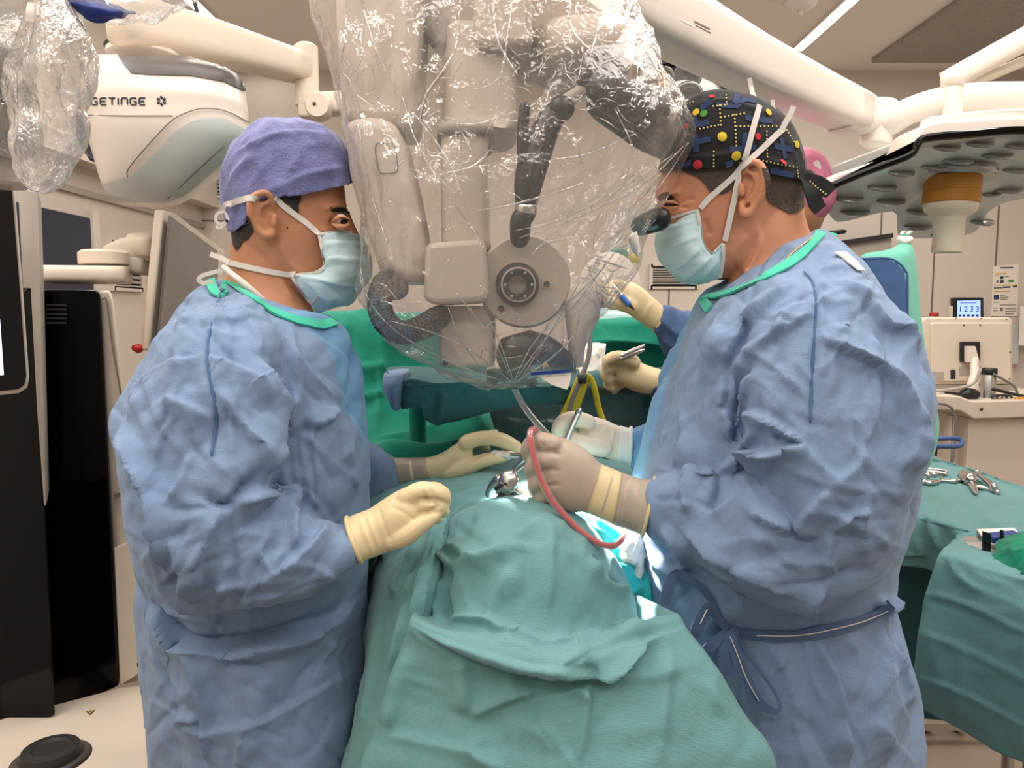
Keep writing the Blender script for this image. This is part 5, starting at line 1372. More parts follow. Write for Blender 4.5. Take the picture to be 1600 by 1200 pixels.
ST2 = [([(1257, 424), (1272, 448), (1275, 488), (1273, 543), (1268, 617), (1266, 664)], -.004, 4, 4, 1), ([(1262, 424), (1278, 448), (1281, 488), (1279, 543), (1274, 617)], .003, 14, 3), ([(1297, 437), (1345, 470), (1382, 507), (1415, 523), (1436, 560)], .010, 26, 6),
       ([(1275, 530), (1319, 549), (1367, 573), (1400, 600), (1420, 636)], .013, 30, 5), ([(1275, 488), (1239, 510), (1195, 536), (1169, 569), (1150, 600)], .009, 6, 30), ([(1253, 437), (1195, 488), (1160, 525), (1140, 556), (1134, 590)], .012, 6, 40), ([(1265, 470), (1230, 490), (1205, 530)], .006, 14, 8),
       ([(1176, 565), (1154, 624), (1146, 683), (1164, 708)], -.016, 12, 9), ([(1186, 578), (1166, 612), (1156, 645), (1160, 690)], .015, 9, 30), ([(1121, 635), (1136, 675), (1162, 714)], .012, 18, 5), ([(1130, 600), (1126, 630), (1122, 638)], .010, 10, 10), ([(1156, 645), (1195, 647), (1231, 672), (1259, 695)], .016, 5, 36),
       ([(1262, 695), (1231, 700), (1200, 704), (1162, 712)], .013, 24, 5), ([(1205, 680), (1235, 690), (1258, 697)], -.008, 8, 6), ([(1258, 694), (1283, 727), (1312, 746), (1335, 728), (1350, 690)], .008, 8, 26), ([(1400, 600), (1418, 650), (1416, 700), (1402, 740)], .012, 34, 8), ([(1420, 628), (1432, 680), (1424, 740)], .008, 10, 10),
       ([(1121, 738), (1150, 715), (1190, 706), (1230, 706)], .014, 5, 30), ([(1060, 752), (1080, 742), (1110, 738), (1120, 760)], .012, 6, 18), ([(1126, 750), (1120, 775), (1112, 800)], -.010, 9, 9), ([(1063, 828), (1107, 863), (1165, 896), (1246, 934)], .010, 26, 5), ([(1075, 800), (1065, 770), (1070, 750)], .010, 5, 16), ([(1165, 800), (1200, 820), (1234, 838)], .009, 26, 6),
       ([(1108, 806), (1140, 785), (1165, 770)], .007, 6, 20), ([(1300, 830), (1298, 865), (1306, 904)], .006, 5, 14), ([(1300, 830), (1320, 806), (1350, 796)], .008, 6, 18), ([(1200, 870), (1260, 880), (1310, 870)], .005, 14, 20), ([(1300, 760), (1260, 800), (1240, 835)], .009, 30, 8), ([(1360, 750), (1345, 810), (1350, 870)], .007, 20, 14),
       ([(1292, 918), (1270, 940), (1272, 965)], .010, 5, 20), ([(1268, 987), (1297, 1042), (1312, 1090), (1320, 1150), (1328, 1200)], .013, 4, 34), ([(1374, 962), (1379, 1017), (1376, 1090), (1386, 1200)], .012, 4, 26), ([(1386, 985), (1396, 1024), (1414, 1076), (1416, 1110)], .010, 20, 5), ([(1370, 930), (1385, 950), (1400, 930)], .014, 10, 10),
       ([(1320, 985), (1340, 1040), (1330, 1100)], .005, 20, 20), ([(1200, 1000), (1230, 1060), (1240, 1130)], .006, 30, 20), ([(1081, 468), (1060, 530), (1040, 600), (1030, 660), (1016, 742)], .008, 4, 22), ([(1062, 640), (1070, 672), (1066, 700), (1050, 735)], .008, 16, 4), ([(1130, 510), (1110, 560), (1095, 600)], .007, 30, 12),
       ([(1020, 870), (1050, 890), (1075, 880)], .01, 10, 16), ([(1030, 820), (1060, 850), (1078, 890)], .010, 10, 10), ([(1390, 470), (1412, 520), (1440, 600), (1448, 660)], .006, 8, 14)]
gv2 = folds(gv2, gn, crisp(ST2) + creases(6, [(1160, 450, 1440, 720, 70, 60, 36), (1050, 740, 1390, 920, 20, 45, 30), (1040, 490, 1180, 720, 110, 35, 22), (1050, 1000, 1425, 1200, 85, 45, 26), (1150, 410, 1350, 500, 150, 50, 14)]))
S2g = Surface((gv2, g2F))
og = mk('gown', gv2, g2F, M['gown'], t2)
split_mat(og, gv2, g2F, lambda uv, c: left_of([(1140, 440), (1092, 470), (1066, 530), (1044, 590), (1033, 630), (1019, 690), (1012, 760), (1008, 800)])(uv) & (c[:, 1] > .98) & (uv[:, 1] < 800), M['chest'])
mk('collar', *ribbon_on(S2g, [(1282, 366), (1274, 380), (1252, 400), (1222, 420), (1180, 443), (1140, 459), (1112, 465), (1089, 466)], .0125, .003, .003), M['collar'], t2)
mk('collar_tab', *free([(1280, 364, 1.08), (1292, 368, 1.07), (1306, 372, 1.08)], .012), M['collar'], t2)
mk('seam', *ribbon_on(S2g, [(1257, 426), (1272, 448), (1275, 488), (1273, 543), (1268, 617), (1266, 662)], .002, .0022), M['flap'], t2)
mk('velcro_tab', *ribbon_on(S2g, [(1312, 398), (1328, 410), (1344, 426)], .014, .003, .002), M['paper'], t2)
mk('back_flap', *prism([(1335, 412), (1346, 405), (1385, 404), (1402, 411), (1414, 424), (1417, 445), (1416, 600), (1425, 720), (1418, 790), (1408, 830), (1398, 880), (1380, 860), (1360, 560)], 1.235, .006), M['flap'], t2, smooth=False, bevel=.002)
mk('flap_piping', *tube([P(1346, 404.5, 1.236), P(1385, 403.5, 1.236), P(1403, 410, 1.236), P(1415, 424, 1.236), P(1418, 445, 1.236), P(1417, 600, 1.236)], .002, 8), M['flap'], t2)
# belt and bow
mk('belt', *ribbon_on(S2g, [(1138, 982), (1160, 986), (1215, 992), (1275, 986), (1335, 972), (1392, 946)], [.006, .010, .014, .015, .014, .014], .004, .002), M['belt'], t2)
mk('belt_stitching', *ribbon_on(S2g, [(1180, 989), (1215, 991), (1275, 985), (1335, 971), (1388, 948)], .0012, .0055, .0008), M['tie'], t2)
kn = np.array(S2g.hit(1136, 983, .008)[0])
mk('belt_knot', *ell(kn, (.011, .008, .009), 16, 10), M['belt'], t2)
Yk = kn[1] - .006
mk('tie_loop', *free([(1138, 985, Yk), (1150, 1020, Yk - .006), (1165, 1060, Yk - .008), (1185, 1096, Yk - .008), (1208, 1112, Yk - .008), (1219, 1104, Yk - .006), (1208, 1078, Yk - .002), (1180, 1040, Yk), (1150, 1002, Yk)], [.012, .013, .014, .013, .008, .004, .004, .004, .005]), M['belt'], t2)
mk('tie_loop', *free([(1136, 982, Yk), (1122, 958, Yk), (1106, 930, Yk), (1086, 910, Yk), (1062, 896, Yk), (1050, 902, Yk - .004), (1043, 922, Yk - .006), (1038, 945, Yk - .006)], [.005, .006, .008, .008, .009, .012, .013, .012]), M['belt'], t2)
mk('tie_loop', *free([(1134, 984, Yk), (1122, 965, Yk - .004), (1108, 950, Yk - .008), (1098, 965, Yk - .01), (1088, 985, Yk - .01), (1086, 996, Yk - .008)], [.006, .010, .014, .014, .014, .012]), M['belt'], t2)
mk('tie_end', *free([(1134, 986, Yk), (1118, 1002, Yk - .006), (1104, 1018, Yk - .008), (1112, 1024, Yk - .004)], [.006, .013, .014, .012]), M['belt'], t2)
mk('tie_end', *free([(1134, 986, Yk), (1130, 1010, Yk - .004), (1132, 1035, Yk - .006), (1140, 1054, Yk - .006)], [.006, .012, .014, .014]), M['belt'], t2)
mk('tie_stitching', *cat(free([(1141, 995, Yk - .008), (1152, 1022, Yk - .0085), (1166, 1060, Yk - .0105), (1186, 1096, Yk - .0105)], .0012), free([(1105, 952, Yk - .011), (1094, 975, Yk - .013)], .0012)), M['tie'], t2)
# gloves
near = [ring_loft([(1004, 750, 992, 828, .93, .029), (975, 740, 960, 818, .935, .027), (942, 727, 916, 800, .94, .023), (918, 705, 896, 800, .94, .025), (890, 688, 872, 795, .938, .027), (868, 682, 856, 785, .936, .024), (852, 684, 846, 778, .936, .02)], 44, 5, 2.3),
        fin([(862, 694, .925), (842, 690, .928), (830, 697, .936), (827, 710, .948), (838, 714, .962)], [.0125, .0125, .012, .0105, .009]), fin([(860, 718, .922), (842, 722, .925), (833, 732, .935), (834, 742, .952), (846, 744, .968)], [.013, .0125, .0115, .0105, .009]),
        fin([(862, 744, .926), (846, 750, .929), (838, 758, .938), (840, 766, .955), (852, 766, .97)], [.013, .012, .0115, .0105, .009]), fin([(866, 768, .932), (851, 774, .935), (845, 781, .943), (848, 787, .957), (860, 786, .968)], [.012, .0112, .0105, .0095, .008]),
        fin([(900, 720, .96), (870, 705, .972), (848, 703, .978), (832, 706, .976)], [.014, .013, .011, .009])]
_, gr1 = glove('glove', near, M['gloveshade'], t2, strokes=[([(850, 706), (865, 706), (876, 712)], -.003, 4, 4), ([(846, 736), (862, 734), (876, 736)], -.0025, 4, 5), ([(848, 762), (864, 758), (876, 758)], -.0025, 4, 4), ([(852, 700), (846, 690)], -.002, 4, 4), ([(960, 735), (950, 770), (938, 808)], .0015, 5, 5), ([(985, 745), (975, 780), (970, 820)], .0015, 6, 4), ([(940, 732), (930, 765), (916, 800)], -.002, 6, 4)],)
mk('glove_band', *ring_loft([(972, 739, 957, 817.5, .935, .0275), (958, 733, 936, 808, .938, .0255), (944, 727.5, 918, 800.8, .94, .0236), (940, 725, 914, 801, .94, .0236)], 40, 4, 2.3), M['cuffy'], t2)
mk('glove_sleeve', *ring_loft([(1022, 748, 1003, 835, .925, .0345), (1004, 749.5, 990, 829, .93, .0297), (972, 738.8, 957.5, 818.4, .935, .0277)], 40, 5, 2.2), M['cuffg'], t2)
mk('cuff_roll', *rim((1023, 747), (1003, 836), .925, .035, .0022), M['cuffy'], t2)
far = [ring_loft([(986, 670, 985, 726, 1.14, .026), (968, 666, 965, 722, 1.138, .024), (945, 656, 940, 712, 1.135, .023), (925, 651, 920, 702, 1.132, .022), (905, 652, 902, 692, 1.13, .018)], 36, 5, 2.2),
       fin([(918, 660, 1.112), (898, 655, 1.108), (880, 660, 1.108), (872, 673, 1.112), (880, 686, 1.116)], [.0125, .0125, .012, .0105, .009]), fin([(915, 662, 1.13), (892, 658, 1.13), (876, 666, 1.132), (872, 680, 1.135)], [.0125, .012, .011, .009]),
       fin([(915, 668, 1.148), (892, 668, 1.15), (880, 678, 1.152), (882, 690, 1.15)], [.012, .011, .0105, .009]), fin([(940, 700, 1.112), (920, 695, 1.104), (902, 688, 1.102), (888, 684, 1.104)], [.0145, .013, .0115, .009]), fin([(920, 680, 1.155), (898, 684, 1.16), (890, 694, 1.158)], [.011, .01, .008])]
_, gr2 = glove('glove', far, mat('latex_pale', srgb(236, 220, 202), .4, sss=.25, vary=.05, vscale=30, bump=[('noise', 55, .3, .002)]), t2, strokes=[([(900, 668), (930, 676), (945, 665)], -.002, 4, 4), ([(960, 665), (955, 695), (950, 715)], .0015, 5, 5)])
mk('cuff_roll', *rim((986, 669), (985, 727), 1.14, .0265, .003), M['gauze'], t2)
mk('glove_sleeve', *ring_loft([(987, 669.5, 986, 726.5, 1.14, .0266), (978, 668, 976, 724.5, 1.139, .0256), (969, 665, 966, 723, 1.138, .0247)], 36, 4, 2.2), M['gauze'], t2)
# cap with printed cotton
cap = ring_loft([(1112, 150, 1160, 150, YC, .02), (1078, 160, 1204, 166, YC, .064), (1058, 182, 1236, 196, YC, .083), (1044, 216, 1256, 234, YC, .089), (1034, 250, 1262, 270, YC, .088), (1026, 285, 1262, 305, YC, .084), (1020, 320, 1258, 335, YC, .08)], 96, 10, 2.1, .1)
cv2, c2F = clip_below(*cap, [(1010, 272), (1040, 268), (1052, 266), (1066, 264), (1110, 263), (1148, 256), (1165, 250), (1186, 252), (1200, 268), (1230, 274), (1252, 282), (1270, 290)])
c2F = np.array([f for f in c2F if len(f) == 4])
cn = vnormals(cv2, c2F)
D = cv2 - np.array(tuple(P(1155, 230, YC)))
if (cn * D).sum() < 0: c2F = c2F[:, ::-1]; cn = -cn
cv2 = crumple(cv2, cn, 12, .006, 51); cn = vnormals(cv2, c2F)
cv2 = folds(cv2, cn, [([(1050, 246), (1110, 243), (1160, 240), (1230, 258), (1262, 272)], .004, 3, 22), ([(1080, 168), (1130, 158), (1200, 176)], .003, 10, 4), ([(1240, 215), (1252, 250), (1256, 275)], .004, 8, 6), ([(1225, 195), (1240, 240), (1250, 268)], .003, 6, 6)])
oc = mk('cap', cv2, c2F, M['cap2'], t2); oc.modifiers.new('s', 'SOLIDIFY').thickness = .0015
S2c = Surface((cv2, c2F))
def mirror(vf):
    V, F = vf
    W = V.copy(); W[:, 1] = 2 * YC - V[:, 1]
    return (V, F), (W, [f[::-1] for f in F])
def lines(L, w, lift=.0009): return mirror(cat(*[ribbon_on(S2c, l, w, lift, .0005, sub=5) for l in L]))
for vf in lines([[(1086, 212), (1088, 238)], [(1086, 222), (1110, 217)], [(1084, 182), (1090, 196), (1108, 190)], [(1095, 170), (1112, 158)], [(1148, 168), (1162, 156), (1180, 160)], [(1164, 184), (1206, 190)], [(1220, 216), (1226, 248)], [(1209, 228), (1238, 234)], [(1164, 208), (1163, 228)], [(1140, 234), (1180, 230)],
                         [(1134, 258), (1152, 256)], [(1203, 266), (1240, 274)], [(1062, 256), (1080, 254)], [(1066, 196), (1076, 184)], [(1148, 162), (1152, 148)], [(1120, 164), (1148, 166)]], .0075): tag(mk('print_bars', *vf, M['pblue'], t2), kind='stuff')
def dots(L):
    o = []
    for a, b, n in L:
        for k in range(n):
            f = k / max(n - 1, 1)
            h, nn = S2c.hit(a[0] + (b[0] - a[0]) * f, a[1] + (b[1] - a[1]) * f, .0012)
            o.append(lathe([(.0013, 0), (.0012, .0005)], h, nn, 6))
    return mirror(cat(*o))
for vf in dots([((1124, 166), (1126, 196), 6), ((1126, 184), (1162, 178), 7), ((1147, 180), (1150, 228), 9), ((1094, 202), (1122, 196), 6), ((1150, 198), (1212, 198), 11), ((1197, 206), (1198, 246), 8), ((1180, 248), (1244, 262), 12), ((1115, 238), (1115, 260), 5), ((1134, 150), (1135, 164), 4), ((1114, 167), (1132, 165), 4), ((1228, 204), (1240, 222), 5), ((1244, 262), (1246, 276), 4), ((1064, 166), (1084, 160), 5)]): tag(mk('print_dots', *vf, M['pdot'], t2), kind='stuff')
def spots(L): return mirror(cat(*[lathe([(r, 0), (r * .9, .0006)], *S2c.hit(x, y, .0014), 12) for x, y, r in L]))
for vf in spots([(1128, 214, .0062), (1150, 243, .0062), (1088, 176, .005), (1200, 176, .005), (1244, 226, .005)]): tag(mk('print_spots', *vf, M['pyellow'], t2), kind='stuff')
for vf in spots([(1184, 214, .0045), (1090, 257, .006), (1112, 152, .004), (1256, 230, .005), (1072, 198, .004)]): tag(mk('print_spots', *vf, M['pred'], t2), kind='stuff')
for vf in spots([(1100, 178, .005)]): tag(mk('print_spots', *vf, M['pgreen'], t2), kind='stuff')
mk('cap_tie', *cat(ell(P(1258, 278, 1.08), (.014, .014, .012)), free([(1258, 278, 1.06), (1275, 284, 1.05), (1290, 294, 1.05), (1298, 302, 1.05)], [.012, .018, .02, .016], th=.004), free([(1258, 280, 1.06), (1268, 300, 1.045), (1275, 318, 1.045), (1282, 328, 1.045)], [.012, .018, .02, .018], th=.004)), M['cap2'], t2)
tag(mk('print_dots', *cat(*[ell(P(1266 + 4 * k, 284 + 3.2 * k, 1.044), (.0012, .0008, .0012), 6, 5) for k in range(7)]), M['pdot'], t2), kind='stuff')
jag = lambda x: x + random.uniform(-1.5, 1.5)
mk('hair', *patch_on(S2h, [(1190, 262), (1202, 266), (1230, 272), (1252, 280), (1255, 300), (1254, 325), (1245, 332), (1232, 334), (1222, 328), (1212, 322), (1203, 318), (1198, 310), (1196, 285)], .002, 3), M['hair2'], t2)
mk('sideburn', *patch_on(S2h, [(1060, 262), (1110, 260), (1152, 252), (1158, 262), (1152, 280), (1140, 298), (1128, 304), (1108, 298), (1100, 286), (1090, 277), (1076, 272)], .0018, 3), M['hair2'], t2)
mk('eyebrow', *patch_on(S2h, [(1030, 307), (1036, 302), (1050, 303), (1056, 309), (1044, 311), (1032, 313)], .003, 3), M['brow'], t2)
mk('eyelid', *cat(tube([P(1060, 319, 1.04), P(1051, 315.5, 1.037), P(1041, 316, 1.04), P(1034, 319, 1.05)], [.001, .0018, .002, .0012], 10), tube([P(1059, 323, 1.041), P(1050, 325.5, 1.04), P(1041, 325.5, 1.043)], [.0008, .0012, .001], 8)), M['skin2'], t2)
mk('eyelashes', *ribbon_on(Surface((sk2, sk2F)), [(1059, 321), (1050, 321.5), (1041, 321), (1034, 320)], [.0006, .002, .0022, .001], .0016, .0012), M['brow'], t2)
mv, mF = sheet([[(1091, 328, 1.032), (1062, 336, 1.045), (1036, 345, 1.085), (1033, 350, 1.12), (1055, 345, 1.17)], [(1095, 355, 1.029), (1062, 360, 1.035), (1027, 368, 1.08), (1027, 372, 1.12), (1050, 365, 1.17)], [(1098, 378, 1.027), (1065, 386, 1.032), (1030, 396, 1.075), (1031, 400, 1.12), (1055, 390, 1.17)],
                [(1112, 398, 1.027), (1082, 409, 1.032), (1043, 418, 1.07), (1045, 420, 1.12), (1068, 412, 1.17)], [(1130, 380, 1.027), (1106, 421, 1.032), (1063, 436, 1.07), (1066, 438, 1.12), (1090, 430, 1.17)], [(1131, 405, 1.036), (1116, 431, 1.046), (1084, 443, 1.075), (1086, 443, 1.12), (1105, 438, 1.16)], [(1126, 434, 1.05), (1118, 438, 1.055), (1098, 443, 1.08), (1098, 443, 1.12), (1110, 440, 1.15)]],
               [([(1092, 338), (1060, 346), (1030, 358)], -.0015, 3, 3), ([(1092, 343), (1060, 352), (1028, 364)], .0018, 3, 8), ([(1097, 368), (1065, 380), (1034, 402)], .0025, 3, 12), ([(1100, 385), (1076, 405), (1052, 424)], .003, 3, 12), ([(1112, 400), (1092, 420), (1070, 438)], .003, 4, 10), ([(1122, 405), (1108, 425), (1094, 440)], .002, 4, 6), ([(1060, 338), (1050, 348), (1046, 360)], .003, 5, 6)], crump=(40, .003, 6))
om = mk('face_mask', mv, mF, M['mask'], t2); om.modifiers.new('s', 'SOLIDIFY').thickness = .0015
S2m = Surface((mv, mF), (sk2, sk2F), (cv2, c2F))
mk('mask_seam', *cat(ribbon_on(S2m, [(1090, 328), (1095, 355), (1098, 378), (1112, 397), (1129, 380)], .004, .0012), ribbon_on(S2m, [(1129, 382), (1129, 405), (1124, 434)], .006, .0012), ribbon_on(S2m, [(1091, 328), (1062, 336), (1036, 345)], .0035, .0012)), M['tie'], t2)
mk('mask_tie', *cat(ribbon_on(S2m, [(1094, 326), (1105, 312), (1125, 294), (1150, 272), (1175, 247), (1200, 222), (1222, 202)], .0075, .003), free([(1222, 202, 1.02), (1228, 190, 1.02), (1235, 178, 1.02), (1240, 166, 1.02)], .007), free([(1212, 180, 1.05), (1208, 166, 1.05), (1207, 156, 1.05)], .005)), M['tie'], t2)
mk('mask_tie', *cat(ribbon_on(S2m, [(1131, 376), (1138, 345), (1147, 305), (1156, 272), (1165, 240), (1175, 200), (1184, 168)], .0075, .004), free([(1184, 168, 1.03), (1178, 152, 1.05), (1174, 138, 1.06), (1171, 122, 1.06)], .006)), M['tie'], t2)
mk('necklace', *ribbon_on(Surface((sk2, sk2F), (gv2, g2F)), [(1270, 370), (1262, 378), (1248, 388), (1234, 400), (1222, 414)], .0018, .0012, .0014), M['gold'], t2)
# ------------------------------------------------------------------ the second team and the drapes behind
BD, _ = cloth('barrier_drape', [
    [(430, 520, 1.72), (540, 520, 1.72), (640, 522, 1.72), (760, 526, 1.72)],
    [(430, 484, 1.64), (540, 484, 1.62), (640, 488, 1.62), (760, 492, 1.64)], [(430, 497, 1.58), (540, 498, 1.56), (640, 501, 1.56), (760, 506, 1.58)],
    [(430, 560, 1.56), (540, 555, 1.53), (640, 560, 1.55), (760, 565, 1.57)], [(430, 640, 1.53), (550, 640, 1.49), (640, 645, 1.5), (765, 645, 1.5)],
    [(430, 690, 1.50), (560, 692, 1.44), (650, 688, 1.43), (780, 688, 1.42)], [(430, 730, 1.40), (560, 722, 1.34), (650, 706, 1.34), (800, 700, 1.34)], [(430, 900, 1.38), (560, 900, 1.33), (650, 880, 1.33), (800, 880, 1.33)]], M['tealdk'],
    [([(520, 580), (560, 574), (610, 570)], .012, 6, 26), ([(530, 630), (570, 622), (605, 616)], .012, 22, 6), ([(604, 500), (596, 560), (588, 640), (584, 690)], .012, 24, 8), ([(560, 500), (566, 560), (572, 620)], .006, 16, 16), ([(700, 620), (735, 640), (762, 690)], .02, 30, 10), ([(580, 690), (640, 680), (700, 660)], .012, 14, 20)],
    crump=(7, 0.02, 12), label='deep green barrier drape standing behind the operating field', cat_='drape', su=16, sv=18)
t = thing('instrument_stand', 'instrument stand tray under a dark grey green drape behind the microscope', 'stand', (P(760, 600, 1.35).x, 1.35, 0))
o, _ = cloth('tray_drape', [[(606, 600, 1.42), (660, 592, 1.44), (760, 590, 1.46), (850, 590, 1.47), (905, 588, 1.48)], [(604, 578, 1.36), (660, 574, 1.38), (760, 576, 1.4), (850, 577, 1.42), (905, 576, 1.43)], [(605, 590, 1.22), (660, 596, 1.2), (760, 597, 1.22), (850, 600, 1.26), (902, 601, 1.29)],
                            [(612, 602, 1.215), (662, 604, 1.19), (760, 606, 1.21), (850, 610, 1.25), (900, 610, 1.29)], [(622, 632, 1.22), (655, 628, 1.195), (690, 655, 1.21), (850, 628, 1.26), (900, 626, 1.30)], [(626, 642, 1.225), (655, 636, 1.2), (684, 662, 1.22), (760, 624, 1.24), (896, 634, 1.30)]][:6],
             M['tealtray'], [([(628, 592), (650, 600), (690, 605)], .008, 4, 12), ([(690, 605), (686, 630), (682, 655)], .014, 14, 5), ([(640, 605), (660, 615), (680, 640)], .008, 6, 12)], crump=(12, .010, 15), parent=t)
mk('tray', *prism([(640, 590), (890, 589), (890, 593), (640, 594)], 1.36, 0.06), M['bsteel'], t, smooth=False)
mk('stand_post', *tube([P(652, 596, 1.40), (P(652, 604, 1.40).x, 1.40, 0.03)], 0.016, 12), M['tealdk'], t)
mk('stand_base', *box((P(652, 604, 1.4).x, 1.40, 0.03), (0.3, 0.05, 0.04)), M['bsteel'], t, smooth=False)
mk('end_wrap', *ring_loft([(600, 584, 640, 578, 1.25, .06), (598, 600, 634, 596, 1.24, .06), (606, 625, 628, 622, 1.235, .045), (614, 640, 626, 638, 1.235, .02)], 32, 5), M['gown'], t)
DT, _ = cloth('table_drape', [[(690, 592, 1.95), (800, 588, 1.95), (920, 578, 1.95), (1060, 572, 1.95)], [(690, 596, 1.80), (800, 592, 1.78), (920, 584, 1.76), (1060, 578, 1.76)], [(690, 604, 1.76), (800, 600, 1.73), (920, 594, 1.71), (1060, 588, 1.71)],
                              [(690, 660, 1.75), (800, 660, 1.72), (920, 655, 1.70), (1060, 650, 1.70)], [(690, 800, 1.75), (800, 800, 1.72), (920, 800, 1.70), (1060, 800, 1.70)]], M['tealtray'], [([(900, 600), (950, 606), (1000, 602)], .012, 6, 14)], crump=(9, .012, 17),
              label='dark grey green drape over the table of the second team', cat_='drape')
t = thing('instrument_table', 'table of the second team under the dark grey green drape', 'table', (P(900, 700, 1.85).x, 1.85, 0))
zt3 = P(800, 598, 1.8).z - .04
mk('tabletop', *box((P(880, 600, 1.86).x, 1.87, zt3 - .02), (.5, .16, .03)), M['bsteel'], t, smooth=False)
for dx in (-.22, .22): mk('leg', *tube([(P(880, 600, 1.86).x + dx, 1.87, 0), (P(880, 600, 1.86).x + dx, 1.87, zt3 - .03)], .015, 10), M['bsteel'], t)
cloth('table_drape', [[(900, 515, 2.1), (975, 513, 2.1), (1060, 510, 2.1)], [(905, 500, 1.98), (975, 499, 1.98), (1050, 497, 1.98)], [(905, 505, 1.92), (975, 503, 1.92), (1035, 500, 1.92)], [(905, 535, 1.90), (975, 536, 1.90), (1040, 540, 1.9)], [(905, 545, 1.91), (975, 547, 1.91), (1045, 552, 1.91)], [(905, 580, 1.93), (975, 584, 1.93), (1050, 580, 1.93)]],
      M['tealdk'], [([(905, 534), (975, 535), (1040, 540)], .014, 26, 3)], crump=(8, .008, 19), label='green drape fold stretched behind the hand holding the blue probe', cat_='drape')
cloth('folded_cloth', [[(896, 548, 1.9), (920, 540, 1.9), (945, 546, 1.9)], [(898, 540, 1.84), (922, 534, 1.84), (946, 540, 1.84)], [(896, 560, 1.80), (922, 556, 1.79), (944, 562, 1.8)], [(894, 583, 1.78), (922, 585, 1.77), (942, 583, 1.78)]], M['gauze'], crump=(30, .012, 23), label='crumpled off white cloth on the dark draped table behind the film', cat_='cloth')
# film hanging from the tray edge
cloth('film_curtain', [[(764, 598, 1.68), (840, 597, 1.68), (920, 594, 1.68), (1005, 590, 1.68)], [(764, 650, 1.67), (840, 650, 1.67), (920, 650, 1.67), (1005, 650, 1.67)], [(762, 705, 1.66), (840, 705, 1.66), (920, 705, 1.66), (1005, 705, 1.66)]], M['filmdark'],
      [([(770, 655), (830, 662), (900, 660)], .004, 4, 6), ([(780, 612), (770, 700)], .004, 4, 6), ([(850, 615), (860, 690)], .004, 6, 10)], crump=(10, .008, 25), thick=0, label='dark clear film hanging from the table edge behind the yellow cables', cat_='film')

# drip pole
t = thing('drip_pole', 'thin tan pole with a yellow tip beyond the gloved hand with probe', 'pole', (P(992, 420, 2.6).x, 2.6, 0))
q = P(992, 404, 2.6)
mk('pole', *tube([(q.x, q.y, .02), (q.x, q.y, q.z)], .013, 12), M['beige'], t)
mk('tip', *ell(q, (.018, .018, .022), 16, 10), M['yellow'], t)
mk('base', *lathe([(.22, 0), (.22, .02), (.05, .05)], (q.x, q.y, 0), (0, 0, 1), 24), M['grey'], t)
mk('green_box', *box(P(966, 404, 2.62), (.06, .05, .06)), M['green'], t, smooth=False, bevel=.005)

# nurse in the pink cap: only cap, sleeve and both gloves are in view
YN = 1.95
t = thing('person', 'nurse in pink patterned cap and dark blue gown, behind the black cap', 'person', (P(1245, 400, YN).x, YN, 0))
hd = ell(P(1238, 318, YN), (.08, .095, .115))
nk = tube([P(1238, 350, YN), P(1238, 420, YN)], [.055, .06], 16)
ts = ring_loft([(1195, 410, 1280, 410, YN, .07), (1160, 440, 1315, 440, YN, .11), (1150, 520, 1322, 520, YN, .12), (1160, 700, 1310, 700, YN, .12), (1165, 900, 1305, 900, YN, .12)], 32, 3)
lg = cat(*[tube([P(1235 + s, 880, YN), P(1235 + s, 1100, YN), (P(1235 + s, 1100, YN).x, YN, .05)], [.08, .06, .04], 12) for s in (-30, 30)], *[tube([(P(1235 + s, 1100, YN).x, YN, .045), (P(1235 + s, 1100, YN).x - .18, YN - .05, .035)], [.045, .035], 12) for s in (-30, 30)])
am = cat(tube([P(1170, 460, YN), P(1120, 560, 1.85), P(1060, 515, 1.77), P(1000, 475, 1.74)], [.045, .04, .016, .012], 12), tube([P(1300, 460, YN), P(1200, 620, 1.75), P(1060, 602, 1.67), P(1000, 590, 1.65)], [.045, .04, .016, .012], 12))
V, F = remesh(*cat(hd, nk, ts, lg, am), .009, 4)
mk('body', V, F, M['skin1'], t)
gw = ring_loft([(1192, 405, 1284, 405, YN, .08), (1152, 436, 1322, 436, YN, .125), (1142, 520, 1330, 520, YN, .135), (1148, 700, 1322, 700, YN, .14), (1140, 900, 1330, 900, YN, .15), (1130, 1150, 1340, 1150, YN, .15)], 40, 4)
s1 = tube([P(1170, 458, YN), P(1125, 550, 1.86), P(1090, 542, 1.8), P(1062, 520, 1.775), P(1042, 504, 1.762)], [.07, .062, .066, .058, .038], 20)
s2 = tube([P(1300, 460, YN), P(1200, 620, 1.76), P(1100, 612, 1.7), P(1035, 602, 1.66)], [.07, .06, .05, .036], 20)
V, F = remesh(*cat(gw, s1, s2), .007, 3)
N = vnormals(V, F); V = crumple(V, N, 13, .016, 61)
N = vnormals(V, F); V = folds(V, N, [([(1020, 500), (1040, 530), (1070, 552)], .012, 6, 10), ([(1030, 495), (1055, 520), (1080, 535)], .012, 6, 8), ([(1010, 512), (1025, 545), (1050, 560)], .012, 5, 8)])
mk('gown', V, F, M['gowndk'], t)
gA = [ring_loft([(1046, 488, 1020, 517, 1.76, .032), (1022, 466, 994, 500, 1.75, .034), (1002, 448, 980, 490, 1.745, .036), (985, 440, 962, 484, 1.742, .034), (970, 440, 952, 474, 1.74, .026)], 32, 4),
      fin([(968, 446, 1.72), (956, 448, 1.712), (952, 458, 1.71), (957, 466, 1.712)], [.015, .014, .013, .011]), fin([(968, 452, 1.735), (953, 460, 1.728), (951, 470, 1.73)], [.015, .014, .011]), fin([(966, 462, 1.75), (952, 470, 1.748), (956, 478, 1.75)], [.014, .013, .011]),
      fin([(985, 478, 1.715), (970, 474, 1.705), (960, 466, 1.703), (957, 456, 1.705)], [.017, .015, .013, .011]), fin([(968, 470, 1.77), (955, 476, 1.77)], [.013, .011])]
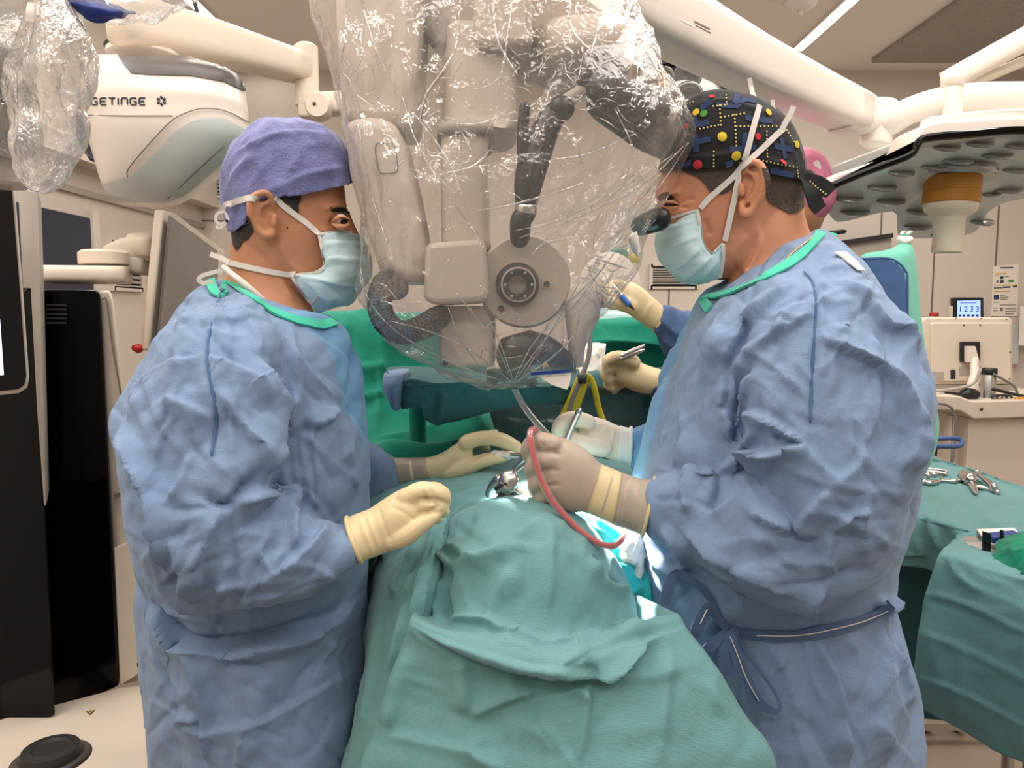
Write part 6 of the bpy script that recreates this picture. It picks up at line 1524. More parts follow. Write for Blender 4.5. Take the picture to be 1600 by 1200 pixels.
_, gA_s = glove('glove', gA, M['glove'], t, .004, 3, [([(1020, 470), (1008, 490), (996, 503)], .003, 4, 4), ([(980, 445), (985, 465), (980, 482)], .003, 6, 6)])
mk('cuff_roll', *rim((1046, 488), (1020, 518), 1.76, .033, .003), M['cuffy'], t)
gB = [ring_loft([(1036, 578, 1030, 618, 1.66, .034), (1010, 570, 1000, 614, 1.655, .034), (990, 560, 978, 606, 1.65, .032), (972, 555, 962, 596, 1.648, .026)], 32, 4),
      fin([(975, 562, 1.63), (958, 558, 1.625), (948, 566, 1.625), (950, 578, 1.628)], [.014, .013, .012, .01]), fin([(972, 574, 1.64), (954, 574, 1.636), (946, 584, 1.636), (950, 594, 1.638)], [.014, .013, .012, .01]), fin([(972, 586, 1.652), (956, 590, 1.65), (950, 600, 1.65), (956, 606, 1.652)], [.014, .013, .012, .01]),
      fin([(976, 596, 1.665), (964, 602, 1.665), (960, 610, 1.666)], [.013, .012, .01]), fin([(990, 566, 1.62), (978, 560, 1.612), (964, 556, 1.61), (956, 562, 1.612)], [.016, .014, .012, .01])]
glove('glove', gB, M['glove'], t, .004, 3)
cb = ell(P(1246, 300, YN), (.085, .105, .105), 32, 18)
cn = vnormals(np.array(cb[0]), np.array([f for f in cb[1] if len(f) == 4]))
mk('cap', crumple(cb[0], cn, 20, .012, 63), cb[1], M['pink'], t)
mk('cap_tie', *free([(1270, 268, 1.86), (1278, 262, 1.86), (1274, 252, 1.86)], .014, th=.003), M['tie'], t)
o = mk('probe', *tube([P(958, 446, 1.70), P(968, 458, 1.69), P(978, 470, 1.685)], [.004, .005, .005], 10), M['steel'])
t = thing('probe', 'slim blue tipped probe held in the upper gloved hand behind', 'probe', tuple(P(970, 465, 1.69)))
o.parent = t; o.location = Vector(ORG[o.name]) - Vector(ORG[t.name]); o.name = 'shaft'
mk('blue_section', *tube([P(972, 463, 1.688), P(982, 475, 1.683)], .0065, 10), M['probe'], t)
mk('tip', *tube([P(982, 475, 1.683), P(990, 483, 1.68)], [.005, .002], 10), M['rubber'], t)
t = thing('forceps', 'steel forceps lying in the lower gloved hand behind the surgeon in black cap', 'instrument', tuple(P(990, 550, 1.62)))
for k in (0, 4): mk('blade', *tube([P(972, 556 + k, 1.6), P(990, 548 + k, 1.6), P(1006, 540 + k * 1.6, 1.6)], [.005, .006, .003], 8), M['bsteel'], t)

# masked colleague far behind, only brow and mask in view
YF = 2.2
t = thing('person', 'colleague in pale mask far behind, face half hidden by the film', 'person', (P(950, 600, YF).x, YF, 0))
hd = ell(P(952, 470, YF), (.078, .095, .118)); nk = tube([P(952, 510, YF), P(952, 560, YF)], [.055, .06], 14)
ts = ring_loft([(915, 545, 992, 545, YF, .07), (880, 570, 1030, 570, YF, .11), (880, 700, 1030, 700, YF, .12), (890, 900, 1020, 900, YF, .12)], 32, 3)
lg = cat(*[tube([P(952 + s, 880, YF), (P(952 + s, 880, YF).x, YF, .05)], [.08, .04], 12) for s in (-28, 28)])
V, F = remesh(*cat(hd, nk, ts, lg), .009, 4)
mk('body', V, F, M['skin2'], t)
V, F = remesh(*ring_loft([(910, 540, 996, 540, YF, .08), (872, 566, 1038, 566, YF, .125), (872, 700, 1038, 700, YF, .13), (872, 1000, 1038, 1000, YF, .14), (875, 1160, 1035, 1160, YF, .14)], 36, 3), .009, 2)
mk('gown', V, F, M['gowndk'], t)
cp = clip_below(*ell(P(952, 455, YF), (.09, .105, .11), 40, 24), [(860, 462), (1050, 462)])
mk('cap', *cp, fabric('cap_pale_green', srgb(206, 194, 182)), t)
mv, mF = sheet([[(908, 486, 2.14), (935, 482, 2.10), (960, 480, 2.09), (985, 484, 2.11), (998, 490, 2.16)], [(908, 500, 2.14), (935, 502, 2.085), (962, 504, 2.07), (990, 502, 2.095), (1000, 500, 2.16)], [(915, 522, 2.14), (935, 530, 2.1), (960, 534, 2.09), (985, 530, 2.11), (994, 520, 2.16)]],
               [([(930, 490), (960, 492), (990, 492)], .004, 3, 6)])
mk('face_mask', mv, mF, M['mask'], t)
for x in (938, 968): mk('eye', *ell(P(x, 473, 2.108), (.012, .008, .007), 12, 8), M['iris'], t)

# hanging cover on the lamp arm behind the surgeon in the black cap
V, F = ring_loft([(1410, 366, 1421, 366, 1.5, .008), (1408, 378, 1422, 378, 1.5, .012), (1392, 392, 1426, 394, 1.5, .05), (1346, 404, 1428, 412, 1.5, .09), (1338, 450, 1434, 466, 1.5, .1), (1340, 520, 1442, 530, 1.5, .1), (1345, 600, 1455, 600, 1.5, .1), (1345, 660, 1466, 660, 1.5, .1), (1340, 720, 1456, 715, 1.5, .1), (1345, 745, 1440, 745, 1.5, .09)], 80, 8, 2.2)
F = np.array([f for f in F if len(f) == 4]); N = vnormals(V, F)
V = crumple(V, N, 8, .012, 71, (1, 1, .3)); V = folds(V, vnormals(V, F), [([(1412, 382), (1385, 396), (1352, 406)], .01, 5, 14), ([(1416, 384), (1414, 440), (1420, 560), (1440, 660)], .014, 16, 6), ([(1418, 384), (1430, 450), (1440, 540)], .006, 6, 10), ([(1424, 545), (1446, 550)], .004, 4, 6)])
t = thing('hanging_cover', 'pale green cover tied up with white tape behind the surgeon in black cap', 'cover', tuple(P(1400, 366, 1.5)))
mk('cover', V, F, M['collar'] if False else fabric('cover_mint', srgb(108, 190, 168), dots=300), t)
mk('tie', *cat(tube([P(1406, 374, 1.485), P(1414, 378, 1.48), P(1422, 374, 1.485)], .006, 8), tube([P(1411, 372, 1.49), P(1410, 364, 1.6), P(1420, 362, 2.06)], .004, 8), tube([P(1417, 372, 1.49), P(1420, 364, 1.6), P(1428, 362, 2.06)], .004, 8)), M['tie'], t)

# cables on the tray edge
for nm, pts, r, m, lab in (('yellow_cable', [(912, 588, 1.25), (905, 600, 1.24), (895, 625, 1.24), (880, 655, 1.24), (862, 690, 1.22)], .009, 'yellow', 'thick yellow ribbon cable hanging from the tray, nearer the microscope'),
                           ('yellow_cable', [(914, 590, 1.26), (910, 606, 1.25), (902, 630, 1.25), (892, 655, 1.25), (882, 685, 1.23)], .007, 'yellow', 'yellow cable hanging straight down beside the thick one'),
                           ('yellow_cable', [(905, 592, 1.26), (916, 587, 1.25), (924, 594, 1.25), (930, 612, 1.25), (936, 640, 1.25), (948, 670, 1.24), (962, 700, 1.22)], .005, 'yellow', 'thin yellow cable arching over the tray edge and down by the glove'),
                           ('grey_cable', [(921, 500, 1.3), (922, 530, 1.28), (919, 560, 1.26), (906, 595, 1.235), (894, 625, 1.23), (888, 650, 1.23)], .004, 'cable', 'thin grey cable running down over the yellow cables')):
    o = mk(nm, *tube([P(*q) for q in pts], r, 10), M[m]); tag(o, lab, 'cable')
o = mk('cable_clip', *ring_loft([(902, 585, 918, 585, 1.24, .012), (903, 598, 916, 599, 1.235, .012)], 16, 2), M['rubber']); tag(o, 'black clip gathering the yellow cables at the tray edge', 'clip')
o = mk('clear_tube', *tube([P(796, 590, 1.12), P(806, 612, 1.12), P(822, 640, 1.12), (P(845, 668, 1.1)), P(866, 690, 1.08)], .0048, 12), M['clear']); tag(o, 'clear tube running from the microscope down to the wound', 'tube')
# ------------------------------------------------------------------ operating microscope
YM = 1.06
t = thing('microscope', 'cream operating microscope hanging from above under clear film between the surgeons', 'microscope', tuple(P(780, 0, YM)))
def pbox(name, outline, Y, d, m, bev=.008): return mk(name, *prism(outline, Y, d), M[m], t, smooth=False, bevel=bev)
pbox('arm_column', [(514, -160), (660, -160), (655, 0), (648, 110), (640, 200), (620, 196), (534, 188), (526, 100)], YM, .14, 'scope', .02)
pbox('arm_link', [(533, 184), (575, 178), (618, 186), (626, 215), (645, 290), (662, 380), (668, 440), (612, 442), (590, 420), (560, 330), (543, 270)], YM - .02, .13, 'scope', .018)
S_l = Surface(prism([(533, 184), (575, 178), (618, 186), (626, 215), (645, 290), (662, 380), (668, 440), (612, 442), (590, 420), (560, 330), (543, 270)], YM - .02, .13))
mk('hatch_line', *ribbon_on(S_l, [(590, 224), (612, 223), (617, 227), (622, 262), (618, 270), (597, 271), (592, 266), (586, 232), (590, 224)], .0014, .001, .001, sub=4), M['charcoal'], t)
pbox('top_housing', [(664, -160), (1000, -160), (985, 60), (960, 95), (900, 100), (840, 72), (740, 72), (700, 72), (672, 58), (664, 30)], YM + .06, .2, 'scope', .025)
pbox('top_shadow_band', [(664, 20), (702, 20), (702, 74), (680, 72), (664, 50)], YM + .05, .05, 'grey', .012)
pbox('neck_block', [(738, -160), (832, -160), (832, 66), (820, 70), (748, 70), (740, 64)], YM, .14, 'scope', .012)
mk('side_drum', *ring_loft([(840, 60, 985, 50, YM + .1, .08), (838, 80, 990, 78, YM + .1, .1), (845, 110, 985, 120, YM + .1, .1), (860, 135, 970, 140, YM + .1, .07)], 40, 5, 3), M['scope'], t)
mk('upper_body', *ring_loft([(700, 60, 800, 60, YM + .1, .07), (696, 130, 806, 130, YM + .1, .08), (692, 215, 808, 215, YM + .1, .085), (690, 225, 764, 225, YM + .07, .08), (690, 330, 764, 330, YM + .07, .08), (692, 395, 766, 395, YM + .07, .08)], 48, 5, 5), M['scope'], t)
mk('upper_collar', *ring_loft([(684, 212, 772, 212, YM + .07, .09), (684, 228, 772, 228, YM + .07, .09)], 40, 2, 4), M['grey'], t)
pbox('front_housing', [(664, 384), (672, 379), (750, 373), (758, 378), (765, 462), (756, 470), (740, 473), (680, 476), (666, 472), (661, 462)], YM - .05, .16, 'scope', .014)
c = np.array(tuple(P(820, 440, YM - .02)))
ax = (-.08, 1, .05)
mk('drive_disc', *lathe([(.0595, .0), (.0625, .004), (.0630, .012), (.0630, .06)], c, ax, 64), M['scope'], t, angle=35)
k0 = c + np.array([-.010, -.0, -.004])
mk('drive_knob', *lathe([(.012, .004), (.013, -.014), (.022, -.016), (.026, -.014), (.029, -.006), (.030, .004), (.031, .012)], k0, ax, 40), M['blackp'], t, angle=30)
mk('knob_ring', *lathe([(.021, -.017), (.023, -.0175), (.0235, -.016)], k0, ax, 40, cap=False), M['grey'], t)
for a in range(6):
    mk('knob_hole', *lathe([(.0022, -.0172), (.0018, -.0165)], k0 + np.array([.0178 * math.cos(a * 1.047), 0, .0178 * math.sin(a * 1.047)]), ax, 8), M['grey'], t)
for x, y in ((783, 482), (854, 444)):
    h = P(x, y, YM - .022)
    mk('screw', *lathe([(.0042, 0), (.0042, -.002), (.003, -.002), (.0028, -.001), (.0005, -.001)], tuple(h), ax, 16), M['charcoal'], t)
pbox('lower_body', [(684, 498), (688, 478), (772, 478), (772, 574), (690, 574), (685, 568)], YM - .01, .14, 'scope', .006)
mk('screw', *lathe([(.0038, 0), (.0038, -.002), (.002, -.0022)], tuple(P(696, 567, YM - .011)), (0, 1, 0), 14), M['charcoal'], t)
mk('side_body', *ring_loft([(880, 470, 940, 460, YM + .02, .05), (884, 500, 935, 500, YM + .02, .055), (888, 540, 915, 540, YM + .02, .055), (890, 570, 912, 570, YM + .02, .05)], 32, 4, 3), M['scope'], t)
mk('lens_block', *ring_loft([(782, 530, 830, 516, YM - .01, .05), (776, 548, 868, 530, YM - .01, .06), (778, 566, 896, 560, YM - .01, .06), (786, 580, 900, 578, YM - .01, .05)], 40, 4, 3.5), M['blackp'], t)
mk('warning_label', *prism([(848, 573), (853, 564), (858, 573)], YM - .075, .003), M['gyellow'], t, smooth=False)
mk('objective', *lathe([(.036, 0), (.036, -.02), (.031, -.024)], tuple(P(800, 578, YM + .02)), (0, 0, 1), 32), M['blackp'], t, angle=40)
# binocular tubes
mk('grip', *tube([P(820, 168, YM - .06), P(817, 200, YM - .06), P(818, 245, YM - .06), P(826, 268, YM - .055)], [.007, .0075, .008, .009], 14), M['blackp'], t)
mk('handle_arm', *tube([P(874, 172, YM - .05), P(858, 192, YM - .05), P(838, 240, YM - .05), P(826, 285, YM - .05), P(822, 322, YM - .05)], [.015, .017, .02, .019, .014], 18), M['blackp'], t)
mk('handle_cap', *ell(P(877, 170, YM - .055), (.017, .02, .016), 20, 12), M['blackp'], t)
mk('steel_ring', *lathe([(.0135, -.006), (.0145, -.004), (.0145, .004), (.0135, .006)], tuple(P(822, 328, YM - .05)), (0, 0, 1), 24), M['steel'], t)
mk('handle_foot', *tube([P(822, 334, YM - .05), P(814, 345, YM - .05), P(812, 372, YM - .04)], [.013, .014, .013], 16), M['blackp'], t)
mk('cross_link', *tube([P(878, 165, YM - .05), P(898, 150, YM - .05), P(920, 138, YM - .05)], [.011, .009, .011], 14), M['grey'], t)
mk('ocular_arm', *tube([P(922, 118, YM - .04), P(938, 135, YM - .05), P(965, 150, YM - .06), P(990, 166, YM - .06), P(1020, 196, YM - .05), P(1048, 222, YM - .04), P(1066, 240, YM - .03)], [.016, .024, .027, .026, .022, .018, .014], 20), M['blackp'], t)
mk('ocular_arm', *tube([P(945, 160, YM + .02), P(975, 180, YM + .02), P(1012, 212, YM + .02), P(1050, 236, YM + .02)], [.026, .027, .022, .016], 20), M['blackp'], t)
mk('ocular_knob', *ell(P(918, 122, YM - .05), (.016, .018, .018), 20, 12), M['blackp'], t)
for pts, r in (([(958, 134), (968, 124)], .006), ([(1000, 150), (1030, 172)], .014), ([(980, 190), (985, 205)], .010)):
    mk('ocular_ring', *tube([P(x, y, YM - .06) for x, y in pts], r, 14), M['rubber'], t)
mk('ocular', *tube([P(1002, 352, YM - .02), P(1018, 346, YM - .03), P(1030, 342, YM - .035)], [.014, .0155, .016], 20), M['blackp'], t)
cu = bpy.data.curves.new('lettering', 'FONT'); cu.body = 'ZEISS'; cu.size = .0075; cu.extrude = .0002; cu.align_x = 'CENTER'
lo = bpy.data.objects.new('lettering', cu); COL.objects.link(lo); cu.materials.append(M['tie'])
lo.parent = t; lo.location = P(1013, 354, YM - .051) - Vector(ORG[t.name]); lo.rotation_euler = (math.pi / 2, -1.1, 0)
FONTS = [lo]
mk('hose', *tube([P(612, 438, YM - .01), P(600, 445, YM - .03), P(593, 470, YM - .04), P(600, 500, YM - .05), P(624, 519, YM - .05), P(656, 513, YM - .045), P(688, 494, YM - .02)], .0155, 20, sub=8), M['hose'], t)
hp = spline([tuple(P(612, 438, YM - .01)), tuple(P(600, 445, YM - .03)), tuple(P(593, 470, YM - .04)), tuple(P(600, 500, YM - .05)), tuple(P(624, 519, YM - .05)), tuple(P(656, 513, YM - .045)), tuple(P(688, 494, YM - .02))], 14)
T_, U_, W_ = frames(hp)
th = np.linspace(0, 2 * math.pi, 17)
ribs = [tube(hp[i] + .0158 * (np.outer(np.cos(th), W_[i]) + np.outer(np.sin(th), U_[i])), .0011, 5, sub=1, cap=False) for i in range(3, len(hp) - 2, 2)]
tag(mk('hose_ribs', *cat(*ribs), M['charcoal'], t), kind='stuff')
mk('focus_knob', *lathe([(.016, 0), (.017, -.012), (.012, -.016)], tuple(P(622, 450, YM - .0)), (.3, 1, 0), 24), M['blackp'], t, angle=40)

# ------------------------------------------------------------------ clear film
def film_bag(rows, n, sub, seeds, amps, strokes, p=2.2, m=None, gath=None):
    V, F = ring_loft(rows, n, sub, p)
    F = np.array([f for f in F if len(f) == 4])
    N = vnormals(V, F)
    d = 0
    for (sc, am), sd in zip(amps, seeds):
        d = d + am * facet_field(V * np.array([sc, sc, sc * .62]) + 11.3 * sd, sd)
    V = V + N * np.asarray(d)[:, None]
    if strokes: V = folds(V, vnormals(V, F), strokes)
    return V, F
SF = [([(800, 592), (770, 530), (730, 478), (700, 440)], .012, 7, 7), ([(802, 592), (775, 520), (752, 478)], .012, 6, 6), ([(798, 594), (740, 550), (680, 520), (610, 500)], .010, 8, 8), ([(804, 592), (830, 540), (880, 480), (940, 420), (990, 350)], .012, 6, 8), ([(806, 592), (850, 530), (910, 460), (960, 390)], .010, 5, 7), ([(808, 594), (860, 560), (900, 520)], .010, 6, 6), ([(812, 594), (870, 500), (905, 440)], .009, 5, 5),
      ([(805, 360), (870, 345), (960, 300), (1060, 235)], .010, 5, 9), ([(810, 372), (900, 340), (1000, 290), (1070, 225)], .008, 4, 8), ([(740, 330), (800, 320), (900, 290), (960, 260)], .007, 5, 8), ([(1075, 222), (1030, 290), (980, 340)], .010, 6, 6), ([(1010, 80), (1045, 150), (1074, 220)], .010, 5, 9),
      ([(560, -20), (585, 70), (620, 150)], .010, 6, 5), ([(545, -20), (540, 60), (530, 120), (534, 180)], .012, 8, 8), ([(720, -10), (716, 60), (700, 100), (665, 150), (655, 200)], .012, 6, 8), ([(800, 10), (790, 80), (778, 150)], .010, 7, 6), ([(770, -10), (776, 60), (810, 120)], .008, 5, 7), ([(945, -10), (930, 60), (915, 110)], .009, 6, 6), ([(880, -10), (895, 50), (935, 90)], .008, 5, 7),
      ([(630, 150), (650, 220), (690, 290), (740, 360), (762, 400)], .010, 6, 8), ([(650, 180), (700, 250), (730, 330)], .008, 5, 6), ([(560, 190), (580, 300), (620, 420)], .006, 8, 5), ([(545, 330), (560, 400), (575, 470)], .008, 6, 6), ([(552, 420), (600, 500), (690, 560), (780, 592)], .008, 6, 8), ([(690, 190), (740, 195), (790, 180)], .008, 5, 6), ([(700, 480), (720, 530), (760, 585)], .008, 5, 5),
      ([(905, 490), (895, 540), (896, 580)], .010, 5, 5), ([(960, 170), (990, 240), (970, 300)], .008, 5, 6), ([(860, 250), (920, 240), (990, 210)], .006, 5, 6), ([(770, 230), (740, 260), (700, 270)], .008, 4, 6), ([(830, 400), (850, 380), (900, 370)], .008, 5, 5), ([(915, 400), (950, 410), (980, 420)], .01, 6, 6), ([(560, 470), (600, 470), (640, 490)], .006, 5, 6)]
YFm = 1.05
rows = [(484, -130, 985, -130, YFm, .15), (490, -60, 983, -60, YFm, .15), (500, 0, 984, 0, YFm, .155), (512, 60, 1002, 62, YFm, .16), (519, 110, 1024, 112, YFm, .165), (524, 155, 1046, 156, YFm, .17), (532, 195, 1066, 196, YFm, .172), (535, 225, 1074, 224, YFm, .172), (540, 268, 1056, 266, YFm, .17), (547, 310, 1036, 308, YFm, .168), (552, 350, 1012, 350, YFm, .165), (554, 390, 990, 388, YFm, .16),
        (552, 425, 984, 416, YFm, .155), (551, 455, 962, 452, YFm, .15), (560, 482, 936, 480, YFm, .145), (580, 510, 912, 505, YFm, .135), (612, 540, 906, 535, YFm, .12), (655, 565, 900, 562, YFm, .105), (700, 583, 894, 580, YFm, .09), (750, 597, 886, 592, YFm, .06), (785, 603, 850, 600, YFm, .03)]
fv, fF = film_bag(rows, 230, 9, (3, 5, 8, 13), ((8, .014), (17, .010), (40, .0055), (95, .0022)), SF)
tf = thing('plastic_drape', 'clear crumpled plastic drape wrapped around the operating microscope', 'plastic drape', tuple(P(780, 0, YFm)))
mk('sheet', fv, fF, M['film'], tf, smooth=False)
S_f = Surface((fv, fF))
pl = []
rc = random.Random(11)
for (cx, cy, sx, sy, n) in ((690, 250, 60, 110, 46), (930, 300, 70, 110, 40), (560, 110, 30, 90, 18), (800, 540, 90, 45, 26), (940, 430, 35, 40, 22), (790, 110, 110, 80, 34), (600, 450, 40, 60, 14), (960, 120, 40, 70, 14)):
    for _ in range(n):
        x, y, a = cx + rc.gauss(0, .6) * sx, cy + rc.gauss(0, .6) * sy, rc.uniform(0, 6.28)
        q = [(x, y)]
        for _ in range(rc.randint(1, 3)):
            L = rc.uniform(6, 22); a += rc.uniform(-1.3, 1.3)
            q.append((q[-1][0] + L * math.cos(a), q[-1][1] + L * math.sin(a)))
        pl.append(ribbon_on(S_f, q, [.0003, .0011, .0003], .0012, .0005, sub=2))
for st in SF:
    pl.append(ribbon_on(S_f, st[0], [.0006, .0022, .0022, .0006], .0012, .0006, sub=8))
tag(mk('fold_highlights', *cat(*pl), M['filmthick'], tf), kind='stuff')  # hazy ribbons: bunched creases, and bright lines standing in for highlights
mk('tape', *ribbon_on(S_f, [(985, 366), (990, 382), (996, 398)], .016, .003, .001), M['paper'], tf)
mk('label_tag', *prism([(842, 588), (893, 583), (890, 600), (886, 609), (862, 601)], YFm - .11, .0015), M['paper'], tf, smooth=False)
mk('blue_strip', *prism([(828, 582), (890, 577), (890, 582), (830, 587)], YFm - .115, .0015), M['bluetape'], tf, smooth=False)

# bundled film and blue band over the arm at the upper edge
t = thing('plastic_drape', 'bundle of clear plastic film with blue band hanging before the lettered pod', 'plastic drape', tuple(P(90, 0, .98)))
rows = [(52, -40, 120, -40, .98, .05), (50, 10, 118, 8, .98, .055), (46, 50, 136, 50, .98, .065), (30, 90, 149, 88, .98, .07), (18, 125, 152, 125, .98, .07), (16, 150, 146, 150, .98, .068), (24, 172, 130, 172, .98, .06), (28, 195, 134, 195, .98, .058), (26, 222, 118, 222, .98, .05), (34, 250, 98, 250, .98, .04), (44, 272, 90, 272, .98, .03), (54, 290, 66, 291, .98, .01)]
LF = [([(60, 20), (66, 90), (75, 160), (62, 240)], .01, 5, 6), ([(85, 20), (80, 70), (100, 130), (110, 180)], .01, 5, 6), ([(110, 30), (120, 80), (146, 110)], .01, 5, 5), ([(50, 60), (30, 120), (60, 170)], .01, 5, 6), ([(90, 140), (110, 150), (125, 160)], .008, 4, 4), ([(60, 190), (90, 205), (115, 220)], .01, 4, 5), ([(40, 200), (60, 260)], .008, 4, 5), ([(110, 90), (100, 150), (112, 190)], .01, 4, 5), ([(70, 110), (95, 100), (130, 110)], .008, 4, 4)]
V, F = film_bag(rows, 120, 8, (23, 25, 28, 31), ((10, .014), (22, .009), (48, .005), (100, .002)), LF)
mk('sheet', V, F, M['filmthick'], t, smooth=False)
rows = [(-80, 40, 60, 46, 1.05, .05), (-80, 80, 50, 80, 1.05, .07), (-80, 130, 40, 130, 1.05, .075), (-80, 180, 44, 180, 1.05, .075), (-80, 205, 48, 208, 1.05, .065), (-80, 226, 36, 226, 1.05, .05), (-70, 238, 20, 238, 1.05, .03)]
V, F = film_bag(rows, 100, 8, (33, 35, 38), ((10, .016), (24, .009), (50, .005)), [([(-20, 160), (10, 170), (40, 190)], .01, 4, 5), ([(0, 60), (20, 110), (10, 160)], .01, 4, 5), ([(10, 180), (30, 220), (36, 240)], .01, 4, 5)])
mk('sheet', V, F, M['filmthick'], t, smooth=False)
V, F = tube([P(-60, 34, .96), P(20, 18, .96), P(70, 4, .96), P(150, -4, .98), P(230, -2, 1.0), P(310, -6, 1.02)], [.03, .03, .026, .024, .02, .008], 60, sub=24)
F = np.array([f for f in F if len(f) == 4]); N = vnormals(V, F)
V = V + N * (.012 * facet_field(V * 24, 41) + .006 * facet_field(V * 55, 42))[:, None]
mk('rolled_edge', V, F, M['filmthick'], t, smooth=False)
V, F = sheet([[(78, -14, .97), (130, -8, .97), (175, 6, .98), (212, 18, 1.0)], [(92, 2, .955), (130, 6, .955), (170, 18, .965), (212, 22, 1.0)], [(104, 8, .96), (126, 22, .96), (150, 36, .97), (190, 26, .99)]], crump=(40, .006, 9))
o = mk('blue_band', V, F, M['bluetape'], t); o.modifiers.new('s', 'SOLIDIFY').thickness = .001
mk('white_tag', *sheet([[(43, 3, .93), (62, 6, .93)], [(40, 18, .928), (60, 20, .928)], [(39, 32, .93), (54, 35, .93)]]), M['paper'], t)
t = thing('support_arm', 'beige support arm inside the bundled clear film at the upper edge', 'arm', tuple(P(0, 290, 1.05)))
mk('sleeve', *tube([P(-20, -60, 1.05), P(-10, 100, 1.05), P(-4, 180, 1.05)], [.05, .048, .045], 24), M['grey'], t)
mk('lower_sleeve', *lathe([(.034, 0), (.038, .004), (.038, .08), (.03, .085)], tuple(P(4, 292, 1.1)), (0, 0, 1), 28), M['beige'], t, angle=40)
mk('clamp', *ring_loft([(-40, 135, 30, 138, 1.04, .03), (-40, 150, 36, 150, 1.04, .035), (-40, 168, 34, 168, 1.04, .03)], 24, 4, 4), M['rubber'], t)
# ------------------------------------------------------------------ the draped patient and the wound
FS, fs_s = cloth('field_drape', [
    [(520, 735, 1.36), (640, 716, 1.36), (740, 702, 1.36), (860, 702, 1.34), (960, 720, 1.32), (1060, 740, 1.3)],
    [(540, 765, 1.22), (640, 735, 1.23), (740, 720, 1.24), (850, 722, 1.22), (950, 740, 1.2), (1060, 765, 1.18)],
    [(560, 800, 1.12), (640, 770, 1.12), (740, 748, 1.12), (840, 750, 1.11), (940, 768, 1.1), (1050, 795, 1.08)],
    [(590, 850, 1.04), (650, 805, 1.04), (730, 785, 1.03), (820, 778, 1.02), (930, 795, 1.02), (1040, 830, 1.02)],
    [(600, 920, 1.02), (660, 860, 1.0), (730, 830, .99), (820, 820, .98), (930, 840, .99), (1035, 870, 1.0)]], M['teal'],
    [([(690, 790), (740, 770), (800, 765)], .008, 5, 14), ([(660, 790), (720, 760), (800, 740)], .006, 8, 14), ([(720, 735), (760, 725), (820, 722)], .005, 4, 10), ([(600, 820), (640, 790), (690, 770)], .008, 6, 16), ([(700, 815), (730, 790), (760, 778)], .006, 5, 12)],
    crump=(12, .010, 81), label='pale green drape over the patient beneath the surgeons hands', cat_='drape', su=14, sv=12)
IN, in_s = cloth('inner_drape', [
    [(770, 792, 1.0), (860, 775, 1.03), (935, 792, 1.05), (1012, 826, 1.05)], [(800, 800, .97), (885, 802, .985), (948, 822, 1.0), (1020, 856, 1.01)], [(860, 830, .95), (925, 848, .96), (968, 868, .975), (1030, 900, .985)],
    [(925, 900, .935), (962, 908, .945), (988, 918, .955), (1040, 940, .965)], [(950, 985, .935), (984, 985, .94), (1006, 990, .945), (1050, 990, .955)]], M['teallit'],
    [([(900, 815), (940, 835), (970, 865), (985, 900)], .008, 4, 12), ([(960, 880), (985, 890), (1000, 885)], .006, 4, 8), ([(970, 915), (990, 925), (1005, 915)], .007, 4, 9), ([(975, 945), (992, 952), (1005, 945)], .006, 4, 9), ([(880, 800), (930, 815), (975, 840)], .006, 4, 10), ([(1000, 850), (1010, 900), (1012, 960)], .008, 10, 6)],
    crump=(20, .008, 83), label='teal sheet with lamplight in its cyan colour, beside the wound under the red tube', cat_='drape')
pad = ring_loft([(690, 850, 960, 850, .98, .05), (672, 900, 985, 900, .96, .07), (665, 960, 1000, 960, .95, .09), (660, 1050, 1080, 1050, .95, .12), (640, 1200, 1120, 1200, .95, .14)], 40, 4, 2.4)
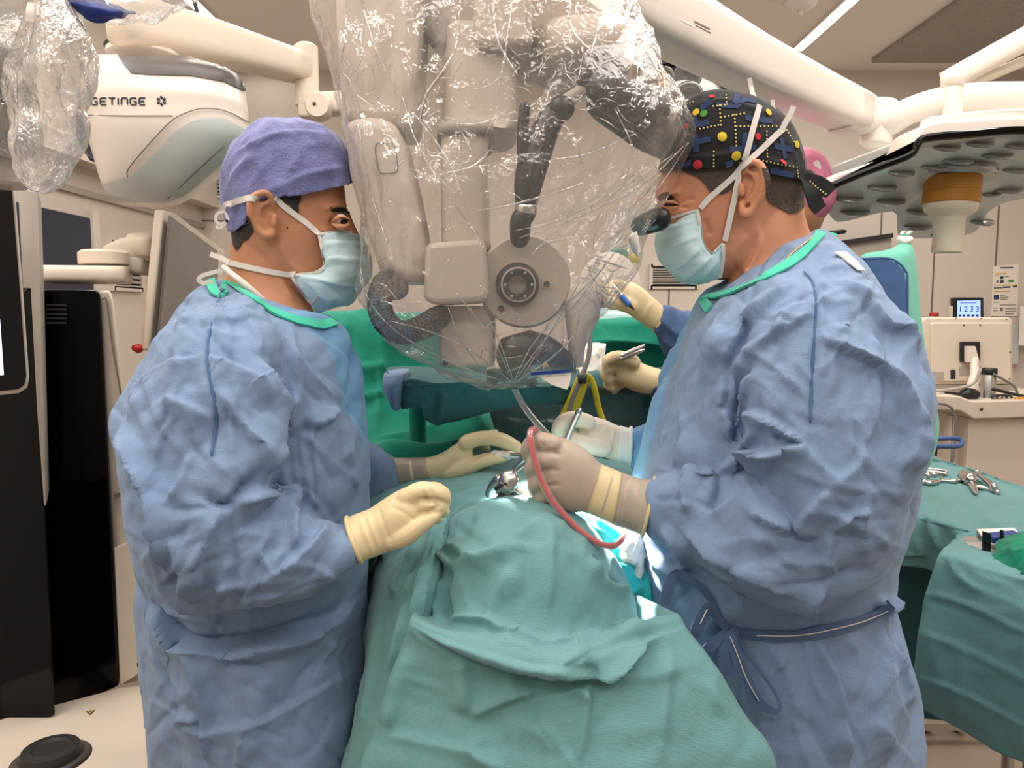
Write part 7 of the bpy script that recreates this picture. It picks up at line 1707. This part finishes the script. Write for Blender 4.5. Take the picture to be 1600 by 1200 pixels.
md = surf([
    [(705, 842, 1.02), (722, 815, 1.02), (755, 798, 1.02), (800, 792, 1.02), (855, 800, 1.02), (910, 830, 1.02), (955, 875, 1.02), (985, 925, 1.01), (1003, 972, 1.0)],
    [(692, 842, .965), (712, 806, .965), (752, 786, .96), (800, 780, .955), (858, 788, .95), (915, 822, .95), (958, 868, .95), (988, 920, .945), (1004, 970, .94)],
    [(688, 866, .92), (712, 838, .905), (752, 820, .895), (800, 815, .89), (858, 825, .885), (910, 855, .89), (950, 892, .90), (982, 930, .905), (1003, 972, .91)],
    [(684, 905, .89), (715, 890, .865), (755, 880, .85), (805, 878, .84), (858, 885, .84), (908, 905, .85), (945, 930, .862), (980, 952, .875), (1008, 975, .885)],
    [(680, 950, .875), (712, 955, .845), (755, 960, .825), (805, 966, .815), (858, 972, .812), (905, 978, .82), (945, 982, .835), (985, 978, .855), (1025, 974, .865)],
    [(668, 968, .855), (705, 985, .825), (752, 995, .80), (805, 1002, .79), (858, 1010, .785), (905, 1008, .79), (950, 996, .81), (1000, 982, .835), (1040, 973, .85)],
    [(640, 962, .835), (690, 984, .795), (745, 1000, .770), (805, 1008, .757), (858, 1018, .75), (905, 1014, .757), (955, 996, .78), (1010, 978, .81), (1060, 970, .83)],
    [(632, 978, .828), (688, 1005, .785), (745, 1026, .755), (805, 1040, .742), (860, 1050, .735), (905, 1040, .742), (955, 1018, .765), (1015, 996, .80), (1070, 980, .82)],
    [(624, 1000, .83), (685, 1026, .795), (745, 1046, .77), (805, 1060, .758), (862, 1068, .75), (910, 1062, .755), (965, 1042, .77), (1025, 1018, .79), (1082, 998, .81)],
    [(600, 1060, .82), (675, 1076, .79), (740, 1090, .765), (805, 1098, .75), (868, 1104, .742), (925, 1100, .745), (990, 1085, .755), (1060, 1062, .775), (1122, 1050, .79)],
    [(572, 1140, .805), (660, 1150, .775), (735, 1158, .75), (805, 1164, .735), (875, 1168, .728), (945, 1166, .73), (1020, 1158, .74), (1100, 1142, .755), (1172, 1130, .77)],
    [(548, 1215, .79), (645, 1225, .76), (730, 1232, .735), (805, 1238, .72), (885, 1240, .712), (965, 1240, .715), (1050, 1236, .725), (1135, 1225, .74), (1222, 1212, .755)],
    [(530, 1400, .785), (635, 1410, .755), (725, 1420, .73), (805, 1425, .715), (890, 1430, .707), (975, 1430, .71), (1065, 1420, .72), (1160, 1410, .735), (1250, 1400, .75)]], 12, 12)
# hanging side toward the surgeon in the purple cap, and a short return on the far side
L0 = md[:, 0]; R0 = md[:, -1]
def extend(E, offs):
    return np.stack([E + np.array(o) for o in offs], 1)
G = np.concatenate([extend(L0, [(.05, .20, -.02), (.02, .10, -.01)])[:, :2], md, extend(R0, [(-.02, .10, -.012), (-.05, .2, -.03)])], 1)
nu, nv = G.shape[:2]
V = G.reshape(-1, 3); F = np_grid(nu, nv); N = vnormals(V, F)
D = V - np.array(CAM)
if ((N * D).sum(1) > 0).mean() > .5: F = F[:, ::-1]; N = -N
N = vnormals(V, F)
V = V + N * (.009 * facet_field(V * 8 + 3, 91) + .004 * facet_field(V * 20, 92) + .0012 * facet_field(V * 50, 93))[:, None]
MS = [([(640, 975), (690, 1000), (780, 1030), (860, 1046), (925, 1042), (1000, 1008), (1060, 985)], .008, 5, 14), ([(655, 990), (700, 1018), (780, 1046), (860, 1062), (920, 1058)], -.010, 8, 6), ([(760, 1000), (800, 1004), (845, 1012), (900, 1004)], .006, 14, 5), ([(905, 1000), (920, 1030), (935, 1048)], .005, 10, 6), ([(865, 1012), (905, 1000), (960, 985), (1030, 972)], .007, 5, 18), ([(920, 1050), (950, 1034), (1010, 1012)], .010, 16, 5),
      ([(700, 880), (735, 875), (780, 862), (840, 852)], .008, 6, 14), ([(690, 860), (712, 858), (738, 872), (760, 888)], .010, 10, 5), ([(690, 845), (700, 870), (712, 885)], .012, 6, 10), ([(712, 838), (720, 826), (745, 806)], -.006, 6, 6), ([(740, 880), (800, 840), (850, 806)], .008, 7, 20), ([(690, 900), (684, 940), (678, 960)], .012, 10, 6), ([(700, 880), (690, 930), (700, 975)], -.014, 10, 8),
      ([(918, 866), (930, 890), (955, 910), (985, 935)], .010, 5, 16), ([(930, 864), (940, 900), (975, 920)], -.010, 7, 6), ([(860, 800), (862, 880), (858, 960)], .004, 10, 18), ([(800, 880), (770, 940), (760, 990)], .005, 26, 14), ([(700, 968), (745, 972), (785, 990), (840, 1020)], .007, 14, 5),
      ([(922, 1052), (918, 1100), (912, 1150), (905, 1205)], .006, 4, 16), ([(1050, 1005), (1044, 1070), (1036, 1150), (1030, 1205)], .005, 4, 14), ([(880, 1085), (905, 1078), (920, 1100)], .005, 5, 12), ([(735, 1125), (780, 1100), (840, 1080)], .007, 22, 7), ([(720, 1020), (730, 1070), (728, 1120)], .007, 14, 26), ([(590, 1142), (640, 1152), (720, 1170), (800, 1184)], .006, 4, 20), ([(920, 1048), (1010, 1060), (1080, 1040)], .005, 26, 16), ([(640, 1010), (620, 1080), (600, 1150)], .008, 20, 14),
      ([(760, 1150), (745, 1180), (800, 1205)], .006, 12, 20), ([(620, 1010), (606, 1070), (588, 1140)], .006, 8, 20)]
for _ in range(1):
    V = folds(V, vnormals(V, F), crisp([(s[0], s[1] * 1.25) + tuple(s[2:]) for s in MS]) + creases(9, [(700, 830, 980, 990, 60, 60, 16), (580, 1050, 1160, 1200, 80, 70, 26)]))
W = V.reshape(nu, nv, 3); W[1:-1, 1:-1] = (W[1:-1, 1:-1] * 4 + W[:-2, 1:-1] + W[2:, 1:-1] + W[1:-1, :-2] + W[1:-1, 2:]) / 8
V = W.reshape(-1, 3)
DM = mk('patient_drape', V, F, M['teal'])
DM.modifiers.new('s', 'SOLIDIFY').thickness = .0014
tag(DM, 'big pale green drape hanging in front over the patient, with a deep swagged fold', 'drape')
S_md = Surface((V, F))
mk_l, ld_s = cloth('side_drape', [
    [(625, 790, 1.3), (640, 800, 1.12), (665, 800, 1.06), (688, 796, 1.01), (700, 792, .99), (712, 800, 1.0)],
    [(590, 860, 1.28), (606, 860, 1.06), (640, 850, .98), (672, 838, .93), (694, 834, .92), (704, 842, .94)],
    [(568, 920, 1.25), (585, 920, 1.02), (606, 915, .93), (645, 910, .885), (684, 902, .875), (692, 912, .90)],
    [(556, 980, 1.25), (570, 980, 1.0), (594, 980, .90), (625, 985, .855), (655, 968, .855), (670, 970, .87)],
    [(550, 1060, 1.22), (565, 1060, .98), (574, 1060, .885), (600, 1070, .845), (618, 1070, .84), (640, 1075, .85)],
    [(530, 1140, 1.2), (545, 1140, .97), (556, 1140, .87), (580, 1150, .832), (592, 1155, .826), (620, 1160, .84)],
    [(505, 1240, 1.2), (520, 1240, .96), (536, 1240, .855), (560, 1245, .815), (572, 1250, .81), (600, 1250, .83)],
    [(490, 1420, 1.2), (500, 1420, .96), (520, 1420, .85), (548, 1425, .81), (560, 1425, .806), (590, 1430, .82)]], M['teal'],
    [([(696, 800), (680, 840), (664, 880), (652, 940), (640, 985)], .012, 8, 12), ([(672, 812), (650, 860), (632, 905), (616, 925)], .012, 5, 14), ([(612, 905), (622, 926), (640, 918), (652, 890)], .012, 8, 8), ([(604, 930), (592, 990), (580, 1080), (566, 1150)], .010, 5, 18), ([(690, 830), (668, 905), (662, 960)], .010, 6, 8), ([(640, 930), (622, 990), (606, 1060)], .008, 8, 10)],
    crump=(14, .012, 87), label='pale green drape falling in long folds beside the gown of the surgeon in purple cap', cat_='drape', su=12, sv=10)
# operating table beneath
t = thing('operating_table', 'operating table hidden beneath the green drapes', 'table', (P(830, 1000, 1.1).x, 1.1, 0))
cx = P(830, 900, 1.1).x
mk('tabletop', *box((cx, 1.13, 1.0), (.26, .40, .06)), M['rubber'], t, smooth=False, bevel=.01)
mk('column', *box((cx, 1.14, .5), (.15, .22, .94)), M['bsteel'], t, smooth=False, bevel=.01)
mk('base', *box((cx, 1.12, .05), (.2, .6, .1)), M['beige'], t, smooth=False, bevel=.01)

# retractor in the wound
SI = Surface(fs_s, in_s)
t = thing('retractor', 'steel self-holding retractor with round knob at the wound edge', 'instrument', tuple(P(785, 770, .985)))
mk('knob', *lathe([(.011, -.006), (.0135, -.004), (.0138, .0), (.0125, .005), (.006, .007)], tuple(P(796, 752, .975)), (.35, 1, -.3), 28), M['steel'], t)
mk('neck', *tube([P(793, 750, .98), P(781, 750, .985), P(772, 756, .99), P(764, 766, .995), P(762, 774, .995)], [.006, .0085, .006, .004, .0035], 12), M['steel'], t)
mk('hinge_block', *box(P(788, 766, .972), (.020, .012, .014), tilt=(.3, .5)), M['bsteel'], t, smooth=False, bevel=.002)
mk('lock_screw', *box(P(782, 776, .968), (.008, .008, .010), tilt=(.3, .5)), M['rubber'], t, smooth=False, bevel=.001)
mk('pin', *tube([P(776, 763, .968), P(784, 758, .966)], .0035, 10), M['rubber'], t)
mk('rod', *tube([P(797, 762, .972), P(825, 778, .975), P(856, 796, .975)], [.0055, .006, .0055], 12), M['steel'], t)
mk('cross_rod', *tube([P(796, 772, .985), P(825, 772, .99), P(852, 773, .995)], .004, 10), M['bsteel'], t)
mk('blade', *tube([P(798, 768, .98), P(810, 780, .985), P(820, 788, .985)], [.003, .004, .003], 10), M['steel'], t)
t = thing('forceps', 'slim steel forceps running from the tube hand to the round knob', 'instrument', tuple(P(810, 725, .99)))
mk('blade', *tube([P(797, 738, .98), P(812, 724, .968), P(832, 706, .955)], [.0025, .003, .0035], 10), M['steel'], t)
mk('blade', *tube([P(800, 740, .98), P(816, 728, .968), P(836, 714, .955)], [.0025, .003, .0035], 10), M['bsteel'], t)
t = thing('tweezers', 'thin steel tweezers between the fingertips and the gauze', 'instrument', tuple(P(815, 706, 1.1)))
mk('blade', *tube([P(798, 710, 1.12), P(815, 709, 1.08), P(834, 704, 1.02)], [.002, .003, .003], 10), M['steel'], t)
# suction tube with red fluid
tp = [(856, 700, .975), (846, 684, .955), (836, 672, .93), (829, 676, .912), (831, 700, .905), (842, 740, .902), (860, 778, .90), (884, 808, .90), (912, 834, .90), (938, 850, .905), (958, 853, .915), (970, 846, .93), (976, 836, .945), (982, 822, .955)]
t = thing('suction_tube', 'clear suction tube filled with red fluid looping from the closed fist', 'tube', tuple(P(900, 850, .9)))
mk('tube_wall', *tube([P(*q) for q in tp], .0048, 14), M['clear'], t)
mk('red_fluid', *tube([P(*q) for q in tp[:-1]], .0032, 10), M['blood'], t)
t = thing('pen', 'thin metal pen held upright in the far pale glove', 'instrument', tuple(P(888, 685, 1.09)))
mk('shaft', *tube([P(884, 690, 1.088), P(893, 668, 1.088), P(904, 644, 1.085)], [.0035, .0042, .0042], 12), M['bsteel'], t)
mk('end_cap', *tube([P(903, 646, 1.085), P(905, 642, 1.085)], .0046, 12), M['steel'], t)
def gauze(name, c, r, seed, lab):
    V, F = ell(c, r, 28, 18)
    F4 = np.array([f for f in F if len(f) == 4]); N = vnormals(V, F4)
    V = V + N * (min(r) * .9 * facet_field(V * 60, seed) + min(r) * .4 * facet_field(V * 140, seed + 1))[:, None]
    o = mk(name, V, F, M['gauze'], None); tag(o, lab, 'gauze')
gauze('gauze', P(768, 682, 1.19), (.018, .012, .008), 5, 'crumpled white gauze behind the outstretched fingers')
gauze('gauze', P(786, 711, 1.15), (.022, .014, .008), 8, 'white gauze pinched under the outstretched fingertips')
gauze('gauze', P(836, 800, .985), (.03, .014, .008), 11, 'bright white gauze lying in the lit wound')
gauze('gauze', P(992, 862, .975), (.016, .012, .03), 14, 'white gauze strip where the red tube ends')

# letters that were set as type become plain meshes
for o in [o for o in bpy.data.objects if o.type == 'FONT']:
    dg = bpy.context.evaluated_depsgraph_get()
    me = bpy.data.meshes.new_from_object(o.evaluated_get(dg))
    n = bpy.data.objects.new(o.name, me); COL.objects.link(n)
    n.parent = o.parent; n.location = o.location; n.rotation_euler = o.rotation_euler
    bpy.data.objects.remove(o)

# sub-parts: hand small pieces down to the part they sit on
def centre(o):
    return sum((Vector(c) for c in o.bound_box), Vector()) / 8
def under(root, kids, host):
    hosts = [c for c in root.children if c.name.split('.')[0] == host]
    if not hosts: return
    for c in list(root.children):
        if c.name.split('.')[0] in kids and c not in hosts:
            c.parent = min(hosts, key=lambda h: (centre(h) - centre(c)).length)
for r in [o for o in bpy.data.objects if o.parent is None and o.type == 'EMPTY']:
    n = r.name.split('.')[0]
    if n == 'person':
        under(r, ('iris',), 'eye'); under(r, ('eyelashes',), 'eyelid')
        under(r, ('mask_seam', 'mask_tie') + (('tie_end',) if r is t1 else ()), 'face_mask')
        under(r, ('print_bars', 'print_dots', 'print_spots', 'cap_tie'), 'cap')
        under(r, ('cuff_roll', 'glove_band', 'glove_sleeve'), 'glove')
        under(r, ('collar', 'collar_back', 'collar_tab', 'seam', 'velcro_tab', 'back_flap', 'flap_piping', 'belt', 'belt_stitching', 'belt_knot', 'tie_loop', 'tie_end', 'tie_stitching'), 'gown')
    elif n == 'microscope':
        under(r, ('knob_ring', 'knob_hole'), 'drive_knob'); under(r, ('hose_ribs',), 'hose'); under(r, ('hatch_line',), 'arm_link'); under(r, ('lettering',), 'ocular'); under(r, ('warning_label',), 'lens_block'); under(r, ('ocular_ring', 'ocular_knob'), 'ocular_arm')
    elif n == 'equipment_pod': under(r, ('lettering', 'emblem', 'crease_line', 'top_band', 'lower_shell'), 'shell')
    elif n == 'surgical_lamp': under(r, ('handle_socket',), 'handle'); under(r, ('lens', 'sensor'), 'lens_cover')
    elif n == 'wall_tablet': under(r, ('digit', 'icon', 'status_line'), 'screen')
    elif n == 'wall_notice': under(r, ('print', 'heading'), 'sheet')
    elif n == 'equipment_tower': under(r, ('vent_slot',), 'black_body'); under(r, ('warning_label', 'warning_print', 'warning_symbol'), 'plinth'); under(r, ('printed_mark',), 'lower_panel')
    elif n == 'plastic_drape': under(r, ('fold_highlights', 'tape'), 'sheet')
    elif n == 'monitor': under(r, ('mount_bracket',), 'mount_plate'); under(r, ('screw', 'rating_plate', 'port'), 'raised_back')

for n, g in (('ceiling_light', 'light lines in the ceiling'), ('yellow_cable', 'yellow cables at the tray edge'), ('gauze', 'gauze around the wound'), ('knob_clamp', 'knob clamps on the far table'), ('wall_vent', 'slatted wall vents')):
    for o in bpy.data.objects:
        if o.parent is None and o.name.split('.')[0] == n: o['group'] = g
